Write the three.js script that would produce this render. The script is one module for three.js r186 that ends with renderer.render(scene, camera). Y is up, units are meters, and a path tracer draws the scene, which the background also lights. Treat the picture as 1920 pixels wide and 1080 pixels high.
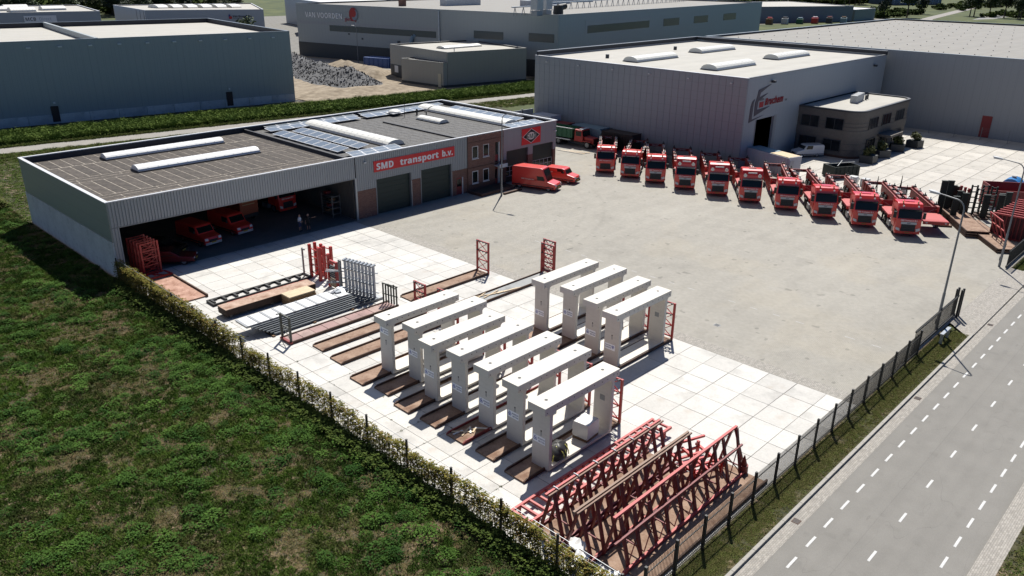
import * as THREE from 'three';
import { Sky } from 'three/addons/objects/Sky.js';
import { mergeGeometries } from 'three/addons/utils/BufferGeometryUtils.js';
import { MarchingCubes } from 'three/addons/objects/MarchingCubes.js';

// ---------------------------------------------------------------- camera, sky, sun, exposure
const scene = new THREE.Scene();
const camera = new THREE.PerspectiveCamera(40.14, 16 / 9, 0.5, 6000);
{
  const yaw = -0.8056, pitch = 0.3865, roll = 0.01278, cp = Math.cos(pitch);
  const fwd = new THREE.Vector3(-Math.sin(yaw) * cp, -Math.sin(pitch), -Math.cos(yaw) * cp);
  const right = new THREE.Vector3(Math.cos(yaw), 0, -Math.sin(yaw));
  const up = right.clone().cross(fwd);
  camera.position.set(-22.2, 25.5, 68.6);
  camera.up.copy(up.multiplyScalar(Math.cos(roll)).addScaledVector(right, -Math.sin(roll)));
  camera.lookAt(camera.position.clone().add(fwd));
}
const SUN = new THREE.Vector3(0.57, 1, -0.42).normalize();
const sky = new Sky(); sky.name = 'sky'; sky.userData.kind = 'structure'; sky.scale.setScalar(5000);
sky.material.uniforms.sunPosition.value.copy(SUN);
sky.material.uniforms.turbidity.value = 3.5; sky.material.uniforms.rayleigh.value = 0.65;
sky.material.uniforms.mieCoefficient.value = 0.004;
scene.add(sky); scene.environmentIntensity = 0.1;
const sun = new THREE.DirectionalLight(new THREE.Color(1, 0.955, 0.875), 5.0);
sun.position.copy(SUN).multiplyScalar(200).add(new THREE.Vector3(30, 0, 20)); sun.target.position.set(30, 0, 20);
sun.castShadow = true; sun.shadow.mapSize.set(4096, 4096);
Object.assign(sun.shadow.camera, { left: -160, right: 160, top: 160, bottom: -160, near: 1, far: 600 });
scene.add(sun, sun.target);
const renderer = new THREE.WebGLRenderer({ antialias: true });
renderer.setSize(1024, 576); renderer.shadowMap.enabled = true;
renderer.toneMapping = THREE.LinearToneMapping; renderer.toneMappingExposure = 1.48;

// ---------------------------------------------------------------- helpers
let seed = 12345;
const rnd = () => { seed = (seed * 1664525 + 1013904223) >>> 0; return seed / 4294967296; };
const rr = (a, b) => a + (b - a) * rnd();
const V = (x, y, z) => new THREE.Vector3(x, y, z);
const hash = (i, j, s) => { let h = (i * 374761393 + j * 668265263 + s * 974711) | 0; h = Math.imul(h ^ (h >>> 13), 1274126177); h ^= h >>> 16; return (h >>> 0) / 4294967296; };
function vn(x, y, p, s) {
  const xi = Math.floor(x), yi = Math.floor(y), fx = x - xi, fy = y - yi, u = fx * fx * (3 - 2 * fx), v = fy * fy * (3 - 2 * fy);
  const w = (a) => ((a % p) + p) % p, a = hash(w(xi), w(yi), s), b = hash(w(xi + 1), w(yi), s), c = hash(w(xi), w(yi + 1), s), d = hash(w(xi + 1), w(yi + 1), s);
  return a + (b - a) * u + (c - a) * v + (a - b - c + d) * u * v;
}
function fbm(u, v, p, o, s = 1) { let t = 0, a = 0.5, n = 0; for (let k = 0; k < o; k++) { t += a * vn(u * p, v * p, p, s + k * 7); n += a; a *= 0.55; p *= 2; } return t / n; }
const cl = (x) => Math.max(0, Math.min(1, x));
const sst = (a, b, x) => { const t = cl((x - a) / (b - a)); return t * t * (3 - 2 * t); };
const lerp = (a, b, t) => a + (b - a) * t;
const mix3 = (a, b, t) => [lerp(a[0], b[0], t), lerp(a[1], b[1], t), lerp(a[2], b[2], t)];
const enc = (c) => Math.round(255 * (c <= 0.0031308 ? 12.92 * c : 1.055 * Math.pow(c, 1 / 2.4) - 0.055));
// colour texture from linear values; size in metres of one tile
function tex(n, metres, fn, data = false) {
  const d = new Uint8Array(n * n * 4);
  for (let j = 0; j < n; j++) for (let i = 0; i < n; i++) {
    const c = fn((i + 0.5) / n, (j + 0.5) / n), k = 4 * (j * n + i);
    if (data) { d[k] = d[k + 1] = d[k + 2] = Math.round(255 * cl(c)); } else { d[k] = enc(cl(c[0])); d[k + 1] = enc(cl(c[1])); d[k + 2] = enc(cl(c[2])); }
    d[k + 3] = 255;
  }
  const t = new THREE.DataTexture(d, n, n); t.wrapS = t.wrapT = THREE.RepeatWrapping; t.magFilter = THREE.LinearFilter; t.minFilter = THREE.LinearMipmapLinearFilter; t.generateMipmaps = true;
  const m = Array.isArray(metres) ? metres : [metres, metres];
  t.repeat.set(1 / m[0], 1 / m[1]); if (!data) t.colorSpace = THREE.SRGBColorSpace; t.needsUpdate = true; return t;
}
const ALB = 0.72;                                  // brings the colour values below to measured reflectances
const mat = (r, g, b, rough = 0.8, o = {}) => { const m = new THREE.MeshStandardMaterial({ roughness: rough, side: THREE.DoubleSide, ...o }); m.color.setRGB(r, g, b).multiplyScalar(ALB); return m; };
const grey = (v, rough, o) => mat(v, v, v, rough, o);
// geometry collector: boxes, bars and tubes with uv in metres
class MB {
  constructor() { this.p = []; this.n = []; this.u = []; this.x = []; }
  quad(a, b, c, d) {
    const e1 = V().subVectors(b, a), e2 = V().subVectors(d, a), n = V().crossVectors(e1, e2).normalize(), k = this.p.length / 3;
    const ax = e1.clone().normalize(), ay = V().crossVectors(n, ax);
    const ou = a.dot(ax), ov = a.dot(ay);
    for (const q of [a, b, c, d]) { this.p.push(q.x, q.y, q.z); this.n.push(n.x, n.y, n.z); const r = V().subVectors(q, a); this.u.push(r.dot(ax) + ou, r.dot(ay) + ov); }
    this.x.push(k, k + 1, k + 2, k, k + 2, k + 3); return this;
  }
  tri(a, b, c) {
    const n = V().crossVectors(V().subVectors(b, a), V().subVectors(c, a)).normalize(), k = this.p.length / 3;
    for (const q of [a, b, c]) { this.p.push(q.x, q.y, q.z); this.n.push(n.x, n.y, n.z); this.u.push(q.x + q.y * 0.3, q.z + q.y); }
    this.x.push(k, k + 1, k + 2); return this;
  }
  obox(c, i, j, k) {                       // centre and three half vectors
    const P = (a, b, d) => c.clone().addScaledVector(i, a).addScaledVector(j, b).addScaledVector(k, d);
    const f = [[1, 0], [-1, 0], [1, 1], [-1, 1], [1, 2], [-1, 2]];
    for (const [s, ax] of f) {
      const q = [[-1, -1], [1, -1], [1, 1], [-1, 1]].map(([u, v]) => ax === 0 ? P(s, s * u, v) : ax === 1 ? P(v, s, s * u) : P(s * u, v, s));
      this.quad(...q);
    }
    return this;
  }
  box(cx, cy, cz, w, h, d, ry = 0) { const c = Math.cos(ry), s = Math.sin(ry); return this.obox(V(cx, cy, cz), V(c * w / 2, 0, -s * w / 2), V(0, h / 2, 0), V(s * d / 2, 0, c * d / 2)); }
  b(x0, x1, y0, y1, z0, z1) { return this.box((x0 + x1) / 2, (y0 + y1) / 2, (z0 + z1) / 2, x1 - x0, y1 - y0, z1 - z0); }
  bar(a, b, w, h = w) {                    // a beam from a to b
    a = Array.isArray(a) ? V(...a) : a; b = Array.isArray(b) ? V(...b) : b;
    const d = V().subVectors(b, a), k = d.clone().multiplyScalar(0.5), t = d.clone().normalize();
    const up = Math.abs(t.y) > 0.95 ? V(0, 0, 1) : V(0, 1, 0), i = V().crossVectors(up, t).normalize(), j = V().crossVectors(t, i);
    return this.obox(a.clone().add(k), i.multiplyScalar(w / 2), j.multiplyScalar(h / 2), k);
  }
  tube(a, b, r0, r1 = r0, n = 8, caps = true) {
    a = Array.isArray(a) ? V(...a) : a; b = Array.isArray(b) ? V(...b) : b;
    const t = V().subVectors(b, a).normalize(), up = Math.abs(t.y) > 0.95 ? V(1, 0, 0) : V(0, 1, 0), i = V().crossVectors(up, t).normalize(), j = V().crossVectors(t, i), k = this.p.length / 3, L = a.distanceTo(b);
    for (let s = 0; s <= n; s++) {
      const an = s / n * Math.PI * 2, d = i.clone().multiplyScalar(Math.cos(an)).addScaledVector(j, Math.sin(an));
      for (const [q, r, v] of [[a, r0, 0], [b, r1, L]]) { const w = q.clone().addScaledVector(d, r); this.p.push(w.x, w.y, w.z); this.n.push(d.x, d.y, d.z); this.u.push(an * r0, v); }
    }
    for (let s = 0; s < n; s++) { const m = k + 2 * s; this.x.push(m, m + 2, m + 1, m + 1, m + 2, m + 3); }
    if (caps) for (const [q, r, sg] of [[a, r0, -1], [b, r1, 1]]) {
      const c0 = this.p.length / 3; this.p.push(q.x, q.y, q.z); this.n.push(t.x * sg, t.y * sg, t.z * sg); this.u.push(0, 0);
      for (let s = 0; s <= n; s++) { const an = s / n * Math.PI * 2, w = q.clone().addScaledVector(i, Math.cos(an) * r).addScaledVector(j, Math.sin(an) * r); this.p.push(w.x, w.y, w.z); this.n.push(t.x * sg, t.y * sg, t.z * sg); this.u.push(Math.cos(an) * r, Math.sin(an) * r); }
      for (let s = 0; s < n; s++) sg > 0 ? this.x.push(c0, c0 + s + 1, c0 + s + 2) : this.x.push(c0, c0 + s + 2, c0 + s + 1);
    }
    return this;
  }
  geom(g) {                                // take in another geometry
    g = g.index ? g : g; const k = this.p.length / 3, P = g.attributes.position, N = g.attributes.normal, U = g.attributes.uv;
    for (let i = 0; i < P.count; i++) { this.p.push(P.getX(i), P.getY(i), P.getZ(i)); this.n.push(N.getX(i), N.getY(i), N.getZ(i)); this.u.push(U ? U.getX(i) : 0, U ? U.getY(i) : 0); }
    if (g.index) for (const q of g.index.array) this.x.push(k + q); else for (let i = 0; i < P.count; i++) this.x.push(k + i);
    return this;
  }
  geo() {
    const g = new THREE.BufferGeometry();
    g.setAttribute('position', new THREE.Float32BufferAttribute(this.p, 3)); g.setAttribute('normal', new THREE.Float32BufferAttribute(this.n, 3)); g.setAttribute('uv', new THREE.Float32BufferAttribute(this.u, 2));
    g.setIndex(this.x); return g;
  }
  build(name, m, parent = scene) { return mesh(name, this.geo(), m, parent); }
}
const used = new Map();
function numbered(n) { const k = used.get(n) ?? 0; used.set(n, k + 1); return k ? n + '_' + String(k).padStart(3, '0') : n; }
function mesh(name, g, m, parent = scene) {
  const o = new THREE.Mesh(g, m); o.name = parent === scene ? numbered(name) : name; o.castShadow = o.receiveShadow = true; parent.add(o); return o;
}
function tag(o, label, category, group) { o.userData.label = label; o.userData.category = category; if (group) o.userData.group = group; return o; }
function thing(name, label, category, [x, y, z] = [0, 0, 0], turn = 0, group) {
  const o = new THREE.Group(); o.name = numbered(name); scene.add(o); o.position.set(x, y, z); o.rotation.y = turn; return tag(o, label, category, group);
}
function struct(name, g, m) { const o = mesh(name, g, m); o.userData.kind = 'structure'; return o; }
function dup(o, label, [x, y, z], turn = 0) { const r = o.clone(); r.name = numbered(o.name.replace(/_\d\d\d$/, '')); r.userData = { ...o.userData, label }; r.position.set(x, y, z); r.rotation.y = turn; scene.add(r); return r; }
// solid with a side outline in (z, y), extruded across x, rounded edges, narrowing upwards
function solid(pts, w, { bevel = 0.04, taper = 0, from = 1 } = {}) {
  const s = new THREE.Shape(pts.map(([a, b]) => new THREE.Vector2(a, b)));
  const g = new THREE.ExtrudeGeometry(s, { depth: w - 2 * bevel, bevelEnabled: bevel > 0, bevelThickness: bevel, bevelSize: bevel, bevelOffset: -bevel, bevelSegments: 2, curveSegments: 6 });
  const P = g.attributes.position;
  for (let i = 0; i < P.count; i++) { const a = P.getX(i), y = P.getY(i), d = P.getZ(i) - (w / 2 - bevel); P.setXYZ(i, -d * (1 - taper * Math.max(0, y - from)), y, a); }
  g.computeVertexNormals(); return g;
}
// flat outline in (x, y) given depth along z
function slab(shape, depth, bevel = 0) { const g = new THREE.ExtrudeGeometry(shape, { depth: depth - 2 * bevel, bevelEnabled: bevel > 0, bevelThickness: bevel, bevelSize: bevel, bevelOffset: -bevel, bevelSegments: 1, curveSegments: 6 }); g.translate(0, 0, bevel); return g; }
function sheet(pts, y) {                    // horizontal polygon, pts [x, z]
  const g = new THREE.ShapeGeometry(new THREE.Shape(pts.map(([x, z]) => new THREE.Vector2(x, -z)))); g.rotateX(-Math.PI / 2); g.translate(0, y, 0);
  const P = g.attributes.position, U = g.attributes.uv; for (let i = 0; i < P.count; i++) U.setXY(i, P.getX(i), P.getZ(i)); return g;
}
// a printed plate: canvas drawing on a thin box, face towards +z
function printed(w, h, px, draw, rough = 0.5) {
  const c = document.createElement('canvas'); c.width = Math.round(w * px); c.height = Math.round(h * px); const x = c.getContext('2d'); draw(x, c.width, c.height);
  const t = new THREE.CanvasTexture(c); t.colorSpace = THREE.SRGBColorSpace; const m = new THREE.MeshStandardMaterial({ map: t, roughness: rough }); m.color.setScalar(ALB); return m;
}
function lettering(w, h, px, draw, rough = 0.6) {                // print without a ground: alpha taken from the drawing
  const c = document.createElement('canvas'); c.width = Math.round(w * px); c.height = Math.round(h * px); const x = c.getContext('2d'); draw(x, c.width, c.height);
  const im = x.getImageData(0, 0, c.width, c.height).data, W = c.width, H = c.height, a = new Uint8Array(W * H * 4), q = new Uint8Array(W * H * 4);
  for (let j = 0; j < H; j++) for (let i = 0; i < W; i++) { const f = 4 * (j * W + i), t = 4 * ((H - 1 - j) * W + i); for (let k = 0; k < 3; k++) { q[t + k] = im[f + 3] ? im[f + k] : 128; a[t + k] = im[f + 3]; } q[t + 3] = a[t + 3] = 255; }
  const mk = (d, srgb) => { const t = new THREE.DataTexture(d, W, H); t.magFilter = THREE.LinearFilter; if (srgb) t.colorSpace = THREE.SRGBColorSpace; t.needsUpdate = true; return t; };
  return new THREE.MeshStandardMaterial({ color: new THREE.Color(ALB, ALB, ALB), map: mk(q, true), alphaMap: mk(a, false), transparent: true, roughness: rough, side: THREE.DoubleSide });
}
function plateGeo(w, h, t = 0.03) { const g = new THREE.BoxGeometry(w, h, t); return g; }

// ---------------------------------------------------------------- materials
const tx = {
  mottle: tex(512, 5, (u, v) => { const a = fbm(u, v, 4, 5, 3), b = fbm(u, v, 64, 2, 9), c = sst(0.6, 0.75, fbm(u, v, 6, 4, 33)); const k = 0.72 + 0.3 * (a - 0.5) + 0.16 * (b - 0.5) - 0.12 * c; return [k, k * 0.985, k * 0.955]; }),
  slab: tex(1024, 13.7, (u, v) => {
    const a = fbm(u, v, 5, 5, 13), b = fbm(u, v, 128, 2, 19), c = sst(0.56, 0.78, fbm(u, v, 7, 5, 23)), r = sst(0.66, 0.8, fbm(u, v, 5, 4, 53)), sp = hash(Math.floor(u * 512), Math.floor(v * 512), 5) > 0.9975 ? 0.35 : 0;
    const k = 0.86 + 0.2 * (a - 0.5) + 0.12 * (b - 0.5) - 0.16 * c - sp; return mix3([k, k * 0.975, k * 0.93], [0.6, 0.46, 0.34], r * 0.35);
  }),
  cast: tex(512, 4.3, (u, v) => { const k = 0.93 + 0.09 * (fbm(u, v, 3, 4, 103) - 0.5) + 0.05 * (fbm(u, v, 60, 2, 109) - 0.5) - 0.05 * sst(0.62, 0.8, fbm(u * 1, v * 0.25, 24, 3, 113)) - ((u * 4) % 1 < 0.012 ? 0.05 : 0); return [k, k * 0.985, k * 0.95]; }),
  road: tex(1024, [28, 7], (u, v) => { const z = v * 7, g = hash(Math.floor(u * 1024), Math.floor(v * 1024), 3); let k = 0.80 + 0.22 * (g - 0.5) + 0.14 * (fbm(u, v * 0.25, 24, 4, 12) - 0.5); for (const c of [0.9, 1.75, 2.75, 3.6, 4.7, 5.5, 6.3]) k -= 0.035 * Math.exp(-Math.pow((z - c) / 0.22, 2)) * (0.6 + 0.8 * fbm(u, v, 6, 2, 17)); const cr = Math.abs(fbm(u, v, 5, 3, 121) - 0.5); if (cr < 0.0022) k -= 0.14; if (Math.abs(z - 3.45) < 0.02) k -= 0.08; k -= 0.05 * sst(0.78, 0.84, fbm(u, v * 0.25, 40, 2, 131)); return [k, k * 0.985, k * 0.955]; }),
  fine: tex(512, 3, (u, v) => { const k = 0.75 + 0.5 * (fbm(u, v, 128, 2, 2) - 0.5) + 0.2 * (fbm(u, v, 8, 3, 8) - 0.5); return [k, k, k]; }),
  rust: tex(512, 3.1, (u, v) => { const a = fbm(u, v, 6, 5, 4), b = fbm(u, v, 40, 3, 6); return mix3([0.20, 0.105, 0.06], [0.40, 0.27, 0.19], cl(0.5 + 1.7 * (a - 0.5) + 0.7 * (b - 0.5))); }),
  ground: tex(1024, 19, (u, v) => {
    const a = fbm(u, v, 9, 5, 14), b = fbm(u, v, 64, 3, 24), s = sst(0.52, 0.68, fbm(u, v, 16, 4, 34));
    return mix3(mix3([0.028, 0.032, 0.012], [0.095, 0.085, 0.038], cl(a + 1.6 * (b - 0.5))), mix3([0.06, 0.05, 0.027], [0.24, 0.175, 0.105], cl(0.5 + 2.4 * (fbm(u, v, 200, 2, 77) - 0.5))), s);
  }),
  farm: tex(512, 60, (u, v) => mix3([0.04, 0.06, 0.014], [0.11, 0.125, 0.032], cl(0.5 + 2 * (fbm(u, v, 8, 6, 44) - 0.5)))),
  asphalt: tex(1024, 6, (u, v) => { const g = hash(Math.floor(u * 1024), Math.floor(v * 1024), 3), k = 0.78 + 0.34 * (g - 0.5) + 0.25 * (fbm(u, v, 200, 1, 2) - 0.5) + 0.14 * (fbm(u, v, 5, 4, 12) - 0.5); return [k, k * 0.985, k * 0.955]; }),
  felt: tex(512, 2.3, (u, v) => { const k = 0.62 + 0.8 * (fbm(u, v, 10, 4, 5) - 0.5) + 0.45 * (fbm(u, v, 90, 2, 6) - 0.5); return [k, k * 0.95, k * 0.89]; }),
  brickwall: tex(512, 2, (u, v) => {
    const row = Math.floor(v * 32), uu = u * 10 + (row & 1) * 0.5, br = Math.floor(uu) % 10, fx = uu - Math.floor(uu), fy = v * 32 - row, j = fx < 0.06 || fy < 0.16 ? 1 : 0, h = hash(br, row, 7);
    return j ? [0.20, 0.17, 0.155] : mix3([0.17, 0.072, 0.052], [0.30, 0.145, 0.10], h);
  }),
  brickbump: tex(1024, 6.4, (u, v) => {
    const row = Math.floor(v * 64), uu = u * 32 + (row & 1) * 0.5, fx = uu - Math.floor(uu), fy = v * 64 - row; return (fx < 0.09 || fx > 0.91 || fy < 0.14 || fy > 0.86) ? 0.2 : 0.75 + 0.25 * hash(Math.floor(uu) % 32, row, 9);
  }, true),
  pavers: tex(1024, 6.4, (u, v) => {
    const row = Math.floor(v * 64), uu = u * 32 + (row & 1) * 0.5, fx = uu - Math.floor(uu), fy = v * 64 - row, j = (fx < 0.07 || fy < 0.12) ? 0.55 : 1, h = hash(Math.floor(uu) % 32, row, 29);
    const k = j * (0.8 + 0.25 * (h - 0.5)); return [k, k * 0.97, k * 0.92];
  }),
  wood: tex(256, 1.3, (u, v) => { const k = 0.7 + 0.5 * (fbm(u, v * 0.1, 32, 3, 3) - 0.5); return [k, k * 0.88, k * 0.7]; }),
  yard: tex(2048, 64, (u, v) => {                       // brick yard 64 m square: traffic film, spills, tyre arcs, pale sand
    const x = u * 64, z = v * 64, a = fbm(u, v, 6, 6, 61), b = fbm(u, v, 256, 2, 62), st = sst(0.6, 0.75, fbm(u, v, 24, 4, 63)), sand = sst(0.55, 0.72, fbm(u, v, 9, 5, 64)), pk = hash(Math.floor(x / 2.2), Math.floor(z / 1.1), 66);
    const tr = 0.5 + 0.5 * Math.sin((z + 5 * fbm(u, v, 3, 2, 67)) * 2.7 + 3 * fbm(u, v, 5, 2, 68)), spot = sst(0.83, 0.88, fbm(u, v, 90, 2, 69));
    let k = 0.82 + 0.16 * (a - 0.5) + 0.13 * (b - 0.5) - 0.05 * st + 0.05 * sand + 0.045 * (pk - 0.5) + 0.03 * (tr - 0.5) - 0.22 * spot;
    for (const [cx, cz, R] of [[9, 22, 13], [9, 22, 15.1], [30, -6, 26], [30, -6, 28.2], [2, 44, 20], [2, 44, 22.1]]) { const d = Math.abs(Math.hypot(x - cx, z - cz) - R); if (d < 0.35) k -= 0.05 * (1 - d / 0.35) * fbm(u, v, 20, 2, 70) * 2; }
    return mix3([k, k * 0.965, k * 0.90], [k * 0.98, k * 0.93, k * 0.84], sand);
  }),
  flatroof: tex(512, 12, (u, v) => { const st = hash(Math.floor(v * 12), 1, 5), ln = (v * 12) % 1 < 0.04 ? 0.1 : 0, k = 0.86 + 0.12 * (fbm(u, v, 6, 5, 71) - 0.5) + 0.05 * (st - 0.5) - ln + 0.08 * (fbm(u, v, 100, 2, 72) - 0.5); return [k, k * 0.975, k * 0.93]; }),
  panel: tex(256, 1.2, (u, v) => { const k = 0.93 - (u < 0.03 ? 0.18 : 0) + 0.05 * (fbm(u, v, 20, 3, 81) - 0.5); return [k, k, k]; }),
  dirt: tex(512, 9, (u, v) => mix3([0.20, 0.155, 0.105], [0.40, 0.33, 0.24], cl(0.5 + 1.6 * (fbm(u, v, 8, 6, 91) - 0.5)))),
};
const R_ = { repeatless: 0 };
const M = {
  farm: mat(1, 1, 1, 1, { map: tx.farm }), ground: mat(1, 1, 1, 1, { map: tx.ground }), dirt: mat(1, 1, 1, 1, { map: tx.dirt }),
  yard: mat(0.50, 0.49, 0.46, 0.95, { map: tx.yard, bumpMap: tx.brickbump, bumpScale: 0.014 }),
  pavers: mat(0.5, 0.48, 0.45, 0.95, { map: tx.pavers, bumpMap: tx.brickbump, bumpScale: 0.004 }),
  slabs: [0.78, 0.745, 0.80, 0.71].map((v) => mat(v, v * 0.995, v * 0.975, 0.9, { map: tx.slab })),
  joint: mat(0.20, 0.185, 0.155, 1, { map: tx.fine }),
  conc: mat(0.70, 0.69, 0.665, 0.88, { map: tx.mottle }), concGrey: mat(0.5, 0.52, 0.53, 0.9, { map: tx.mottle }), kerb: mat(0.55, 0.53, 0.49, 0.95, { map: tx.mottle }),
  asphalt: mat(0.285, 0.275, 0.262, 0.95, { map: tx.asphalt }), lane: mat(0.42, 0.40, 0.37, 0.95, { map: tx.asphalt }), paint: mat(0.82, 0.82, 0.8, 0.7, { map: tx.fine }), worn: mat(0.62, 0.6, 0.56, 0.9, { map: tx.fine }),
  rust: mat(1, 1, 1, 0.85, { map: tx.rust }), rustDark: mat(0.32, 0.27, 0.26, 0.8, { map: tx.rust }), rustPink: mat(1.5, 1.35, 1.45, 0.85, { map: tx.rust }), red: mat(0.60, 0.03, 0.022, 0.42), redRack: mat(0.44, 0.03, 0.025, 0.5), redShadeTint: mat(0.21, 0.022, 0.024, 0.6), redDull: mat(0.27, 0.03, 0.028, 0.6), redSunTint: mat(0.55, 0.085, 0.075, 0.6),  // rail pink carries painted sunlight; the A-frame maroon carries painted shade
  galv: mat(0.62, 0.66, 0.70, 0.42, { metalness: 0.6, map: tx.fine }), galvPale: mat(0.78, 0.8, 0.82, 0.6, { map: tx.fine }), steel: mat(0.35, 0.36, 0.37, 0.5, { metalness: 0.7 }), post: mat(0.28, 0.29, 0.3, 0.5, { metalness: 0.3 }),
  black: grey(0.02, 0.6), tyre: grey(0.022, 0.9), green: mat(0.014, 0.024, 0.02, 0.7), doorGreen: mat(0.012, 0.03, 0.025, 0.55), white: grey(0.8, 0.5), offwhite: mat(0.74, 0.72, 0.66, 0.6, { map: tx.mottle }), skylight: mat(0.80, 0.79, 0.73, 0.5),
  glass: new THREE.MeshPhysicalMaterial({ color: new THREE.Color(0.008, 0.012, 0.012), roughness: 0.08, specularIntensity: 0.55 }), glassDark: mat(0.01, 0.013, 0.016, 0.12), chrome: grey(0.7, 0.25, { metalness: 0.9 }), lamp: grey(0.75, 0.15), beacon: mat(0.8, 0.5, 0.2, 0.2),
  clad: mat(0.42, 0.435, 0.445, 0.5, { metalness: 0.15 }), cladSmooth: mat(0.37, 0.38, 0.395, 0.55, { map: tx.panel }), cladBlue: mat(0.43, 0.465, 0.465, 0.55, { map: tx.panel }), cladGreen: mat(0.31, 0.36, 0.335, 0.4, { map: tx.panel }), cladHall: mat(0.41, 0.425, 0.44, 0.42, { map: tx.panel }), cladLight: mat(0.5, 0.54, 0.57, 0.5, { map: tx.panel }), cladBeige: mat(0.42, 0.41, 0.37, 0.6, { map: tx.panel }), cladDark: mat(0.05, 0.055, 0.06, 0.6),
  brick: mat(1, 1, 1, 0.9, { map: tx.brickwall }), brickDark: mat(0.5, 0.5, 0.52, 0.9, { map: tx.brickwall }), annex: mat(0.22, 0.20, 0.18, 0.8, { map: tx.fine }),
  roofDark: mat(0.2, 0.205, 0.21, 0.9, { map: tx.felt }), felt: [0.135, 0.15, 0.12].map((v) => mat(v * 1.06, v * 0.93, v * 0.82, 0.95, { map: tx.felt })), seam: mat(0.62, 0.58, 0.52, 0.95, { map: tx.felt }), roofPale: mat(0.58, 0.57, 0.535, 0.9, { map: tx.flatroof }), roofGrey: mat(0.36, 0.35, 0.33, 0.9, { map: tx.flatroof }), trim: grey(0.78, 0.4), trimDark: mat(0.05, 0.055, 0.065, 0.5), parapet: mat(0.03, 0.032, 0.04, 0.7),
  solar: mat(0.20, 0.235, 0.265, 0.3, { metalness: 0.1 }), solarFrame: grey(0.95, 0.5),  // panel grey lifted: reflected sky put into its colour
  wood: mat(1.0, 0.9, 0.76, 0.85, { map: tx.wood }), woodDark: mat(0.3, 0.2, 0.13, 0.85, { map: tx.wood }), bark: mat(0.11, 0.085, 0.06, 1), blue: mat(0.03, 0.09, 0.30, 0.5), contGreen: mat(0.02, 0.12, 0.055, 0.6), contBlue: mat(0.25, 0.36, 0.42, 0.6), contWhite: mat(0.66, 0.68, 0.72, 0.5), wrap: mat(0.8, 0.8, 0.78, 0.3), skin: mat(0.45, 0.27, 0.2, 0.6), darkSoil: mat(0.06, 0.05, 0.035, 1),
};
const leafM = (r, g, b) => mat(r, g, b, 0.75, { transmission: 0 });

// ---------------------------------------------------------------- ground, yard, roads
struct('terrain', sheet([[-1500, 900], [2500, 900], [2500, -2500], [-1500, -2500]], -0.16), M.farm);
struct('field_soil', sheet([[-160, 56.2], [-0.15, 56.2], [-0.15, -2], [-0.15, -56], [-160, -84]], 0), M.ground);
struct('lawn_strip', sheet([[-0.15, -22.5], [84, -22.5], [90, -46], [90, -51.7], [-0.15, -65]], -0.006), M.ground);
struct('brick_paving', sheet([[-0.15, 54.3], [42.6, 54.3], [42.6, 56.1], [40, 56.1], [40, 56.12], [60, 56.12], [60, 54.3], [77.1, 54.3], [77.1, -45], [57.3, -45], [57.3, -22.6], [-0.15, -22.6]], 0), M.yard);
{ // concrete plates, two metres square, each laid singly with a small unevenness
  const yardPlates = new THREE.Group(); yardPlates.name = 'concrete_plates'; yardPlates.userData.kind = 'structure'; scene.add(yardPlates);
  mesh('joint_bed', sheet([[0.46, 54.2], [24.54, 54.2], [24.54, 0.2], [0.46, 0.2]], 0.006), M.joint, yardPlates);
  const gs = [0, 1].map((k) => { const w = k ? 0.98 : 0.972, g = new MB(); g.box(0, 0, 0, w * 2, 0.02, w * 2); return g; });
  const cells = []; for (let i = 0; i < 12; i++) for (let j = 0; j < 27; j++) cells.push([1.5 + 2 * i, 1.25 + 2 * j]);
  cells.sort((a, b) => (Math.hypot(a[0] + 22, a[1] - 68) - Math.hypot(b[0] + 22, b[1] - 68)));
  const rest = new MB();
  // sixteen plate blanks, each with its own cut of the stain pattern, shared between the plates
  const blanks = []; for (let k = 0; k < 16; k++) { const q = new MB().box(rr(-30, 30), 0, rr(-30, 30), 1.968, 0.02, 1.968); const g = q.geo(); g.computeBoundingBox(); const c = V(); g.boundingBox.getCenter(c); g.translate(-c.x, 0, -c.z); blanks.push(g); }
  cells.forEach(([x, z], n) => {
    const m = M.slabs[Math.floor(hash(Math.round(x * 3), Math.round(z * 3), 2) * 4)];
    if (n < 298) { const o = mesh('concrete_plate', blanks[Math.floor(hash(Math.round(x), Math.round(z), 8) * 16)], m, yardPlates); o.position.set(x + rr(-0.008, 0.008), 0.008 + rr(-0.003, 0.003), z + rr(-0.008, 0.008)); o.rotation.y = rr(-0.003, 0.003); }
    else rest.box(x, 0.008, z, 1.955, 0.02, 1.955);
  });
  const o = rest.build('concrete_plates_far', M.slabs[1], yardPlates); o.userData.kind = 'stuff';
  for (let j = 0; j < 27; j++) { const o2 = mesh('edge_plate', new MB().box(0, 0, 0, 0.52, 0.02, 1.95).geo(), M.slabs[j % 4], yardPlates); o2.position.set(0.2, 0.006, 1.25 + 2 * j); }
}
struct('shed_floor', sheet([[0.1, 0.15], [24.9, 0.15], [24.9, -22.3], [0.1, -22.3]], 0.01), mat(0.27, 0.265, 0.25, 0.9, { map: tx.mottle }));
struct('sand_edge', sheet([[24.5, 54.2], [25.7, 54.2], [25.7, 3], [24.5, 3]], 0.004), mat(0.5, 0.485, 0.455, 0.95, { map: tx.pavers, bumpMap: tx.brickbump, bumpScale: 0.004 }));
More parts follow.
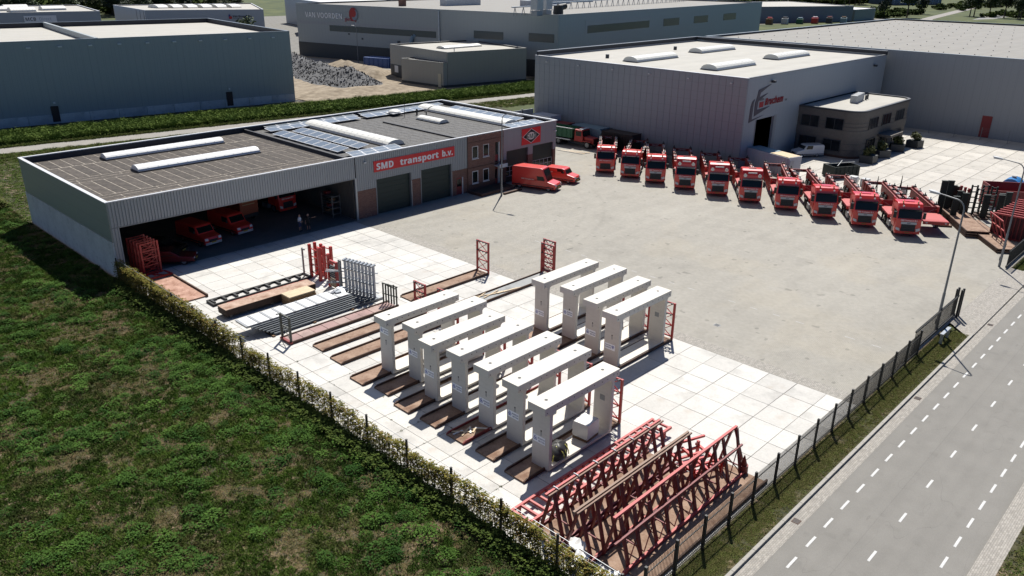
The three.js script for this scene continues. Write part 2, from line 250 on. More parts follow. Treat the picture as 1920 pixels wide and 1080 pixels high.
{ // worn white setting-out marks along the paving
  const g = thing('worn_marking', 'row of worn white marks painted across the brick yard', 'marking');
  for (let k = 0; k < 18; k++) if (k !== 15 && k !== 10) new MB().box(33.75 + 0.018 * k + rr(-0.04, 0.04), 0.005, 18.4 + 1.965 * k, 0.16, 0.004, rr(0.55, 0.8)).build('mark', M.worn, g);
  const d = thing('gully', 'small dark drain grate in the middle of the yard', 'drain', [28.9, 0.005, 41.6]); new MB().box(0, 0, 0, 0.45, 0.01, 0.45).build('frame', M.post, d); for (let k = 0; k < 5; k++) new MB().box(-0.16 + 0.08 * k, 0.009, 0, 0.045, 0.008, 0.36).build('bar', M.black, d);
}
{ // the road in front
  struct('road', sheet([[-60, 63.95], [300, 63.95], [300, 56.95], [-60, 56.95]], -0.1), mat(0.315, 0.305, 0.285, 0.95, { map: tx.road }));
  struct('gutter', sheet([[-60, 56.95], [300, 56.95], [300, 56.3], [-60, 56.3]], -0.096), M.pavers);
  struct('verge', sheet([[-60, 54.3], [40.2, 54.3], [40.2, 56.1], [-60, 56.1]], 0.002), M.ground);
  struct('verge', sheet([[60.2, 54.3], [160, 54.3], [160, 56.1], [60.2, 56.1]], 0.002), M.ground);
  struct('entrance_apron', sheet([[40.4, 56.3], [60, 56.3], [60, 54.2], [42.6, 54.2]], 0.006), M.pavers);
  struct('footpath', sheet([[-60, 64.9], [300, 64.9], [300, 63.95], [-60, 63.95]], -0.03), M.pavers);
  struct('far_verge', sheet([[-60, 90], [300, 90], [300, 64.9], [-60, 64.9]], -0.02), M.ground);
  const k = new THREE.Group(); k.name = 'kerb'; k.userData.kind = 'structure'; scene.add(k);
  const kg = new MB().box(0, 0, 0, 0.985, 0.24, 0.18).geo();
  for (let i = 0; i < 64; i++) { const x = -14 + i; const o = mesh('kerb_stone', kg, M.kerb, k); o.position.set(x, (x > 41.5 && x < 59 ? -0.07 : 0) - 0.075 + rr(-0.004, 0.004), 56.2 + (x > 39 && x <= 41.5 ? -0.0 : 0)); }
  const l = new THREE.Group(); l.name = 'lane_marking'; l.userData.kind = 'structure'; scene.add(l);
  const dg = new MB().box(0, 0, 0, 1, 0.004, 0.12).geo(), cg = new MB().box(0, 0, 0, 0.95, 0.004, 0.12).geo();
  for (let i = 0; i < 75; i++) { for (const z of [57.82, 62.91]) { const o = mesh('edge_dash', dg, M.paint, l); o.position.set((z < 60 ? 0.14 : 1.2) - 4 + 2 * i + rr(-0.02, 0.02), -0.096, z); } }
  for (let i = 0; i < 34; i++) { const o = mesh('centre_dash', cg, M.paint, l); o.position.set(3.3 + 3.98 * i - 4, -0.096, 60.33); }
  for (const [x, z] of [[11.1, 56.62], [28.4, 56.62], [44.6, 56.62]]) { const d = thing('road_gully', ['nearest', 'second', 'farthest'][[11.1, 28.4, 44.6].indexOf(x)] + ' square iron gully grate in the brick gutter beside the road', 'drain', [x, -0.09, z]); new MB().box(0, 0, 0, 0.42, 0.012, 0.38).build('frame', M.rustDark, d); for (let q = 0; q < 4; q++) new MB().box(-0.13 + 0.09 * q, 0.009, 0, 0.05, 0.008, 0.3).build('bar', M.black, d); }
}
// back street, slightly turned against the yard
const BU = [0.9897, 0.143], BV = [0.143, -0.9897];
const bk = (u, v) => [7 + u * BU[0] + v * BV[0], -62.9 + u * BU[1] + v * BV[1]];
const bsheet = (u0, u1, v0, v1, y) => sheet([bk(u0, v0), bk(u1, v0), bk(u1, v1), bk(u0, v1)], y);
struct('back_road', bsheet(-160, 400, -2, 2, 0.004), M.lane);
struct('ditch_bank', bsheet(-160, 400, 2, 18.5, -0.004), M.ground);
struct('demolition_ground', sheet([bk(57, 14), bk(93, 14), bk(93, 16), [125, -66], [118, -150], [64, -170]], 0.002), M.dirt);
struct('service_road', sheet([[96, -152], [104, -158], [125, -100], [112, -96]], 0.012), M.lane);
struct('estate_paving', sheet([[77.1, 16], [136, 16], [136, 60], [77.1, 60]], -0.01), mat(0.33, 0.31, 0.28, 0.95, { map: tx.mottle }));
{ // large plates of the neighbour's forecourt
  const g = new THREE.Group(); g.name = 'forecourt_plates'; g.userData.kind = 'structure'; scene.add(g);
  const pm = [0.66, 0.70, 0.63].map((v) => mat(v, v * 0.97, v * 0.92, 0.9, { map: tx.slab })), pg = []; for (let k = 0; k < 8; k++) { const q = new MB().box(rr(-30, 30), 0, rr(-30, 30), 5.94, 0.02, 2.62).geo(); q.computeBoundingBox(); const c = V(); q.boundingBox.getCenter(c); q.translate(-c.x, 0, -c.z); pg.push(q); }
  for (let i = 0; i < 9; i++) for (let j = 0; j < 15; j++) { const o = mesh('forecourt_plate', pg[(i * 5 + j * 3) % 8], pm[(i * 7 + j * 5) % 3], g); o.position.set(80.2 + 6 * i, rr(-0.003, 0.003), 17.8 + 2.7 * j); }
}
struct('far_road', sheet([[440, -84], [503, -101], [700, -133], [1000, -185], [1000, -178], [700, -126], [505, -95], [440, -76]], -0.1), M.lane);
struct('estate_ground', sheet([[60, -150], [300, -150], [480, -110], [480, -330], [-40, -330], [-40, -100], [60, -90]], -0.1), mat(0.3, 0.29, 0.265, 0.95, { map: tx.mottle }));
struct('pond', sheet([[520, -78], [580, -86], [640, -82], [600, -74], [540, -72]], -0.09), mat(0.2, 0.2, 0.18, 0.7));

// ---------------------------------------------------------------- buildings
function corrugated(x0, x1, y0, y1, z, pitch = 0.27, depth = 0.055) {       // trapezoid sheet facing +z
  const m = new MB(), n = Math.round((x1 - x0) / pitch), p = (x1 - x0) / n;
  for (let i = 0; i < n; i++) {
    const a = x0 + i * p, xs = [a, a + p * 0.42, a + p * 0.5, a + p * 0.92, a + p], zs = [z, z, z + depth, z + depth, z];
    for (let k = 0; k < 4; k++) m.quad(V(xs[k], y0, zs[k]), V(xs[k + 1], y0, zs[k + 1]), V(xs[k + 1], y1, zs[k + 1]), V(xs[k], y1, zs[k]));
  }
  m.b(x0, x1, y0, y1, z - 0.06, z - 0.012);
  return m;
}
function barrel(x0, x1, z0, z1, y, h, along = 'x') {                          // rooflight with a curved top
  const m = new MB(), n = 8, P = (t, e) => { const a = Math.PI * t, c = -Math.cos(a), s = Math.sin(a); return along === 'x' ? V(e ? x1 : x0, y + 0.12 + h * s, (z0 + z1) / 2 + c * (z1 - z0) / 2) : V((x0 + x1) / 2 + c * (x1 - x0) / 2, y + 0.12 + h * s, e ? z1 : z0); };
  for (let k = 0; k < n; k++) m.quad(P(k / n, 0), P(k / n, 1), P((k + 1) / n, 1), P((k + 1) / n, 0));
  for (const e of [0, 1]) for (let k = 0; k < n; k++) { const c = P(0, e).add(P(1, e)).multiplyScalar(0.5); m.tri(c, P(k / n, e), P((k + 1) / n, e)); }
  return m;
}
function rooflight(parent, x0, x1, z0, z1, y, h, along, m = M.skylight) {
  const o = barrel(x0, x1, z0, z1, y, h, along).build('rooflight', m, parent);
  new MB().b(x0 - 0.08, x1 + 0.08, y, y + 0.13, z0 - 0.08, z1 + 0.08).build('kerb_frame', M.trimDark, o);
  const n = Math.round((along === 'x' ? x1 - x0 : z1 - z0) / 1.05), gb = M.white;
  for (let k = 1; k < n; k++) { const r = new MB(); for (let s = 0; s < 6; s++) { const a = Math.PI * s / 6, b = Math.PI * (s + 1) / 6, t = k / n, f = (q) => along === 'x' ? V(lerp(x0, x1, t), y + 0.125 + h * 1.012 * Math.sin(q), (z0 + z1) / 2 - Math.cos(q) * (z1 - z0) / 2) : V((x0 + x1) / 2 - Math.cos(q) * (x1 - x0) / 2, y + 0.125 + h * 1.012 * Math.sin(q), lerp(z0, z1, t)); r.bar(f(a), f(b), 0.04, 0.02); } r.build('glazing_bar', gb, o); }
  return o;
}
// four walls round a quad of corners [x, z] (clockwise seen from above or not), with parapet and sunken roof
function shell(g, c, h, wm, rm, { t = 0.35, lip = 0.5, trim = M.trim, base = 0, names = ['wall', 'wall', 'wall', 'wall'] } = {}) {
  const cx = c.reduce((s, p) => s + p[0], 0) / c.length, cz = c.reduce((s, p) => s + p[1], 0) / c.length;
  c.forEach((p, i) => {
    const q = c[(i + 1) % c.length], d = V(q[0] - p[0], 0, q[1] - p[1]), L = d.length(); d.normalize(); const n = V(-d.z, 0, d.x); if (n.x * (cx - (p[0] + q[0]) / 2) + n.z * (cz - (p[1] + q[1]) / 2) < 0) n.negate();
    const mid = V((p[0] + q[0]) / 2, 0, (p[1] + q[1]) / 2).addScaledVector(n, t / 2);
    new MB().obox(mid.clone().setY((h + base) / 2), d.clone().multiplyScalar(L / 2 - (i % 2 ? t + 0.002 : 0)), V(0, (h - base) / 2, 0), n.clone().multiplyScalar(t / 2)).build(names[i], wm, g);
    new MB().obox(mid.clone().setY(h + 0.04), d.clone().multiplyScalar(L / 2 + (i % 2 ? -t - 0.005 : 0.03)), V(0, 0.04, 0), n.clone().multiplyScalar(t / 2 + 0.03)).build('roof_trim', trim, g);
    new MB().obox(mid.clone().addScaledVector(n, t / 2 + 0.02).setY(h - lip / 2 + 0.01), d.clone().multiplyScalar(L / 2 - t - 0.03), V(0, lip / 2, 0), n.clone().multiplyScalar(0.015)).build('upstand', M.parapet, g);
  });
  const k = c.map(([x, z]) => [x + Math.sign(cx - x) * t * 0.9, z + Math.sign(cz - z) * t * 0.9]);
  const rg = sheet(k, h - lip), o = mesh('roof', rg, rm, g); new MB(); const o2 = rg.clone(); o2.translate(0, -0.25, 0); mesh('deck', o2, M.cladDark, o); return o;
}
function box4(x0, x1, z0, z1) { return [[x0, z0], [x1, z0], [x1, z1], [x0, z1]]; }
function window_(g, x, y, w, h, z, { frame = M.white, pane = M.glass, name = 'window', sill = true, turn = 0, mullions = 0 } = {}) {
  const o = new THREE.Group(); o.name = name; o.position.set(x, y, z); o.rotation.y = turn; g.add(o);
  const f = 0.09; new MB().b(-w / 2, w / 2, h / 2 - f, h / 2, -0.05, 0.05).b(-w / 2, w / 2, -h / 2, -h / 2 + f, -0.05, 0.05).b(-w / 2, -w / 2 + f, -h / 2 + f, h / 2 - f, -0.05, 0.05).b(w / 2 - f, w / 2, -h / 2 + f, h / 2 - f, -0.05, 0.05).build('frame', frame, o);
  new MB().b(-w / 2 + f, w / 2 - f, -h / 2 + f, h / 2 - f, -0.02, 0.0).build('pane', pane, o);
  for (let k = 1; k <= mullions; k++) new MB().b(-w / 2 + w * k / (mullions + 1) - 0.03, -w / 2 + w * k / (mullions + 1) + 0.03, -h / 2 + f, h / 2 - f, -0.015, 0.045).build('mullion', frame, o);
  if (sill) new MB().b(-w / 2 - 0.05, w / 2 + 0.05, -h / 2 - 0.08, -h / 2 - 0.005, 0, 0.14).build('sill', frame, o);
  return o;
}
{ // the haulier's hall: open shed, workshop with two doors, brick office, end bay
  const g = thing('haulage_hall', 'long corrugated haulage hall with open shed, red name sign and solar panels', 'building');
  const H = 6.8, D = -23;
  // open shed 0..25
  new MB().b(0, 0.25, 3.3, H, D, 0).build('side_cladding', M.cladGreen, g);
  new MB().b(-0.04, 0.25, 0, 3.29, D, -0.02).build('concrete_base_wall', mat(0.86, 0.90, 0.91, 0.9, { map: tx.mottle }), g);
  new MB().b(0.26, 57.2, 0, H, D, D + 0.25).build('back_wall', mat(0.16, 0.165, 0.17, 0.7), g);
  corrugated(0.02, 25.05, 4.6, H - 0.02, -0.03).build('fascia_cladding', M.clad, g);
  new MB().b(0.02, 25.0, 4.5, 4.61, -0.12, 0.012).build('opening_trim', M.post, g);
  corrugated(0.02, 0.75, 0, 4.5, -0.03).build('corner_cladding', M.clad, g);
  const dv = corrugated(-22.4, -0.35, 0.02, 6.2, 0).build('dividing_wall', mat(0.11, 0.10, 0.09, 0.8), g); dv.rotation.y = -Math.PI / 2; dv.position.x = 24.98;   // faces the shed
  new MB().b(24.98, 25.2, 0, 4.6, -0.2, 0.03).build('door_post', M.galv, g);
  for (const x of [8.4, 16.7]) { new MB().b(x - 0.1, x + 0.1, 0, 6.1, -22.6, -22.4).build('column', M.post, g); new MB().b(x - 0.1, x + 0.1, 5.7, 6.1, -22.4, -0.4).build('roof_beam', M.post, g); }
  // shed roof with single felt sheets
  const roof = new MB().b(0.25, 24.9, 6.05, 6.2, D + 0.25, -0.1).build('shed_roof', M.seam, g);
  const sheetGeo = {};
  const feltRow = (z0, z1, x0, x1, w, off) => { let i = 0; for (let x = x0 - off; x < x1 - 0.1; x += w, i++) { const a = Math.max(x, x0), b = Math.min(x + w, x1); if (b - a < 0.2) continue; new MB().b(a + 0.065, b - 0.065, 6.2, 6.222, z0 + 0.05, z1 - 0.05).build('felt_sheet', M.felt[(i * 7 + Math.floor(z0 * 3 + 99)) % 3], roof); } };
  feltRow(-22.6, -18.5, 0.6, 24.6, 1.12, 0.3); feltRow(-18.3, -12.9, 0.6, 24.6, 1.12, 0.7); feltRow(-10.9, -5.0, 0.6, 24.6, 1.12, 0.15);
  for (const [a, b, w, o] of [[-12.8, -12.05, 7.4, 2], [-11.95, -11.0, 6.1, 5], [-4.9, -4.2, 6.7, 1], [-4.1, -3.1, 5.2, 3], [-3.0, -1.9, 5.8, 0.5], [-1.8, -0.45, 7.2, 4]]) feltRow(a, b, 0.6, 24.6, w, o);
  rooflight(roof, 6.9, 20, -20.1, -18.4, 6.22, 0.5, 'x', M.white); rooflight(roof, 7.2, 20.4, -12.8, -11, 6.22, 0.5, 'x', M.white);
  // edge trims and upstands of the whole roof
  new MB().b(-0.06, 57.4, H, H + 0.09, -0.18, 0.07).build('front_trim', M.trim, g); new MB().b(-0.06, 57.4, H, H + 0.09, D - 0.05, D + 0.28).build('back_trim', M.trim, g);
  new MB().b(-0.07, 0.26, H, H + 0.085, D + 0.29, -0.19).build('side_trim', M.trim, g); new MB().b(57.1, 57.45, H, H + 0.085, D + 0.29, -0.19).build('side_trim', M.trim, g);
  new MB().b(0.3, 57, 6.2, H, D + 0.26, D + 0.3).build('upstand', M.parapet, g); new MB().b(24.78, 25.0, 6.2, 6.62, D + 0.31, -0.2).build('upstand', M.parapet, g);
  new MB().b(25.1, 57, 6.1, H - 0.02, -0.17, -0.13).build('upstand', M.parapet, g); new MB().b(56.95, 57.05, 6.2, H - 0.01, D + 0.31, -0.2).build('upstand', M.parapet, g);
  // workshop front 25..41
  for (const [a, b, y] of [[25.2, 27.68, 3.12], [27.68, 32.6, 3.98], [32.6, 33.95, 3.12], [33.95, 38.68, 3.98], [38.68, 41.2, 3.05]]) corrugated(a, b, y, H - 0.02, -0.03).build('front_cladding', M.clad, g);
  for (const [a, b] of [[25.21, 27.66], [32.62, 33.93], [38.7, 39.44], [40.5, 41.19]]) new MB().b(a, b, 0, 3.11, -0.28, -0.02).build('brick_pier', M.brick, g);
  new MB().b(39.44, 40.5, 2.1, 3.04, -0.28, -0.02).build('brick_pier', M.brick, g);
  for (const [a, b] of [[27.68, 32.6], [33.95, 38.68]]) {
    const d = new MB().b(a + 0.1, b - 0.1, 0.02, 3.95, -0.33, -0.29).build('roller_door', M.doorGreen, g);
    for (let k = 0; k < 7; k++) new MB().b(a + 0.13, b - 0.13, 0.06 + k * 0.56, 0.57 + k * 0.56, -0.29, -0.262).build('door_panel', M.doorGreen, d);
    new MB().b(a - 0.02, a + 0.1, 0, 3.97, -0.3, 0.02).b(b - 0.1, b + 0.02, 0, 3.97, -0.3, 0.02).build('door_frame', M.post, d); new MB().b(b - 0.05, b + 0.03, 0, 3.0, 0.022, 0.06).build('guard_rail', M.galv, d);
  }
  const pd = new MB().b(39.5, 40.45, 0, 2.08, -0.2, -0.14).build('entrance_door', M.redDull, g); new MB().b(39.62, 40.33, 1.0, 1.9, -0.139, -0.12).build('pane', M.glassDark, pd); new MB().b(40.4, 40.5, 0, 2.1, -0.13, 0.0).build('frame', M.white, pd);
  // brick office 41.2..47.2
  const zf = 0.16, ys = [0.0, 1.0, 2.55, 4.08, 5.55, 6.74];
  const xs = [41.2, 41.86, 42.88, 43.7, 44.68, 45.75, 46.62, 47.2];
  const bo = new MB(); for (let i = 0; i < 7; i++) for (let k = 0; k < 5; k++) { const hole = ((i === 1 || i === 3) && (k === 1 || k === 3)) || (i === 5 && k < 4); if (!hole) bo.b(xs[i], xs[i + 1], ys[k], ys[k + 1], -0.3, zf); }
  bo.build('brick_front', M.brick, g); new MB().b(41.2, 45.74, 0, 0.96, zf + 0.002, zf + 0.03).build('dark_plinth', M.brickDark, g);
  new MB().b(41.2, 47.2, 2.95, 3.05, zf + 0.001, zf + 0.03).build('brick_band', M.brickDark, g); new MB().b(41.2, 47.2, 6.05, 6.12, zf + 0.001, zf + 0.025).build('brick_band', M.brickDark, g);
  for (const x of [42.37, 44.19]) for (const y of [1.775, 4.815]) window_(g, x, y, 1.02, 1.52, zf - 0.06);
  const ed = new MB().b(45.76, 46.6, 0, 2.3, -0.2, -0.14).build('office_door', M.redDull, g); new MB().b(46.5, 46.62, 0, 5.5, -0.13, 0.1).build('white_frame', M.white, ed); new MB().b(45.85, 46.4, 0.9, 2.1, -0.139, -0.12).build('pane', M.glassDark, ed);
  new MB().b(45.77, 46.48, 3.1, 5.5, -0.2, -0.15).build('stair_window', M.glassDark, g); new MB().b(45.77, 46.6, 3.1, 3.9, -0.14, -0.1).build('spandrel', M.redDull, g); new MB().b(45.77, 46.6, 2.36, 3.05, -0.2, -0.12).build('spandrel', M.brickDark, g);
  const cn = new MB().b(45.6, 47.0, 2.62, 2.72, zf + 0.01, 1.1).build('canopy', M.galvPale, g); new MB().b(45.6, 47.0, 2.5, 2.95, 1.08, 1.14).build('canopy_fascia', M.white, cn);
  // end bay 47.2..57.3
  for (const [a, b, y] of [[47.2, 47.92, 3.06], [47.92, 51.9, 4.08], [51.9, 52.78, 3.06], [52.78, 56.78, 4.1], [56.78, 57.3, 3.06]]) new MB().b(a, b, y, H - 0.02, -0.25, 0.0).build('end_cladding', M.cladSmooth, g);
  for (const [a, b] of [[47.22, 47.9], [51.92, 52.76], [56.8, 57.28]]) new MB().b(a, b, 0, 3.05, -0.28, 0.012).build('brick_pier', M.brick, g);
  for (const [a, b] of [[47.92, 51.9], [52.78, 56.78]]) {
    const d = new MB().b(a + 0.05, b - 0.05, 2.05, 4.06, -0.24, -0.2).build('sectional_door', M.doorGreen, g); new MB().b(a + 0.05, b - 0.05, 0.02, 0.75, -0.24, -0.2).build('lower_panel', M.doorGreen, d);
    for (let r = 0; r < 2; r++) for (let k = 0; k < 5; k++) { const w = (b - a - 0.1) / 5; new MB().b(a + 0.05 + k * w + 0.04, a + 0.05 + (k + 1) * w - 0.04, 0.8 + r * 0.64, 1.37 + r * 0.64, -0.23, -0.21).build('pane', M.glassDark, d); }
    const fr = new MB(); for (let k = 0; k <= 5; k++) { const x = a + 0.05 + k * (b - a - 0.1) / 5; fr.b(x - 0.03, x + 0.03, 0.76, 2.04, -0.235, -0.185); } for (const y of [0.76, 1.4, 2.01]) fr.b(a + 0.05, b - 0.05, y - 0.025, y + 0.025, -0.236, -0.188); fr.build('glazing_frame', M.galvPale, d);
  }
  new MB().b(57.05, 57.3, 0, H, D, -0.26).build('end_wall', M.cladSmooth, g);
  // workshop roof
  const wr = new MB().b(25.02, 56.94, 6.0, 6.25, D + 0.32, -0.18).build('workshop_roof', M.roofDark, g);
  for (let x = 26.1; x < 56.5; x += 1.06) new MB().b(x, x + 0.06, 6.25, 6.256, D + 0.4, -0.3).build('felt_seam', M.felt[0], wr);
  new MB().b(41.25, 41.5, 6.25, 6.42, -16.4, -0.6).build('expansion_joint', M.parapet, wr);
  rooflight(wr, 32.2, 34.7, -21.0, -3.7, 6.25, 0.62, 'z'); rooflight(wr, 51.2, 53.8, -18.9, -3.7, 6.25, 0.6, 'z'); rooflight(wr, 51.2, 53.8, -21.4, -19.2, 6.25, 0.6, 'z'); rooflight(wr, 46.0, 47.6, -15.2, -10.5, 6.25, 0.42, 'z');
  new MB().obox(V(45.9, 6.65, -19.8), V(0.95, 0, 0), V(0, 0.02, 0), V(0, 0, 0.95)).build('dome_base', M.white, wr);
  { const dm = new THREE.SphereGeometry(0.95, 12, 6, 0, Math.PI * 2, 0, Math.PI / 2); dm.scale(1, 0.5, 1); dm.translate(45.9, 6.62, -19.8); mesh('domelight', dm, M.skylight, wr); }
  new MB().tube([45.9, 6.2, -17.6], [45.9, 9.2, -17.6], 0.03).tube([44.9, 6.6, -17.6], [46.9, 6.6, -17.6], 0.03).build('aerial_mast', M.black, wr); new MB().tube([48.3, 6.2, -17.9], [48.3, 7.1, -17.9], 0.12).build('vent_pipe', M.black, wr); new MB().tube([49.4, 6.2, -17.2], [49.4, 6.7, -17.2], 0.08).tube([49.1, 6.7, -17.2], [49.7, 6.7, -17.2], 0.06).build('vent_pipe', M.black, wr);
  // solar panels: tilted, each a sub-part
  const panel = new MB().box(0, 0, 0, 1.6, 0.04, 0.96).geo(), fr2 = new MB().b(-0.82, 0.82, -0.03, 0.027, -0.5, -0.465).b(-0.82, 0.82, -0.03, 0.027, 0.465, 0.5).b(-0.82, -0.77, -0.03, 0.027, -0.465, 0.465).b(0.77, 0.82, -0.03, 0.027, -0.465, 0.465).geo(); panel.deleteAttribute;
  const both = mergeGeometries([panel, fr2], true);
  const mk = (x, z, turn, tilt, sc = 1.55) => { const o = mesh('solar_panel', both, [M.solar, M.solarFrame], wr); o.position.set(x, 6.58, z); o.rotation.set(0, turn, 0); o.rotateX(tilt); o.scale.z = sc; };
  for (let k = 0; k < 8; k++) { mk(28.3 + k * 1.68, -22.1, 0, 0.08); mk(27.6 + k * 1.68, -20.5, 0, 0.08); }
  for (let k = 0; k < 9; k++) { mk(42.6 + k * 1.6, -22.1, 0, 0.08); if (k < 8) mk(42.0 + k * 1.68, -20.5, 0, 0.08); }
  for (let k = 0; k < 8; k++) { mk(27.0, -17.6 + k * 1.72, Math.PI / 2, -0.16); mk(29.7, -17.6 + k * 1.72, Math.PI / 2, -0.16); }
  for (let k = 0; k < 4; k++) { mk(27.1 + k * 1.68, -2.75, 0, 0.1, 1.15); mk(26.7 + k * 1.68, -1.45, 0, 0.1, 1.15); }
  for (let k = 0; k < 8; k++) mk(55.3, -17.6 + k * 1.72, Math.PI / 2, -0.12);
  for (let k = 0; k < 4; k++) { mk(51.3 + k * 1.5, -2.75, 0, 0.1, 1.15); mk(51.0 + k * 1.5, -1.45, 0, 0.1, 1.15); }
  for (const x of [26.3, 57.0]) new MB().box(x, 6.1 - (x > 50 ? 0.6 : 0), 0.14, 0.3, 0.14, 0.2).build('floodlight', M.lamp, g);
}
{ // signs on the hall
  const s = tag(mesh('name_sign', plateGeo(11.65, 1.2, 0.05), printed(11.65, 1.2, 90, (c, w, h) => {
    c.fillStyle = '#ea2c31'; c.fillRect(0, 0, w, h); c.fillStyle = '#ffffff'; c.textBaseline = 'middle'; c.lineJoin = 'round'; c.strokeStyle = '#ffffff'; c.lineWidth = 3;
    const put = (t, x, tw, fs) => { c.font = 'bold ' + fs + 'px sans-serif'; const m = c.measureText(t).width; c.save(); c.translate(x, h * 0.53); c.scale(tw / m, 1); c.strokeText(t, 0, 0); c.fillText(t, 0, 0); c.restore(); };
    put('SMD', w * 0.028, w * 0.205, 86); put('transport', w * 0.305, w * 0.485, 84); put('b.v.', w * 0.83, w * 0.15, 86);
  })), 'wide red sign reading SMD transport b.v. in white above the green doors', 'sign'); s.position.set(33.3, 5.42, 0.045);
  const l = tag(mesh('emblem_sign', plateGeo(3.55, 2.05, 0.05), printed(3.55, 2.05, 120, (c, w, h) => {
    c.fillStyle = '#ea2c31'; c.fillRect(0, 0, w, h); const d = (k, f) => { c.fillStyle = f; c.beginPath(); c.moveTo(w / 2, h / 2 - h * k); c.lineTo(w / 2 + w * k, h / 2); c.lineTo(w / 2, h / 2 + h * k); c.lineTo(w / 2 - w * k, h / 2); c.fill(); };
    d(0.46, '#f2efe9'); d(0.425, '#1a1a1a'); c.fillStyle = '#f2efe9'; c.beginPath(); c.ellipse(w / 2, h / 2, w * 0.2, h * 0.23, 0, 0, 7); c.fill(); d(0.2, '#f2efe9');
    c.fillStyle = '#0e5a3a'; c.font = 'bold 100px sans-serif'; c.textAlign = 'center'; c.textBaseline = 'middle'; c.save(); c.translate(w / 2, h / 2); c.scale(1.05, 1); c.strokeStyle = '#f2efe9'; c.lineWidth = 7; for (const [t, x] of [['S', -74], ['M', -2], ['D', 78]]) { c.strokeText(t, x, 4); c.fillText(t, x, 4); } c.restore();
  })), 'square red emblem sign with white and black diamond and green letters SMD', 'sign'); l.position.set(52.4, 5.46, 0.035);
}
function facadeBands(g, p, q, bands, out = 0.06) {                       // bands on a wall from p to q: [s0, s1, y0, y1, material, name]
  const d = V(q[0] - p[0], 0, q[1] - p[1]), L = d.length(); d.normalize(); const n = V(-d.z, 0, d.x); if (n.dot(V(-22 - p[0], 0, 68 - p[1])) < 0) n.negate();
  for (const [s0, s1, y0, y1, m, nm, o = out] of bands) { new MB().obox(V(p[0], 0, p[1]).addScaledVector(d, (s0 + s1) / 2).addScaledVector(n, o / 2 + 0.002).setY((y0 + y1) / 2), d.clone().multiplyScalar((s1 - s0) / 2), V(0, (y1 - y0) / 2, 0), n.clone().multiplyScalar(o / 2)).build(nm, m, g); }
}
{ // dark blue-grey warehouse behind the hall, left
  const g = thing('warehouse', 'large blue grey warehouse with pale roof behind the ditch at the left edge', 'building');
  const A = [63.4, -74.7], B = [-30, -87.2], back = [[-24, -134], [69.4, -120.5]];
  shell(g, [A, B, back[0], back[1]], 13.4, M.cladBlue, M.roofPale, { trim: mat(0.2, 0.24, 0.28, 0.5), lip: 0.9 });
  new MB().bar([29.3, 13.1, -79.6], [35.2, 13.1, -125.2], 0.5, 0.9).build('fire_wall_capping', M.cladBlue, g);
  const plM = [mat(0.98, 0.99, 0.99, 0.9, { map: tx.mottle }), mat(0.86, 0.88, 0.9, 0.9, { map: tx.mottle })], jointM = mat(0.32, 0.35, 0.355, 0.6), bands = []; for (let k = 0; k < 20; k++) bands.push([0.1 + k * 4.7, 4.74 + k * 4.7, 0, 1.5, k % 3 ? plM[0] : plM[1], 'plinth_panel', 0.12]);
  for (const s of [12.6, 42.3]) bands.push([s, s + 1.15, 0.3, 2.9, mat(0.035, 0.02, 0.02, 0.6), 'fire_door', 0.17]);
  for (let k = 0; k < 14; k++) bands.push([3.2 + k * 4.6, 3.8 + k * 4.6, 12.3, 12.5, M.white, 'wall_lamp', 0.3]);
  for (const s of [12.9, 42.6]) bands.push([s, s + 0.35, 3.3, 3.55, M.white, 'door_lamp', 0.2]);
  for (let k = 1; k < 90; k++) bands.push([k * 1.03, k * 1.03 + 0.03, 1.52, 12.2, jointM, 'panel_joint', 0.006]);
  facadeBands(g, A, B, bands);
}
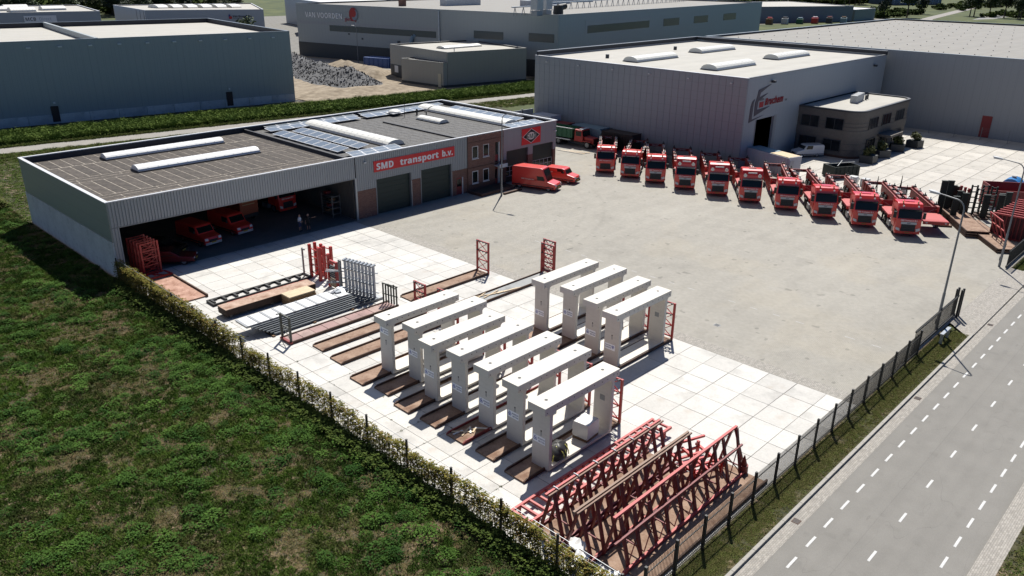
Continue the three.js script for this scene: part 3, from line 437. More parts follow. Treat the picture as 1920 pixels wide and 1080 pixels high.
{ // far-left pale sheds
  const g = thing('pale_shed', 'low grey shed with arched rooflights and a white board reading MCB Direct', 'building');
  shell(g, [[36, -259], [91, -249], [101, -300], [46, -310]], 9, mat(0.33, 0.37, 0.40, 0.6), M.roofPale, { lip: 0.3 });
  for (const [x, z] of [[46, -266], [60, -272], [66, -262], [78, -268], [70, -284]]) rooflight(g, x, x + 8, z - 5, z, 8.7, 1.4, 'x');
  const s = printed(10, 2.2, 40, (c, w, h) => { c.fillStyle = '#dfe3e6'; c.fillRect(0, 0, w, h); c.fillStyle = '#333a44'; c.font = 'bold 62px sans-serif'; c.textBaseline = 'middle'; c.fillText('MCB', 12, h * 0.52); c.fillStyle = '#9aa6b4'; c.font = '58px sans-serif'; c.fillText('Direct', 180, h * 0.52); });
  const o = mesh('name_board', plateGeo(10, 2.2, 0.2), s, g); o.position.set(72, 6.8, -252.3); o.rotation.y = -0.18;
  const v = thing('pale_shed', 'pale grey shed with blue and red wall emblem and a row of arched rooflights', 'building');
  shell(v, [[106, -246], [145, -229], [168, -280], [112, -292]], 9, mat(0.42, 0.46, 0.5, 0.6), M.roofPale, { lip: 0.3 });
  for (let k = 0; k < 6; k++) rooflight(v, 118 + 5.2 * k, 122 + 5.2 * k, -272 + 2 * k, -262 + 2 * k, 8.7, 1.2, 'x');
  for (let k = 0; k < 3; k++) facadeBands(v, [106, -246], [108.5, -265], [[2 + 5 * k, 2.4 + 5 * k, 0.2, 8.6, M.trimDark, 'wall_joint']]);
  const s2 = lettering(9, 2.6, 40, (c, w, h) => { c.fillStyle = '#1c2f86'; c.fillRect(14, 20, 22, 64); c.fillStyle = '#c8322b'; c.beginPath(); c.arc(40, 64, 22, 0, 7); c.fill(); c.fillStyle = '#23262c'; c.font = 'bold 42px sans-serif'; c.fillText('Van Beusekom', 74, 62, 280); c.fillRect(74, 76, 250, 4); });
  const o2 = mesh('emblem', new THREE.PlaneGeometry(9, 2.6), s2, v); o2.position.set(136.6, 6.4, -232.3); o2.rotation.y = -0.411;
  facadeBands(v, [106, -246], [145, -229], [[33, 37, 2.6, 3.0, M.trimDark, 'door_canopy', 1.5]]);
  const w = thing('white_shed', 'white gabled shed with lower grey wing beside the dark works hall', 'building');
  shell(w, [[170, -218], [205, -205], [225, -270], [185, -280]], 11, M.cladLight, mat(0.7, 0.7, 0.7, 0.8), { lip: 0.2 });
  shell(w, [[151, -213], [169, -206], [178, -222], [160, -229]], 6.5, mat(0.25, 0.3, 0.38, 0.6), M.roofPale, { lip: 0.2 });
  const y = thing('long_white_shed', 'very long pale blue shed along the top edge behind the works hall', 'building');
  shell(y, [[190, -250], [420, -190], [440, -240], [210, -310]], 10, mat(0.42, 0.48, 0.54, 0.6), mat(0.62, 0.66, 0.7, 0.8), { lip: 0.2 });
}
{ // works hall with grey letters
  const g = thing('works_hall', 'big dark grey works hall reading VAN VOORDEN with dark plinth and strip windows', 'building');
  const A = [111, -149.5], B = [130.3, -63.4], C = [258, -77], D = [240, -165];
  const r = shell(g, [A, B, C, D], 14.9, M.cladBlue, M.roofGrey, { lip: 0.35, trim: mat(0.16, 0.19, 0.22, 0.5) });
  const win = mat(0.06, 0.085, 0.095, 0.2);
  facadeBands(g, A, B, [[0, 88.2, 0, 4.1, M.cladDark, 'dark_plinth'], [1, 52, 9.4, 10.2, M.cladHall, 'light_band'], [13, 51.3, 7.7, 9.3, win, 'strip_window'], [63.5, 72.5, 8.3, 10.2, win, 'strip_window'], [80, 87.2, 8.4, 10.4, win, 'strip_window'], [52.2, 52.7, 4, 14.6, M.galv, 'downpipe', 0.3], [25, 25.6, 5.9, 6.4, M.trimDark, 'vent'], [38, 39, 5.5, 6.3, M.trimDark, 'vent'], [20, 20.6, 7.0, 7.4, M.trimDark, 'lamp']]);
  facadeBands(g, B, C, [[12, 46, 9.8, 13.2, M.cladHall, 'window_surround', 0.04], [13, 45.5, 10.0, 11.9, win, 'strip_window'], [54, 64, 9.9, 12.0, win, 'strip_window'], [74, 84, 9.9, 12.0, win, 'strip_window'], [96, 106, 9.9, 12.0, win, 'strip_window']]);
  const tm = mat(0.55, 0.56, 0.57, 0.6);
  const s = lettering(23, 3.2, 32, (c, w, h) => { c.fillStyle = '#ffffff'; c.font = 'bold 66px sans-serif'; c.textBaseline = 'middle'; c.fillText('VAN VOORDEN', 6, h * 0.5, 480); c.fillStyle = '#a8434c'; c.font = 'bold 40px sans-serif'; c.fillText('gieterij', 500, h * 0.72, 150); });
  const o = mesh('name_lettering', new THREE.PlaneGeometry(23, 3.2), s, g), th = Math.atan2(-(B[1] - A[1]), B[0] - A[0]); o.rotation.y = th; const P = (t, y, out) => { const d = V(B[0] - A[0], 0, B[1] - A[1]).normalize(); return V(A[0], y, A[1]).addScaledVector(d, t).add(V(-d.z, 0, d.x).multiplyScalar(-out).multiplyScalar(-1)); };
  o.position.copy(P(15, 11.9, 0.13));
  const em = lettering(3.6, 4, 40, (c, w, h) => { c.fillStyle = '#a9322f'; c.beginPath(); c.ellipse(w * 0.5, h * 0.5, w * 0.42, h * 0.46, 0, 0, 7); c.fill(); c.fillStyle = '#8a93a0'; c.beginPath(); c.ellipse(w * 0.66, h * 0.55, w * 0.3, h * 0.36, 0.3, 0, 7); c.fill(); c.fillStyle = '#b5302c'; c.beginPath(); c.arc(w * 0.5, h * 0.42, w * 0.3, 0, 7); c.fill(); });
  const e = mesh('emblem', new THREE.PlaneGeometry(3.6, 4), em, g); e.rotation.y = th; e.position.copy(P(22.5, 12.6, 0.24));
  // rooftop plant and pipe bridge on trestles
  for (let k = 0; k < 34; k++) { const x = 124 + k * 3.6, z = -72 - k * 0.6 - (k > 6 ? 9 : 0), o2 = new MB(); o2.bar([x - 0.6, 14.5, z], [x, 16.4, z], 0.12).bar([x + 0.6, 14.5, z], [x, 16.4, z], 0.12); o2.build('pipe_trestle', M.steel, g); }
  new MB().bar([123, 16.5, -72], [145.6, 16.5, -75.6], 0.5, 0.25).build('roof_pipe', M.galv, g); new MB().bar([149, 16.5, -85], [246, 16.5, -101.5], 0.5, 0.25).bar([149, 16.9, -88], [246, 16.9, -104], 0.4, 0.3).build('roof_pipe', M.galv, g);
  for (const [x, z] of [[127.5, -68], [131.5, -68.6]]) { new MB().box(x, 17.2, z, 2.2, 2.4, 2.2).build('cooling_unit', M.galvPale, g); new MB().box(x, 15.2, z, 2.0, 1.2, 2.0).build('unit_frame', M.steel, g); }
  new MB().tube([136, 14.5, -68.5], [136, 16.8, -68.5], 1.3, 1.2, 12).tube([136, 16.2, -68.5], [138.5, 16.6, -68.3], 0.9, 0.7, 10).build('fan_cowl', M.black, g);
  for (const [x, z, w] of [[168, -105, 12], [186, -112, 9], [150, -120, 14], [205, -118, 10]]) { new MB().box(x, 15.4, z, w, 1.8, 3).build('air_unit', M.galvPale, g); }
  new MB().box(131.5, 15.3, -125, 1.6, 2.2, 1.6).build('chimney', M.brick, g);
  // blue ducts on the wall
  new MB().tube([118.5, 2, -108], [120.5, 7.8, -107], 0.55, 0.55, 10).tube([120.5, 7.8, -107], [122.5, 8, -105], 0.55, 0.55, 10).build('extract_duct', mat(0.2, 0.3, 0.38, 0.5), g); new MB().tube([117, 2, -112], [117.5, 5.6, -112], 0.6, 0.6, 10).build('extract_duct', mat(0.12, 0.2, 0.3, 0.5), g);
}
{ // beige shed in front of the works hall
  const g = thing('beige_shed', 'low beige metal shed with lean-to and cream door by the reed ditch', 'building');
  shell(g, [[99.6, -69.4], [121.2, -65.3], [126.4, -90], [102, -93.4]], 7.6, M.cladBeige, M.roofPale, { lip: 0.25, trim: mat(0.25, 0.25, 0.24, 0.6) });
  shell(g, [[97.2, -83], [98.2, -69.3], [99.5, -69.4], [100.9, -83]], 5.4, M.cladBeige, M.roofPale, { lip: 0.15, t: 0.2, trim: mat(0.25, 0.25, 0.24, 0.6) });
  facadeBands(g, [97.2, -83], [98.2, -69.3], [[0, 13.7, 0, 0.5, M.cladDark, 'plinth'], [12.1, 13.1, 0.1, 3.0, mat(0.62, 0.56, 0.42, 0.7), 'cream_door', 0.1]]);
  facadeBands(g, [98.2, -69.3], [121.2, -65.3], [[0, 23.3, 0, 0.5, M.cladDark, 'plinth']]);
  facadeBands(g, [102, -93.4], [100.9, -83.1], [[0.2, 10, 0, 3.0, M.cladDark, 'dark_base'], [2, 3.6, 1.2, 2.8, M.white, 'window', 0.1]]);
  rooflight(g, 106, 118, -80.5, -77.5, 7.35, 0.5, 'x'); new MB().tube([104, 7.2, -72], [104, 8.3, -72], 0.1).build('vent_pipe', M.galv, g);
}
{ // neighbour's hall with logo
  const g = thing('neighbour_hall', 'light grey panelled hall with pale flat roof, four rooflights and red wall lettering', 'building');
  const X0 = 77.2, X1 = 126.2, Z0 = -22.2, Z1 = 16.3, H = 12.1, DX0 = 80.8, DX1 = 86.1, DH = 6.2;
  new MB().b(X0, X0 + 0.3, 0, H, Z0, Z1).build('long_wall', mat(0.36, 0.38, 0.41, 0.33), g);
  { const pg = new MB().box(0, 0, 0, 0.05, H - 0.3, 1.035).geo(); for (let k = 0; k < 36; k++) { const o = mesh('wall_panel', pg, M.cladHall, g); o.position.set(X0 - 0.03, H / 2 + 0.05, Z0 + 0.55 + k * 1.07); } }
  new MB().b(X0 + 0.31, DX0, 0, H, Z1 - 0.3, Z1).b(DX0, DX1, DH, H, Z1 - 0.3, Z1).b(DX1, X1, 0, H, Z1 - 0.3, Z1).build('front_wall', M.cladLight, g);
  new MB().b(X1 - 0.3, X1, 0, H, Z0, Z1 - 0.31).build('end_wall', M.cladHall, g); new MB().b(X0 + 0.31, X1 - 0.31, 0, H, Z0, Z0 + 0.3).build('back_wall', M.cladHall, g);
  const rf = mesh('roof', sheet([[X0 + 0.28, Z0 + 0.28], [X1 - 0.28, Z0 + 0.28], [X1 - 0.28, Z1 - 0.28], [X0 + 0.28, Z1 - 0.28]], H - 0.25), M.roofPale, g); new MB().b(X0 + 0.4, X1 - 0.4, H - 0.7, H - 0.4, Z0 + 0.4, Z1 - 0.4).build('deck', M.cladDark, rf);
  new MB().b(X0 - 0.08, X0 + 0.3, H, H + 0.08, Z0 - 0.05, Z1 + 0.05).build('roof_trim', M.trim, g); new MB().b(X0 + 0.31, X1, H, H + 0.075, Z1 - 0.3, Z1 + 0.05).build('roof_trim', M.trimDark, g);
  new MB().b(X0 + 0.31, X1, H, H + 0.6, Z0, Z0 + 0.3).build('back_upstand', M.parapet, g); new MB().b(X1 - 0.35, X1, H + 0.08, H + 0.6, Z0 + 0.31, Z1).build('end_upstand', M.parapet, g); new MB().b(X0 + 0.31, X1, H + 0.61, H + 0.68, Z0 - 0.02, Z0 + 0.32).b(X1 - 0.37, X1 + 0.02, H + 0.605, H + 0.675, Z0 + 0.33, Z1).build('roof_trim', M.cladHall, g);
  for (const [x, z] of [[83.2, -8.8], [104.1, -10], [83.4, 5.2], [104.6, 4.1]]) rooflight(rf, x, x + 11.4, z, z + 2.8, H - 0.25, 0.75, 'x');
  for (const [x, z] of [[85.2, -13.5], [106.4, -14.3]]) new MB().tube([x, H - 0.3, z], [x, H + 0.35, z], 0.3, 0.3, 10).build('roof_vent', M.trimDark, rf);
  for (let k = 0; k < 6; k++) new MB().box(X0 - 0.2, 11.3, -19.5 + k * 6.7, 0.3, 0.14, 0.3).build('wall_lamp', M.white, g);
  new MB().b(DX0 + 0.02, DX1 - 0.02, 0, DH - 0.02, Z1 - 3, Z1 - 2.9).build('door_recess', M.black, g); new MB().b(DX0 - 0.12, DX0 + 0.02, 0, DH, Z1, Z1 + 0.06).b(DX1 - 0.02, DX1 + 0.8, 0, DH + 0.1, Z1, Z1 + 0.06).build('door_frame', M.cladHall, g);
  // logo: bent strokes and lettering
  const lg = (pts, m, nm) => { const s = new THREE.Shape(pts.map(([x, y]) => new THREE.Vector2((x + 22.2) * 0.9306 - 22.2, 25.5 - (25.5 - y) * 0.9306))); const o = mesh(nm, slab(s, 0.05), m, g); o.position.set(0, 0, Z1 + 0.01); };
  const pur = mat(0.10, 0.085, 0.11, 0.5);
  lg([[88.2, 9.2], [92, 9.75], [88.9, 8.75], [88.6, 8.1], [91.2, 8.5], [88.4, 7.5], [88.3, 6.3], [92.3, 6.45], [87.6, 5.4], [87.5, 7.4], [87.8, 7.9]], pur, 'logo_stroke');
  lg([[86.6, 7.6], [87.3, 8.0], [87.1, 7.4], [87.0, 5.0], [90.6, 5.3], [86.2, 4.6], [86.3, 7.0]], pur, 'logo_stroke');
  const t = lettering(9.4, 1.9, 64, (c, w, h) => { c.fillStyle = '#24262b'; c.font = 'bold 34px sans-serif'; c.fillText('Gebr.', 6, 48, 96); c.fillStyle = '#b3262c'; c.fillRect(6, 60, 84, 52); c.font = 'italic bold 88px sans-serif'; c.strokeStyle = '#5d1418'; c.lineWidth = 6; c.strokeText('Bruchem', 108, 100, 420); c.fillText('Bruchem', 108, 100, 420); c.fillStyle = '#24262b'; c.font = 'bold 30px sans-serif'; c.fillText('BV', 544, 100); });
  const o = mesh('name_lettering', new THREE.PlaneGeometry(8.7, 1.77), t, g); o.position.set(85.4, 8.6, Z1 + 0.05);
  for (const [x, y] of [[84.0, 11.2], [120.7, 10.7]]) { new MB().box(x, y, Z1 + 0.35, 0.5, 0.3, 0.5).box(x, y + 0.1, Z1 + 0.1, 0.1, 0.1, 0.3).build('floodlight', M.trimDark, g); }
  // rounded brown office annexe
  const a = thing('office_annexe', 'dark brown two storey office annexe with rounded corners and ribbon windows', 'building');
  const ax0 = 94.0, ax1 = 114.6, az0 = 16.35, az1 = 25.7, r = 2.2, ah = 7.2;
  const outline = (e) => { const s = new THREE.Shape(); s.moveTo(ax0 - e, -az0); s.lineTo(ax0 - e, -(az1 - r)); s.absarc(ax0 + r, -(az1 - r), r + e, Math.PI, Math.PI * 1.5, false); s.lineTo(ax1 - r, -az1 - e); s.absarc(ax1 - r, -(az1 - r), r + e, -Math.PI / 2, 0, false); s.lineTo(ax1 + e, -az0); return s; };
  const band = (y0, y1, e, m, nm, hole) => { const s = outline(e); if (hole) { const q = outline(-0.3).getPoints(12); s.holes.push(new THREE.Path(q)); } const gg = new THREE.ExtrudeGeometry(s, { depth: y1 - y0, bevelEnabled: false, curveSegments: 12 }); gg.rotateX(-Math.PI / 2); gg.translate(0, y0, 0); mesh(nm, gg, m, a); };
  band(0, 0.35, 0.02, M.brickDark, 'plinth'); band(0.35, 2.9, -0.02, M.annex, 'lower_wall'); band(2.9, 4.0, 0.06, M.annex, 'storey_band'); band(4.0, 5.7, -0.02, M.annex, 'upper_wall'); band(5.7, 6.7, 0.06, M.annex, 'eaves_band'); band(6.7, 6.95, 0.12, M.trimDark, 'roof_edge', true); band(6.7, 6.76, -0.32, M.roofPale, 'roof');
  for (const y of [1.2, 2.1, 4.55, 5.1]) band(y, y + 0.05, 0.03, M.trimDark, 'shadow_joint');
  for (const y of [1.75, 4.85]) { for (const z of [18.3, 22.0]) window_(a, ax0 - 0.05, y, 2.7, 1.7, z, { frame: M.trimDark, turn: -Math.PI / 2, sill: false, mullions: 1, pane: M.glassDark }); for (const x of [99, 104, 109.5]) window_(a, x, y, 3.3, 1.7, az1 + 0.05, { frame: M.trimDark, sill: false, mullions: 2, pane: M.glassDark }); }
  new MB().b(101.5, 106.5, 2.55, 2.9, az1 + 0.07, az1 + 2.0).build('porch_roof', M.annex, a);
  for (let k = 0; k < 4; k++) new MB().box(103 + k * 1.25, 7.35, 20.8 - k * 0.2, 0.7, 1.1, 1.0).build('air_conditioner', M.galvPale, a);
  for (const [x, z] of [[107.6, 20.8], [108.8, 20.6]]) new MB().tube([x, 6.7, z], [x, 7.5, z], 0.16).build('roof_vent', M.trimDark, a);
}
{ // huge warehouse on the right
  const g = thing('distribution_warehouse', 'huge blue grey warehouse with brown grey roof at the right edge', 'building');
  const c = [[126.6, -20.5], [128.2, 100], [236, 100], [231, -20.5]];
  shell(g, c, 12.85, M.cladHall, M.roofGrey, { lip: 0.35, trim: mat(0.36, 0.42, 0.47, 0.5) });
  facadeBands(g, c[0], c[1], [[53.5, 55, 0.1, 3.6, mat(0.3, 0.03, 0.03, 0.6), 'red_door', 0.1]]);
  const jm2 = mat(0.30, 0.32, 0.345, 0.5), bandsj = []; for (let k = 1; k < 60; k++) bandsj.push([k * 1.9, k * 1.9 + 0.03, 0.3, 12.4, jm2, 'panel_joint', 0.006]); facadeBands(g, c[0], c[1], bandsj);
  for (let i = 0; i < 9; i++) { const s = new MB(); for (let j = 0; j < 46; j++) s.box(134 + i * 11 + rr(-0.2, 0.2), 12.56, -17 + j * 2.5, 0.13, 0.12, 0.13); s.build('roof_fixing_row', M.trimDark, g); }
  const f = thing('mesh_fence', 'dark mesh fence along the foot of the huge warehouse', 'fence');
  for (let k = 0; k < 18; k++) new MB().tube([124.6, 0, 18 + k * 4], [124.6, 2.1, 18 + k * 4], 0.04).build('post', M.post, f);
  { const m = new MB(); for (let k = 0; k < 9; k++) m.bar([124.6, 0.1 + k * 0.24, 18], [124.6, 0.1 + k * 0.24, 86], 0.012); m.build('wire', M.post, f); }
}
{ // far right buildings
  const g = thing('grey_shed', 'long grey shed with white roof edge and goods stored in front', 'building');
  shell(g, [[352, -151], [438, -116], [470, -170], [380, -200]], 8, mat(0.2, 0.23, 0.26, 0.6), M.roofPale, { lip: 0.2 });
  const s = thing('small_green_shed', 'small grey green shed with white roof beside the long grey shed', 'building');
  shell(s, [[441, -116], [470, -116], [478, -140], [449, -140]], 6, mat(0.2, 0.25, 0.24, 0.6), mat(0.75, 0.75, 0.75, 0.7), { lip: 0.15 });
  const gl = thing('glass_office', 'distant blue glass office block among trees at the top edge', 'building');
  shell(gl, [[700, -190], [760, -170], [770, -200], [715, -215]], 15, mat(0.1, 0.15, 0.25, 0.2), M.roofGrey, { lip: 0.2 });
  for (let k = 0; k < 9; k++) facadeBands(gl, [700, -190], [760, -170], [[2 + k * 7, 2.6 + k * 7, 0.3, 14.8, M.cladLight, 'mullion', 0.3]]);
  const cols = [M.white, M.redDull, M.woodDark, M.galvPale, M.contGreen, M.red, M.trimDark, M.contBlue]; const nm = ['white', 'dull red', 'brown', 'silver', 'green', 'bright red', 'dark', 'blue grey'];
  for (let k = 0; k < 8; k++) { const o = thing('stored_crate', nm[k] + ' crate load stored in front of the long grey shed', 'crate', [356 + k * 9.5, -0.1, -140 + k * 3.7], 0.3, 'goods stored before the grey shed'); const h = rr(1.5, 3); new MB().box(0, h / 2 + 0.15, 0, rr(4, 7), h, 3).build('crate', cols[k], o); new MB().box(0, 0.08, 0, 4, 0.15, 3).build('skid', M.woodDark, o); new MB().box(0.4, h + 0.5, 0, 2.4, 0.7, 2.2).build('top_load', cols[(k + 3) % 8], o); }
}

// ---------------------------------------------------------------- culvert frames on steel pallets
function palletGeo(L, w, end) {
  const o = {}; o.plate = new MB().b(0, L, 0.03, 0.1, 0.08, w - 0.08).geo(); o.rail = new MB().b(0.2, L, 0.02, 0.22, -0.04, 0.04).obox(V(0.1, 0.1, 0), V(0.1, 0.04, 0), V(0, 0.07, 0), V(0, 0, 0.04)).geo(); return o;
}
const palGeo = new Map();
function endFrame(g, x, w, h, m = M.redRack) {                 // latticed end of a pallet: two posts, rungs and cross bracing
  for (const z of [0.05, w - 0.05]) new MB().b(x - 0.07, x + 0.07, 0.1, h, z - 0.07, z + 0.07).build('end_post', m, g);
  const n = 3, f = new MB(); for (let k = 0; k <= n; k++) { const y = 0.35 + (h - 0.4) * k / n; f.b(x - 0.045, x + 0.045, y - 0.045, y + 0.045, 0.12, w - 0.12); }
  for (let k = 0; k < n; k++) { const y0 = 0.35 + (h - 0.4) * k / n, y1 = 0.35 + (h - 0.4) * (k + 1) / n; f.bar([x + 0.02, y0, 0.12], [x + 0.02, y1, w - 0.12], 0.045).bar([x - 0.03, y1, 0.12], [x - 0.03, y0, w - 0.12], 0.045); }
  f.build('end_lattice', m, g);
  const hk = new MB(); for (const y of [0.35 + (h - 0.4) / 3 * 2, h - 0.06]) for (let k = 0; k < 4; k++) hk.b(x - 0.22, x - 0.05, y - 0.03, y + 0.05, 0.2 + k * (w - 0.4) / 3 - 0.05, 0.2 + k * (w - 0.4) / 3 + 0.05); hk.build('stop_hook', M.black, g);
}
function pallet(label, x, z, L, w, { end = 0, plate = M.rust, rail = M.rustDark, group, name = 'steel_pallet' } = {}) {
  const g = thing(name, label, 'pallet', [x, 0.018, z], 0, group), key = L + '_' + w; if (!palGeo.has(key)) palGeo.set(key, palletGeo(L, w)); const q = palGeo.get(key);
  mesh('plate', q.plate, plate, g); for (const s of [0.05, w - 0.05]) { const r = mesh('rail', q.rail, rail, g); r.position.z = s; }
  if (end) endFrame(g, L - 0.1, w, end); return g;
}
const ordi = ['first', 'second', 'third', 'fourth', 'fifth', 'sixth', 'seventh', 'eighth', 'ninth', 'tenth'];
const frameGeo = (() => {
  const s = new THREE.Shape(); const w = 5.6, o = 0.42, h = 4.05, t = 0.46;
  s.moveTo(0, 0); s.lineTo(w, 0); s.lineTo(w, h - t - 0.12); s.lineTo(w + 0.12, h - t); s.lineTo(w + o, h - t); s.lineTo(w + o, h); s.lineTo(-o, h); s.lineTo(-o, h - t); s.lineTo(-0.12, h - t); s.lineTo(0, h - t - 0.12);
  const p = new THREE.Path(), a = 0.24, r = 0.28, b = 0.16, top = h - t; p.moveTo(a + r, b); p.quadraticCurveTo(a, b, a, b + r); p.lineTo(a, top - r); p.quadraticCurveTo(a, top, a + r, top); p.lineTo(w - a - r, top); p.quadraticCurveTo(w - a, top, w - a, top - r); p.lineTo(w - a, b + r); p.quadraticCurveTo(w - a, b, w - a - r, b); p.lineTo(a + r, b); s.holes.push(p);
  return slab(s, 1.26, 0.015);
})();
const frameLabel = printed(0.72, 0.34, 260, (c, w, h) => { c.fillStyle = '#eceff2'; c.fillRect(0, 0, w, h); c.strokeStyle = '#243f96'; c.lineWidth = 7; for (const [x, y] of [[34, 30], [24, 50], [46, 50]]) { c.beginPath(); c.arc(x, y, 13, 0, 7); c.stroke(); } c.fillStyle = '#1d2a55'; c.font = 'bold 29px sans-serif'; c.fillText('ROMEIN', 72, 40, 110); c.fillText('BETON', 84, 72, 96); });
const frameLabel2 = printed(0.72, 0.34, 260, (c, w, h) => { c.fillStyle = '#eceff2'; c.fillRect(0, 0, w, h); c.strokeStyle = '#243f96'; c.lineWidth = 7; for (const [x, y] of [[158, 30], [140, 30], [149, 48]]) { c.beginPath(); c.arc(x, y, 11, 0, 7); c.stroke(); } c.fillStyle = '#1d2a55'; c.font = 'bold 24px sans-serif'; c.fillText('PLAATSING', 8, 36, 112); c.fillText('ELEMENTEN', 8, 66, 112); });
frameLabel.color.setScalar(1); frameLabel2.color.setScalar(1);
const concVar = [[0.88, 0.855, 0.80], [0.84, 0.815, 0.76], [0.87, 0.835, 0.77], [0.81, 0.79, 0.745]].map((c) => mat(...c, 0.9, { map: tx.cast }));
const socketGeo = (() => { const m = new MB(); for (const x of [-0.25, 0.55, 0.95, 1.5, 1.95, 2.6, 3.05, 3.7, 4.4, 4.9, 5.45, 5.8]) m.tube([x, 3.78 + ((x * 7) % 0.09), 1.24], [x, 3.78 + ((x * 7) % 0.09), 1.266], 0.035, 0.035, 8); for (const x of [0.35, 5.2]) m.tube([x, 4.03, 0.63], [x, 4.058, 0.63], 0.1, 0.1, 10); return m.geo(); })();
const liftGeo = new MB().b(-0.012, 0.0, 1.98, 2.22, 0.6, 0.7).geo();
function culvert(label, x, z, ly, k, second = false) {
  const g = thing('culvert_frame', label, 'culvert frame', [x, 0.125, z], 0, second ? 'four culvert frames on the far pallets' : 'seven culvert frames along the hedge');
  mesh('frame', frameGeo, concVar[k % 4], g); mesh('anchor_socket', socketGeo, M.black, g);
  const l = mesh('label_plate', plateGeo(0.86, 0.44, 0.012), k === 10 ? frameLabel2 : frameLabel, g); l.rotation.y = -Math.PI / 2; l.position.set(-0.008, ly, 0.52);
  mesh('lifting_pocket', liftGeo, M.conc, g); new MB().b(-0.014, 0.002, 2.24, 2.33, 0.61, 0.69).build('anchor_hole', M.black, g);
  if (k === 6 || k === 10) new MB().b(5.345, 5.352, 2.0, 2.35, 0.45, 0.8).build('pocket', M.concGrey, g);
}
const fx = [[6.07, 29.25, 2.95], [6.65, 31.48, 1.9], [5.8, 34.1, 1.75], [6.1, 36.36, 1.5], [6.02, 38.85, 1.55], [5.95, 41.27, 1.75], [5.2, 43.95, 1.7]];
const pz = [28.8, 31.04, 33.62, 36.05, 38.47, 40.9, 43.45];
fx.forEach(([x, z, ly], k) => {
  pallet(ordi[k] + ' rusty steel pallet from the sheds along the hedge, carrying the ' + ordi[k] + ' culvert frame', [3.75, 4.1, 3.65, 3.75, 3.75, 3.8, 3.55][k], pz[k], 8.5, 1.52, { end: 3.05, group: 'rusty pallets under culvert frames', rail: k === 4 ? M.redDull : M.rustDark });
  culvert((k === 6 ? 'nearest culvert frame with a wrapped stack standing inside it' : k === 0 ? 'first culvert frame, farthest back in the row along the hedge' : ordi[k] + ' pale concrete culvert frame counted from the shed, row along the hedge'), x, z, ly, k);
});
[[18.34, 32.05, 1.35], [18.77, 34.45, 1.95], [18.1, 37.15, 1.5], [17.46, 39.35, 1.4]].forEach(([x, z, ly], k) => {
  pallet(ordi[k] + ' steel pallet of the far group, under its ' + ordi[k] + ' culvert frame', [16, 16.1, 15.7, 15.6][k], z - 0.15, 8.5, 1.52, { end: k ? 3.0 : 0, group: 'pallets under the far culvert frames' });
  culvert(k === 3 ? 'culvert frame nearest the camera in the far group of four' : ordi[k] + ' culvert frame of the far group of four, counted from the hall', x, z, ly, 7 + k, true);
});
pallet('long empty rusty pallet beside the pink decked pallet', 4.65, 22.95, 9.6, 1.38, { end: 2.5, group: 'empty rusty pallets' });
pallet('second long empty rusty pallet, next to the first culvert frame', 4.45, 25.45, 10.1, 1.45, { end: 2.5, group: 'empty rusty pallets' });
pallet('empty pallet with a single tall red end frame at the paving edge', 14.9, 20.1, 8.9, 1.52, { end: 3.0, group: 'empty rusty pallets' });
pallet('pallet with paired red end frames and loose battens in the middle of the yard', 15.9, 24.55, 11.6, 1.5, { end: 2.95, plate: M.concGrey, group: 'empty rusty pallets' });
{ const e = thing('spare_end_frame', 'spare red end frame standing behind the paired one', 'rack', [28.35, 0, 23.95], 0); endFrame(e, 0, 1.4, 2.95); new MB().b(-0.2, 0.2, 0.005, 0.1, 0, 1.4).build('foot_plate', M.rustDark, e); }
{ // loose battens on that pallet
  for (let k = 0; k < 7; k++) { const o = tag(new MB().box(0, 0, 0, rr(0.9, 2.4), 0.05, 0.09).build('batten', M.wood), 'pale timber batten lying on the pallet with paired red end frames', 'batten', 'battens on the mid-yard pallet'); o.position.set(19.5 + k * 0.5, 0.17 + 0.001 * k, 24.9 + 0.14 * k); o.rotation.y = rr(-0.5, 0.5); }
  for (let k = 0; k < 7; k++) { const o = tag(new MB().box(0, 0, 0, rr(0.5, 1.3), 0.05, 0.1).build('batten', k % 3 ? M.wood : M.white), 'timber offcut lying on the front of the fifth pallet in the hedge row', 'batten', 'offcuts on the fifth pallet'); o.position.set(4.3 + k * 0.22, 0.15 + 0.002 * k, 38.9 + 0.12 * k); o.rotation.y = rr(-0.9, 0.9); }
}
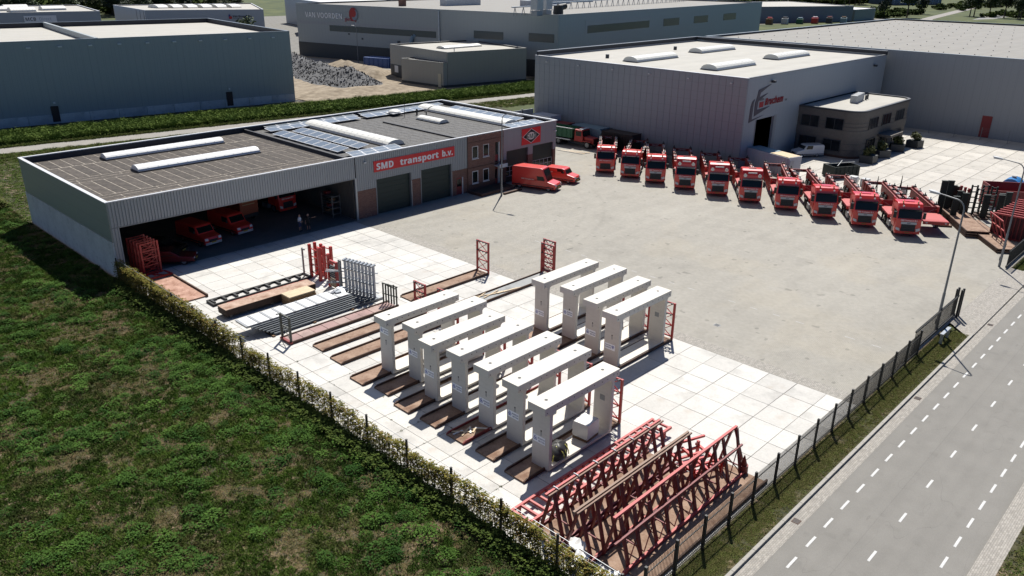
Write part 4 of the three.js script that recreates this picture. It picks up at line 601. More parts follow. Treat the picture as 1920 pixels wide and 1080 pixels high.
{ // wrapped stack and black strapped bundle in the nearest frame
  const g = thing('wrapped_stack', 'white plastic wrapped stack on a pallet inside the nearest culvert frame', 'wrapped stack', [9.15, 0.3, 44.55], 0.1);
  new MB().b(-0.6, 0.6, 0, 0.12, -0.5, 0.5).build('wooden_pallet', M.woodDark, g);
  const b = new THREE.BoxGeometry(1.2, 0.95, 1.05, 10, 8, 10), P = b.attributes.position; for (let i = 0; i < P.count; i++) { const x = P.getX(i), y = P.getY(i), z = P.getZ(i), n = fbm(x * 0.7 + 0.3 * y + 9, z * 0.7 + y * 0.9 + 9, 8, 2, 3) - 0.5; P.setXYZ(i, x * (1 + 0.08 * n - 0.1 * Math.pow(Math.abs(2 * y / 0.95), 6) * 0.5), y + 0.62 + (y > 0.4 ? 0.06 * n : 0), z * (1 + 0.08 * n - 0.05 * Math.pow(Math.abs(2 * y / 0.95), 6))); } b.computeVertexNormals(); mesh('wrapped_load', b, M.wrap, g);
  const s = thing('strapped_bundle', 'black bundle with yellow straps inside the nearest culvert frame', 'bundle', [6.55, 0.3, 44.65], 0.3);
  const q = new THREE.SphereGeometry(0.62, 20, 12), Q = q.attributes.position; for (let i = 0; i < Q.count; i++) { const n = fbm(Q.getX(i) + 5, Q.getZ(i) + Q.getY(i) + 5, 6, 2, 7); Q.setXYZ(i, Q.getX(i) * (1 + 0.5 * n), Math.max(-0.3, Q.getY(i)) * (0.75 + 0.3 * n) + 0.24, Q.getZ(i) * (0.75 + 0.2 * n)); } q.computeVertexNormals(); mesh('bundle', q, grey(0.03, 0.5), s);
  const ye = mat(0.55, 0.55, 0.12, 0.6); for (let k = -1; k <= 1; k++) { const st = new MB(); for (let i = 0; i < 10; i++) { const a = Math.PI * i / 10, c = Math.PI * (i + 1) / 10; st.bar([k * 0.3, 0.05 + 0.66 * Math.sin(a), -0.58 * Math.cos(a)], [k * 0.3, 0.05 + 0.66 * Math.sin(c), -0.58 * Math.cos(c)], 0.06, 0.03); } st.build('strap', ye, s); }
  { const st = new MB(); for (let i = 0; i < 10; i++) { const a = Math.PI * i / 10, c = Math.PI * (i + 1) / 10; st.bar([-0.82 * Math.cos(a), 0.05 + 0.67 * Math.sin(a), 0.1], [-0.82 * Math.cos(c), 0.05 + 0.67 * Math.sin(c), 0.1], 0.06, 0.03); } st.build('strap', ye, s); }
}
// ---------------------------------------------------------------- storage rows nearer the shed
{
  const g = thing('ladder_pallet', 'black edged pallet with row of white rectangular openings nearest the shed', 'pallet', [2.95, 0.02, 10.1]);
  const L = 9.1; new MB().b(0, L, 0, 0.2, 0, 0.12).b(0, L, 0, 0.2, 1.15, 1.27).build('side_rail', M.black, g);
  new MB().b(0, 0.14, 0.0, 0.19, 0.13, 1.14).b(L - 0.14, L, 0, 0.19, 0.13, 1.14).build('end_rail', M.black, g);
  for (let k = 0; k < 9; k++) { new MB().b(0.25 + k * 0.98, 0.42 + k * 0.98, 0.06, 0.2, 0.13, 0.85).build('cross_bar', M.black, g); new MB().b(0.43 + k * 0.98, 0.85 + k * 0.98, 0.06, 0.19, 0.13, 0.24).build('bracket', M.black, g); }
  new MB().b(0.14, L - 0.14, 0, 0.03, 0.13, 1.14).build('deck_plate', M.slabs[1], g);
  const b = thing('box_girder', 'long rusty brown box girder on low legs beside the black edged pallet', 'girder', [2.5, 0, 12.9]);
  new MB().b(0, 8.0, 0.25, 0.78, 0.2, 1.5).build('girder', mat(0.13, 0.1, 0.1, 0.8, { map: tx.rust }), b); new MB().b(0, 8.0, 0.781, 0.81, 0.18, 1.52).build('top_plate', mat(1.5, 1.6, 1.75, 0.85, { map: tx.rust }), b); for (const x of [0.5, 4, 7.5]) new MB().b(x - 0.08, x + 0.08, 0, 0.25, 0.4, 1.3).build('leg', M.steel, b);  // sunlit top and shaded sides put into two tones of one rust
  const r = thing('edge_beam', 'slim red and black beam lying along the brown box girder', 'beam', [3.1, 0.02, 11.75]); new MB().b(0, 8.3, 0, 0.16, 0, 0.14).build('web', M.black, r); new MB().b(0.8, 8.3, 0.161, 0.22, 0.0, 0.16).build('flange', M.redRack, r);
  // plank stack
  const p = thing('plank_stack', 'stack of pale timber boards on bearers between girder and steel sheets', 'timber stack', [7.2, 0.02, 14.55]);
  for (let k = 0; k < 6; k++) { new MB().b(rr(-0.04, 0.04), 2.4 + rr(-0.04, 0.04), 0.1 + k * 0.14, 0.2 + k * 0.14, rr(-0.03, 0.03), 1.3).build('board_layer', k === 5 ? M.wood : mat(0.5, 0.36, 0.24, 0.85, { map: tx.wood }), p); for (const z of [0.1, 0.65, 1.2]) new MB().b(0.05, 2.35, 0.06 + k * 0.14, 0.1 + k * 0.14, z - 0.04, z + 0.04).build('bearer', M.woodDark, p); }
  // galvanised sheets and profiles
  const w = thing('steel_sheet_stack', 'stack of white steel panels and grey profiles sloping away beside the timber', 'steel stack', [2.0, 0.02, 17.0]);
  for (let k = 0; k < 9; k++) { new MB().b(0.15 + k * 1.0, 0.92 + k * 1.0, 0.92, 0.95, -0.1, 1.55).build('white_panel', M.white, w); new MB().b(-0.05 + k * 1.0, 0.12 + k * 1.0, 0.9, 0.965, -0.12, 1.58).build('strip', M.steel, w); }
  new MB().b(0, 9.1, 0.78, 0.9, -0.1, 1.55).build('panel_bed', M.galv, w);
  for (let k = 0; k < 7; k++) { const q = new MB().b(0.3 + k * 0.22, 9.4 + k * 0.28, 0.72 - k * 0.1, 0.82 - k * 0.1, 1.6 + k * 0.14, 1.71 + k * 0.14); q.build('profile', k % 2 ? mat(0.10, 0.115, 0.13, 0.5, { metalness: 0.2 }) : mat(0.16, 0.18, 0.20, 0.5, { metalness: 0.2 }), w); }
  for (const x of [1.5, 5, 8.5]) new MB().b(x - 0.1, x + 0.1, 0, 0.1, 0.1, 2.7).b(x - 0.1, x + 0.1, 0.1, 0.7, 0.2, 1.3).build('trestle', M.woodDark, w);
  // tall red stanchion racks
  const rk = thing('stanchion_rack', 'cluster of tall red stanchion racks behind the timber stack', 'rack', [11.6, 0.02, 10.9]);
  for (const [x, z] of [[0.6, 0.2], [0.6, 1.6], [1.2, 0.1], [1.25, 1.4], [0.5, 3.2], [1.5, 0.6], [1.7, 1.8]]) new MB().b(x - 0.11, x + 0.11, 0, 2.85 + (x * 3 % 0.2), z - 0.11, z + 0.11).build('stanchion', M.red, rk);
  { const m = new MB(); for (const y of [0.5, 1.25, 2.0, 2.7]) m.bar([0.6, y, 0.2], [0.6, y, 1.6], 0.07).bar([1.2, y, 0.1], [1.25, y, 1.4], 0.07).bar([1.5, y, 0.6], [1.7, y, 1.8], 0.07); m.build('tie_bar', M.red, rk); }
  { const m = new MB(); for (let k = 0; k < 4; k++) m.bar([0.6, 0.5 + k * 0.55, 0.3], [0.6, 1.05 + k * 0.55, 1.5], 0.05); m.build('brace', M.black, rk); }
  new MB().b(0.1, 0.22, 0, 2.7, -0.35, -0.23).build('grey_stanchion', M.steel, rk); new MB().b(0.1, 0.2, 2.55, 2.68, -0.22, 0.1).build('grey_arm', M.steel, rk);
  new MB().b(0.45, 0.6, 0.9, 2.0, 3.35, 4.25).build('mesh_panel', M.black, rk); { const m = new MB(); for (let k = 0; k < 6; k++) m.b(0.42, 0.46, 0.95 + k * 0.18, 1.03 + k * 0.18, 3.4, 4.2); m.build('slat', M.steel, rk); }
  new MB().b(0.38, 0.6, 0, 2.5, 4.26, 4.46).build('stanchion', M.redRack, rk); new MB().b(0.4, 0.58, 2.3, 2.48, 3.3, 4.26).build('tie_bar', M.redRack, rk); for (let k = 0; k < 4; k++) new MB().b(0.4, 0.58, 0.15 + k * 0.18, 0.27 + k * 0.18, 3.35, 4.25).build('plank', M.wood, rk);
  // galvanised comb rack
  const cr = thing('comb_rack', 'pale galvanised comb rack with nine upright bars', 'rack', [12.0, 0.02, 15.7]);
  for (let k = 0; k < 9; k++) { const z = 0.5 + k * 0.36, x = 0.2 + k * 0.09; new MB().b(x, x + 0.16, 0.2, 2.9, z, z + 0.2).build('upright', M.galvPale, cr); new MB().obox(V(x + 0.08, 2.98, z + 0.1), V(0.2, 0.05, 0), V(-0.02, 0.07, 0), V(0, 0, 0.1)).build('cap', M.galv, cr); }
  { const m = new MB(); for (const y of [0.5, 1.35, 2.2]) m.bar([0.1, y, 0.4], [0.95, y, 3.6], 0.1).bar([0.5, y + 0.05, 0.4], [1.35, y + 0.05, 3.6], 0.07); m.build('cross_rail', M.galv, cr); }
  for (const z of [0.1, 0.3]) new MB().b(-0.1, 0.05, 0, 2.9, z, z + 0.09).build('support', M.steel, cr); { const m = new MB(); for (const y of [0.9, 1.9]) m.bar([-0.9, y, -0.6], [0.3, y, 0.5], 0.09).bar([-0.9, y + 0.2, -0.5], [0.3, y, 0.5], 0.06); m.build('stay', M.galv, cr); }
  new MB().b(-0.2, 1.6, 0, 0.2, 0.3, 3.8).build('foot_frame', M.steel, cr);
  for (let k = 0; k < 5; k++) { const o = tag(new MB().box(0, 0, 0, 0.7, 0.06, 0.5).build('bracket_bundle', M.galv), 'shiny galvanised bracket heaped at the foot of the comb rack', 'bracket', 'brackets by the comb rack'); o.position.set(10.3 + 0.25 * k, 1.02 + 0.05 * (k % 2), 17.4 + 0.2 * (k % 3)); o.rotation.set(rr(-0.3, 0.3), rr(0, 3), rr(-0.3, 0.3)); }
  // pink decked pallet with end frames
  const pk = thing('decked_pallet', 'pallet with faded pink deck plates and dark end frames', 'pallet', [3.7, 0.02, 20.35]);
  for (let k = 0; k < 9; k++) new MB().b(0.1 + k * 1.06, 1.12 + k * 1.06, 0.08, 0.14 + 0.008 * (k % 2), 0.1, 1.25).build('deck_plate', k % 3 === 1 ? mat(0.62, 0.45, 0.41, 0.85, { map: tx.mottle }) : mat(0.55, 0.36, 0.34, 0.85, { map: tx.mottle }), pk);
  for (const z of [0, 1.26]) new MB().b(0, 9.8, 0, 0.22, z, z + 0.1).build('rail', M.rustDark, pk);
  new MB().b(-0.1, 0.1, 0.05, 0.2, -0.05, 1.4).build('front_sill', M.redDull, pk);
  const gy = mat(0.10, 0.105, 0.085, 0.6); for (const z of [0.08, 1.25]) { new MB().b(-0.02, 0.12, 0.2, 2.1, z - 0.07, z + 0.07).build('front_post', gy, pk); }
  new MB().bar([0.05, 2.05, 0.08], [0.05, 2.05, 1.25], 0.1).bar([0.05, 1.2, 0.08], [0.05, 1.2, 1.25], 0.07).bar([0.05, 0.3, 0.08], [0.05, 1.2, 1.25], 0.04).bar([0.05, 1.2, 0.08], [0.05, 0.3, 1.25], 0.04).bar([0.05, 2.1, 0.2], [-0.35, 2.15, 0.2], 0.07).build('front_lattice', gy, pk);
  { const m = new MB(); for (let k = 0; k < 6; k++) m.b(9.2 + k * 0.08, 9.3 + k * 0.08, 0.2, 1.9 - 0.12 * (k % 2), 0.05 + k * 0.24, 0.14 + k * 0.24).bar([9.3, 1.85, 0.1 + k * 0.24], [9.7, 1.5, 0.1 + k * 0.24], 0.05); m.bar([9.2, 1.9, 0.05], [9.7, 1.75, 1.4], 0.09).bar([9.2, 1.0, 0.05], [9.7, 0.9, 1.4], 0.07); m.build('rear_lattice', gy, pk); }
}
{ // big pallet along the hedge with stacked red lattice gates at its end
  const g = thing('long_pallet', 'wide rusty pallet along the hedge in front of the shed corner', 'pallet', [1.6, 0.02, 1.8]);
  new MB().b(0, 1.9, 0.02, 0.12, 0, 7.2).build('plate', M.rustPink, g); new MB().b(1.9, 2.02, 0, 0.26, 0.4, 7.3).build('rail', M.rustDark, g); new MB().b(-0.12, -0.01, 0, 0.26, 0, 7.2).build('rail', M.rustDark, g);
  for (let k = 0; k < 5; k++) {
    const r = thing('lattice_gate', (k === 4 ? 'front red lattice gate of the stack at the shed corner' : ordi[k] + ' red lattice gate from the back of the stack at the shed corner'), 'rack', [1.75 + 0.03 * k, 0.02, -1.7 + 0.62 * k], 0.12, 'red lattice gates at the shed corner');
    for (const x of [0, 1.55]) new MB().b(x - 0.08, x + 0.08, 0, 2.9, -0.08, 0.08).build('post', M.red, r);
    const m = new MB(); for (let q = 0; q <= 4; q++) { const y = 0.15 + q * 0.67; m.bar([0.08, y, 0], [1.47, y, 0], 0.09); if (q < 4) m.bar([0.08, y, 0.02], [1.47, y + 0.67, 0.02], 0.05).bar([0.08, y + 0.67, -0.04], [1.47, y, -0.04], 0.05); } m.build('lattice', M.red, r);
  }
  const fr = thing('lying_frame', 'red frame lying flat before the lattice gates', 'rack', [1.7, 0.16, 1.3]); new MB().bar([0, 0.1, 0], [1.6, 0.1, 0], 0.12).bar([0, 0.1, 1.2], [1.9, 0.1, 1.2], 0.12).bar([0, 0.1, 0], [0, 0.1, 1.2], 0.12).bar([1.7, 0.1, 0], [1.9, 0.1, 1.2], 0.12).build('frame', M.red, fr); new MB().bar([0.4, 0.1, 0], [1.4, 0.1, 1.2], 0.08).bar([1.3, 0.1, 0], [0.4, 0.25, 1.1], 0.06).build('brace', M.red, fr);
}
// ---------------------------------------------------------------- red A-frame racks at the road corner
{
  const l = thing('flat_rack', 'long flat red ladder frame lying beside the A-frame racks', 'rack', [1.0, 0.02, 46.4]);
  new MB().b(0, 12.2, 0.4, 0.55, 0, 0.14).build('side_beam', M.redSunTint, l); new MB().b(0, 12.2, 0.4, 0.55, 1.26, 1.4).build('side_beam', M.redSunTint, l);
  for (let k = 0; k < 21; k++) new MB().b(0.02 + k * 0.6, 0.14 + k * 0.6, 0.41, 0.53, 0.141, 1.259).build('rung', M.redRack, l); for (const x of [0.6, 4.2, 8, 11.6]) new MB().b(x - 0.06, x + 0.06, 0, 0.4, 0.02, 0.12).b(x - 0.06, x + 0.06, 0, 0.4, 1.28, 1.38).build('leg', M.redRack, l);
  const spec = [[1.1, 48.75, 9.3, 2.55, 'first long red A-frame rack, nearest the flat ladder frame'], [1.0, 50.55, 9.4, 2.6, 'middle long red A-frame rack of the three by the road fence'], [1.9, 52.05, 10.7, 2.65, 'long red A-frame rack nearest the road fence with double top rail']];
  spec.forEach(([x, z, L, h, lab], r) => {
    const g = thing('aframe_rack', lab, 'rack', [x, 0.02, z], 0, 'long red A-frame racks');
    const b = new MB().b(-0.2, L + 0.2, 0.03, 0.11, -0.72, 0.72).build('base_plate', M.rust, g);
    for (const s of [-0.78, 0.78]) new MB().b(-0.2, L + 0.2, 0, 0.24, s - 0.06, s + 0.06).build('base_rail', r === 2 ? M.redSunTint : M.redShadeTint, g);
    const n = [11, 10, 10][r]; for (let k = 0; k < n; k++) { const p = 0.25 + k * (L - 0.5) / (n - 1) + rr(-0.12, 0.12), sp = [0.7, 0.72, 0.66][r]; for (const q of [-1, 1]) new MB().bar([p + q * rr(0, 0.14), 0.1, q * sp], [p + q * rr(-0.05, 0.1), h - (q > 0 && k % 4 === 2 ? rr(0.1, 0.5) : 0.002), q * 0.09], 0.2, 0.09).build('leg', M.redShadeTint, g); if (k % 2) new MB().bar([p, 0.55, -sp * 0.85], [p, 0.55, sp * 0.85], 0.06).build('tie', M.redShadeTint, g); }
    if (r < 2) { new MB().b(-0.1, L, h, h + 0.1, -0.15, -0.03).build('top_rail', r ? mat(0.30, 0.19, 0.13, 0.7) : M.redSunTint, g); new MB().b(-0.05, L + 0.05, h, h + 0.08, 0.04, 0.12).build('top_rail', mat(0.27, 0.16, 0.11, 0.7), g); }
    else { new MB().b(-0.1, L + 0.05, h, h + 0.11, -0.07, 0.07).build('top_rail', M.redSunTint, g); for (let k = 0; k < 8; k++) { const u = 0.35 + k * L / 8.4; new MB().bar([u, 0.2, 0.64], [u + L / 8.4, 1.7, 0.36], 0.045).build('diagonal', M.redShadeTint, g); new MB().bar([u + L / 8.4, 0.2, 0.64], [u, 1.7, 0.4], 0.045).build('diagonal', M.redShadeTint, g); } }
    if (r < 1) for (let k = 0; k < 6; k++) new MB().box(0.6 + k * 1.5, h + 0.125, -0.06, 0.05, 0.05, 0.3).build('clip', M.galvPale, g);
    if (r === 2) { new MB().b(-0.6, L - 0.9, 1.75, 1.87, 0.42, 0.54).build('lower_rail', M.redShadeTint, g); new MB().bar([L - 0.1, h, 0], [L + 0.5, 0.2, 0.5], 0.1).build('end_strut', M.redShadeTint, g); new MB().bar([L, 1.8, 0.48], [L - 1, 1.8, 0.48], 0.1).build('lower_rail', M.redShadeTint, g); }
  });
  const f = thing('cradle_frame', 'low red welded cradle frame beyond the A-frame racks', 'frame', [10.6, 0.02, 49.2], -0.35);
  for (let k = 0; k < 5; k++) new MB().b(0, 2.2, 0.4 + 0.02 * k, 0.52 + 0.02 * k, k * 0.5, 0.12 + k * 0.5).build('beam', M.red, f); for (const x of [0.1, 1.0, 2.0]) new MB().b(x, x + 0.14, 0.54, 0.68, -0.1, 2.3).build('cross_beam', M.red, f); for (const [x, z] of [[0.1, 0], [2, 0], [0.1, 2.05], [2, 2.05]]) new MB().b(x, x + 0.14, 0, 0.9, z, z + 0.14).build('post', M.red, f); new MB().b(-0.3, 2.7, 0.85, 0.98, -0.25, -0.13).build('top_beam', M.red, f);
  const e = thing('cone_bollard', 'dark red pointed bollard at the rack corner by the fence', 'bollard', [12.75, 0, 52.7]); new MB().tube([0, 0, 0], [0, 0.55, 0], 0.28, 0.26, 10).build('drum', M.redDull, e); new MB().tube([0, 0.55, 0], [0, 1.15, 0], 0.2, 0.02, 10).build('cone', M.redDull, e);
  const bp = thing('base_pallet', 'rusty brown pallet under the outer A-frame rack along the road fence', 'pallet', [2.0, 0.01, 53.0]); new MB().b(0, 10.8, 0.01, 0.09, -0.1, 1.0).build('plate', M.rust, bp); new MB().b(0, 10.9, 0, 0.2, 1.01, 1.1).build('rail', M.rustDark, bp);
  for (const [x, z, r, lab] of [[0.95, 51.0, 0.3, 'crumpled white sheet caught near the hedge corner'], [0.9, 52.9, 0.9, 'large white plastic sheet by the fence corner'], [1.5, 50.3, 2, 'small white rag among the A-frame racks']]) { const p = new THREE.PlaneGeometry(0.9, 0.7, 8, 8); p.rotateX(-Math.PI / 2); const P = p.attributes.position; for (let i = 0; i < P.count; i++) P.setY(i, 0.35 * fbm(P.getX(i) * 0.6 + x + 20, P.getZ(i) * 0.6 + z, 8, 2, 5)); p.computeVertexNormals(); const o = tag(mesh('plastic_sheet', p, M.wrap), lab, 'plastic sheet'); o.position.set(x, 0.3, z); o.rotation.y = r; }
}
// ---------------------------------------------------------------- vehicles
const wheelGeo = new Map();
function wheel(g, x, y, z, r, w) {
  const k = r + '_' + w; if (!wheelGeo.has(k)) { const t = new THREE.TorusGeometry(r - w * 0.28, w * 0.42, 8, 20); t.rotateY(Math.PI / 2); t.scale(1.15, 1, 1); wheelGeo.set(k, [t, new MB().tube([-w * 0.36, 0, 0], [w * 0.36, 0, 0], r * 0.62, r * 0.62, 14).geo()]); }
  const o = new THREE.Group(); o.name = 'wheel'; o.position.set(x, y, z); g.add(o); mesh('tyre', wheelGeo.get(k)[0], M.tyre, o); mesh('rim', wheelGeo.get(k)[1], M.steel, o);
}
const slope = (m, z0, y0, z1, y1, w, t = 0.03, out = 0.02) => { const d = V(0, y1 - y0, z1 - z0), n = V(0, -(z1 - z0), y1 - y0).normalize(); if (n.z < 0) n.negate(); return m.obox(V(0, (y0 + y1) / 2, (z0 + z1) / 2).addScaledVector(n, out), V(w / 2, 0, 0), d.multiplyScalar(0.5), n.clone().multiplyScalar(t / 2)); };
const nameStrip = printed(1.5, 0.17, 200, (c, w, h) => { c.fillStyle = '#e03423'; c.fillRect(0, 0, w, h); c.fillStyle = '#ffffff'; c.font = 'bold 36px sans-serif'; c.textBaseline = 'middle'; c.textAlign = 'center'; c.fillText('SMD Transport B.V.', w / 2, h / 2, w * 0.96); });
const bandStrip = printed(1.35, 0.2, 160, (c, w, h) => { c.fillStyle = '#c9ccce'; c.fillRect(0, 0, w, h); c.fillStyle = '#3a3d40'; c.font = 'bold 26px sans-serif'; c.textBaseline = 'middle'; c.textAlign = 'center'; c.fillText('DAF', w / 2, h / 2 + 1); });
const vanStrip = (txt) => printed(2.2, 0.24, 120, (c, w, h) => { c.fillStyle = '#d4301f'; c.fillRect(0, 0, w, h); c.fillStyle = '#fff6f0'; c.font = 'bold 24px sans-serif'; c.textBaseline = 'middle'; c.fillText(txt, 6, h / 2, w - 12); });
const paintRed = new THREE.MeshPhysicalMaterial({ roughness: 0.38, clearcoat: 0.7, clearcoatRoughness: 0.12, side: THREE.DoubleSide }); paintRed.color.setRGB(0.62, 0.03, 0.02);
const paintWhite = new THREE.MeshPhysicalMaterial({ roughness: 0.4, clearcoat: 0.6, clearcoatRoughness: 0.15, side: THREE.DoubleSide }); paintWhite.color.setRGB(0.56, 0.57, 0.58);
function tractor(high, band) {
  const g = new THREE.Group(), top = high ? 3.85 : 3.3;
  const prof = high ? [[0, 0.42], [0.05, 1.0], [0.02, 1.85], [-0.2, 2.8], [-0.26, 3.3], [-0.5, 3.82], [-0.8, 3.96], [-2.2, 3.85], [-2.2, 0.95], [-1.75, 0.95], [-1.6, 1.15], [-0.9, 1.15], [-0.7, 0.42]]
    : [[0, 0.42], [0.05, 1.0], [0.02, 1.85], [-0.2, 2.8], [-0.27, 3.15], [-0.5, 3.42], [-0.8, 3.5], [-2.2, 3.42], [-2.2, 0.95], [-1.75, 0.95], [-1.6, 1.15], [-0.9, 1.15], [-0.7, 0.42]];
  mesh('cab', solid(prof, 2.48, { bevel: 0.09, taper: 0.012, from: 1.6 }), paintRed, g);
  const ws = slope(new MB(), 0.0, 1.95, -0.185, 2.76, 2.22, 0.03).build('windscreen', M.glass, g); slope(new MB(), 0.02, 1.96, -0.01, 2.03, 1.9, 0.03, 0.04).build('wiper', M.black, ws);
  for (const s of [-1, 1]) { new MB().obox(V(s * 1.235, 2.32, -0.95), V(0.012, 0, 0), V(0, 0.32, -0.03), V(0, 0, 0.48)).build('side_window', M.glass, g); new MB().b(s * 1.26 - 0.02, s * 1.26 + 0.02, 0.95, 2.05, -1.5, -0.45).build('door', paintRed, g); }
  slope(new MB(), -0.2, 2.82, -0.12, 2.98, 2.2, 0.04, 0.12).build('sun_visor', high ? M.chrome : M.glassDark, g);
  const gr = slope(new MB(), 0.055, 0.64, 0.045, 1.38, 1.36, 0.04, 0.03).build('grille', M.black, g); for (let k = 0; k < 4; k++) slope(new MB(), 0.055, 0.74 + k * 0.17, 0.053, 0.77 + k * 0.17, 1.3, 0.03, 0.06).build('grille_bar', M.trimDark, gr);
  if (band) { const b = mesh('badge_band', plateGeo(1.5, 0.25, 0.03), bandStrip, g); b.position.set(0, 1.5, 0.09); }
  const n = mesh('name_strip', plateGeo(1.75, 0.21, 0.012), nameStrip, g); n.position.set(0, 1.77, 0.065); n.rotation.x = -0.06;
  new MB().b(-1.2, 1.2, 0.36, 0.6, -0.3, 0.09).build('bumper', paintRed, g); new MB().b(-0.5, 0.5, 0.3, 0.38, -0.1, 0.07).build('step', M.black, g); new MB().b(-0.24, 0.24, 0.44, 0.53, 0.091, 0.1).build('number_plate', mat(0.34, 0.2, 0.03, 0.6), g);
  for (const s of [-1, 1]) {
    const hl = new MB(); hl.obox(V(s * 0.97, 0.83, 0.06), V(0.19, s * 0.06, -0.02), V(-0.02, 0.14, 0), V(0, 0, 0.04)); hl.build('headlight', M.lamp, g);
    const mr = new MB().b(s * 1.42 - 0.13, s * 1.42 + 0.13, 1.95, 2.62, -0.28, -0.1).build('mirror', M.black, g); new MB().bar([s * 1.2, 2.6, -0.3], [s * 1.42, 2.55, -0.2], 0.05).bar([s * 1.2, 1.98, -0.2], [s * 1.42, 2.0, -0.2], 0.05).build('mirror_arm', M.black, mr);
    new MB().obox(V(s * 1.12, 2.75, -2.55), V(0.03, 0, 0), V(0, 0.8, -0.1), V(0, 0, 0.35)).build('side_fairing', paintRed, g);
    new MB().tube([s * 0.75, 0.62, -2.9], [s * 0.75, 0.62, -3.0], 0.34, 0.34, 12).b(s * 0.95 - 0.28, s * 0.95 + 0.28, 0.35, 0.92, -3.5, -2.3).build('fuel_tank', M.galv, g);
    new MB().b(s * 0.98 - 0.27, s * 0.98 + 0.27, 1.05, 1.1, -5.1, -4.05).b(s * 0.98 - 0.27, s * 0.98 + 0.27, 0.8, 1.07, -5.14, -5.09).build('mudguard', M.black, g);
    if (high) { const sp = new MB().tube([s * 0.82, 3.3, -0.3], [s * 0.82, 3.28, -0.14], 0.19, 0.21, 12).build('spot_lamp', M.chrome, g); new MB().tube([s * 0.82, 3.28, -0.138], [s * 0.82, 3.278, -0.125], 0.17, 0.17, 12).build('lens', M.lamp, sp); }
    else { new MB().tube([s * 0.72, 3.4, -0.62], [s * 0.72, 3.66, -0.62], 0.09, 0.07, 8).build('beacon', M.beacon, g); new MB().box(s * 0.72, 3.22, -0.22, 0.16, 0.14, 0.1).build('marker_lamp', M.lamp, g); }
  }
  if (high) { new MB().b(-0.5, 0.5, 3.5, 3.63, -0.4, -0.26).build('light_bar', M.lamp, g); new MB().obox(V(0, 3.98, -1.1), V(0.42, 0, 0), V(0, 0.05, 0), V(0, 0.01, 0.2)).build('roof_hatch', M.redDull, g); }
  else new MB().obox(V(0, 3.52, -1.25), V(0.45, 0, 0), V(0, 0.05, 0), V(0, -0.005, 0.3)).build('roof_hatch', paintRed, g);
  new MB().b(-0.45, -0.25, 0.7, 0.98, -6.0, -0.8).b(0.25, 0.45, 0.7, 0.98, -6.0, -0.8).box(0, 1.08, -4.6, 0.9, 0.16, 0.8).build('chassis', M.black, g);
  new MB().tube([-0.35, 1, -2.45], [-0.35, 2.6, -2.45], 0.1).build('exhaust_stack', M.chrome, g);
  for (const s of [-1, 1]) { wheel(g, s * 1.05, 0.5, -1.25, 0.5, 0.32); wheel(g, s * 0.98, 0.5, -4.6, 0.5, 0.55); }
  return g;
}
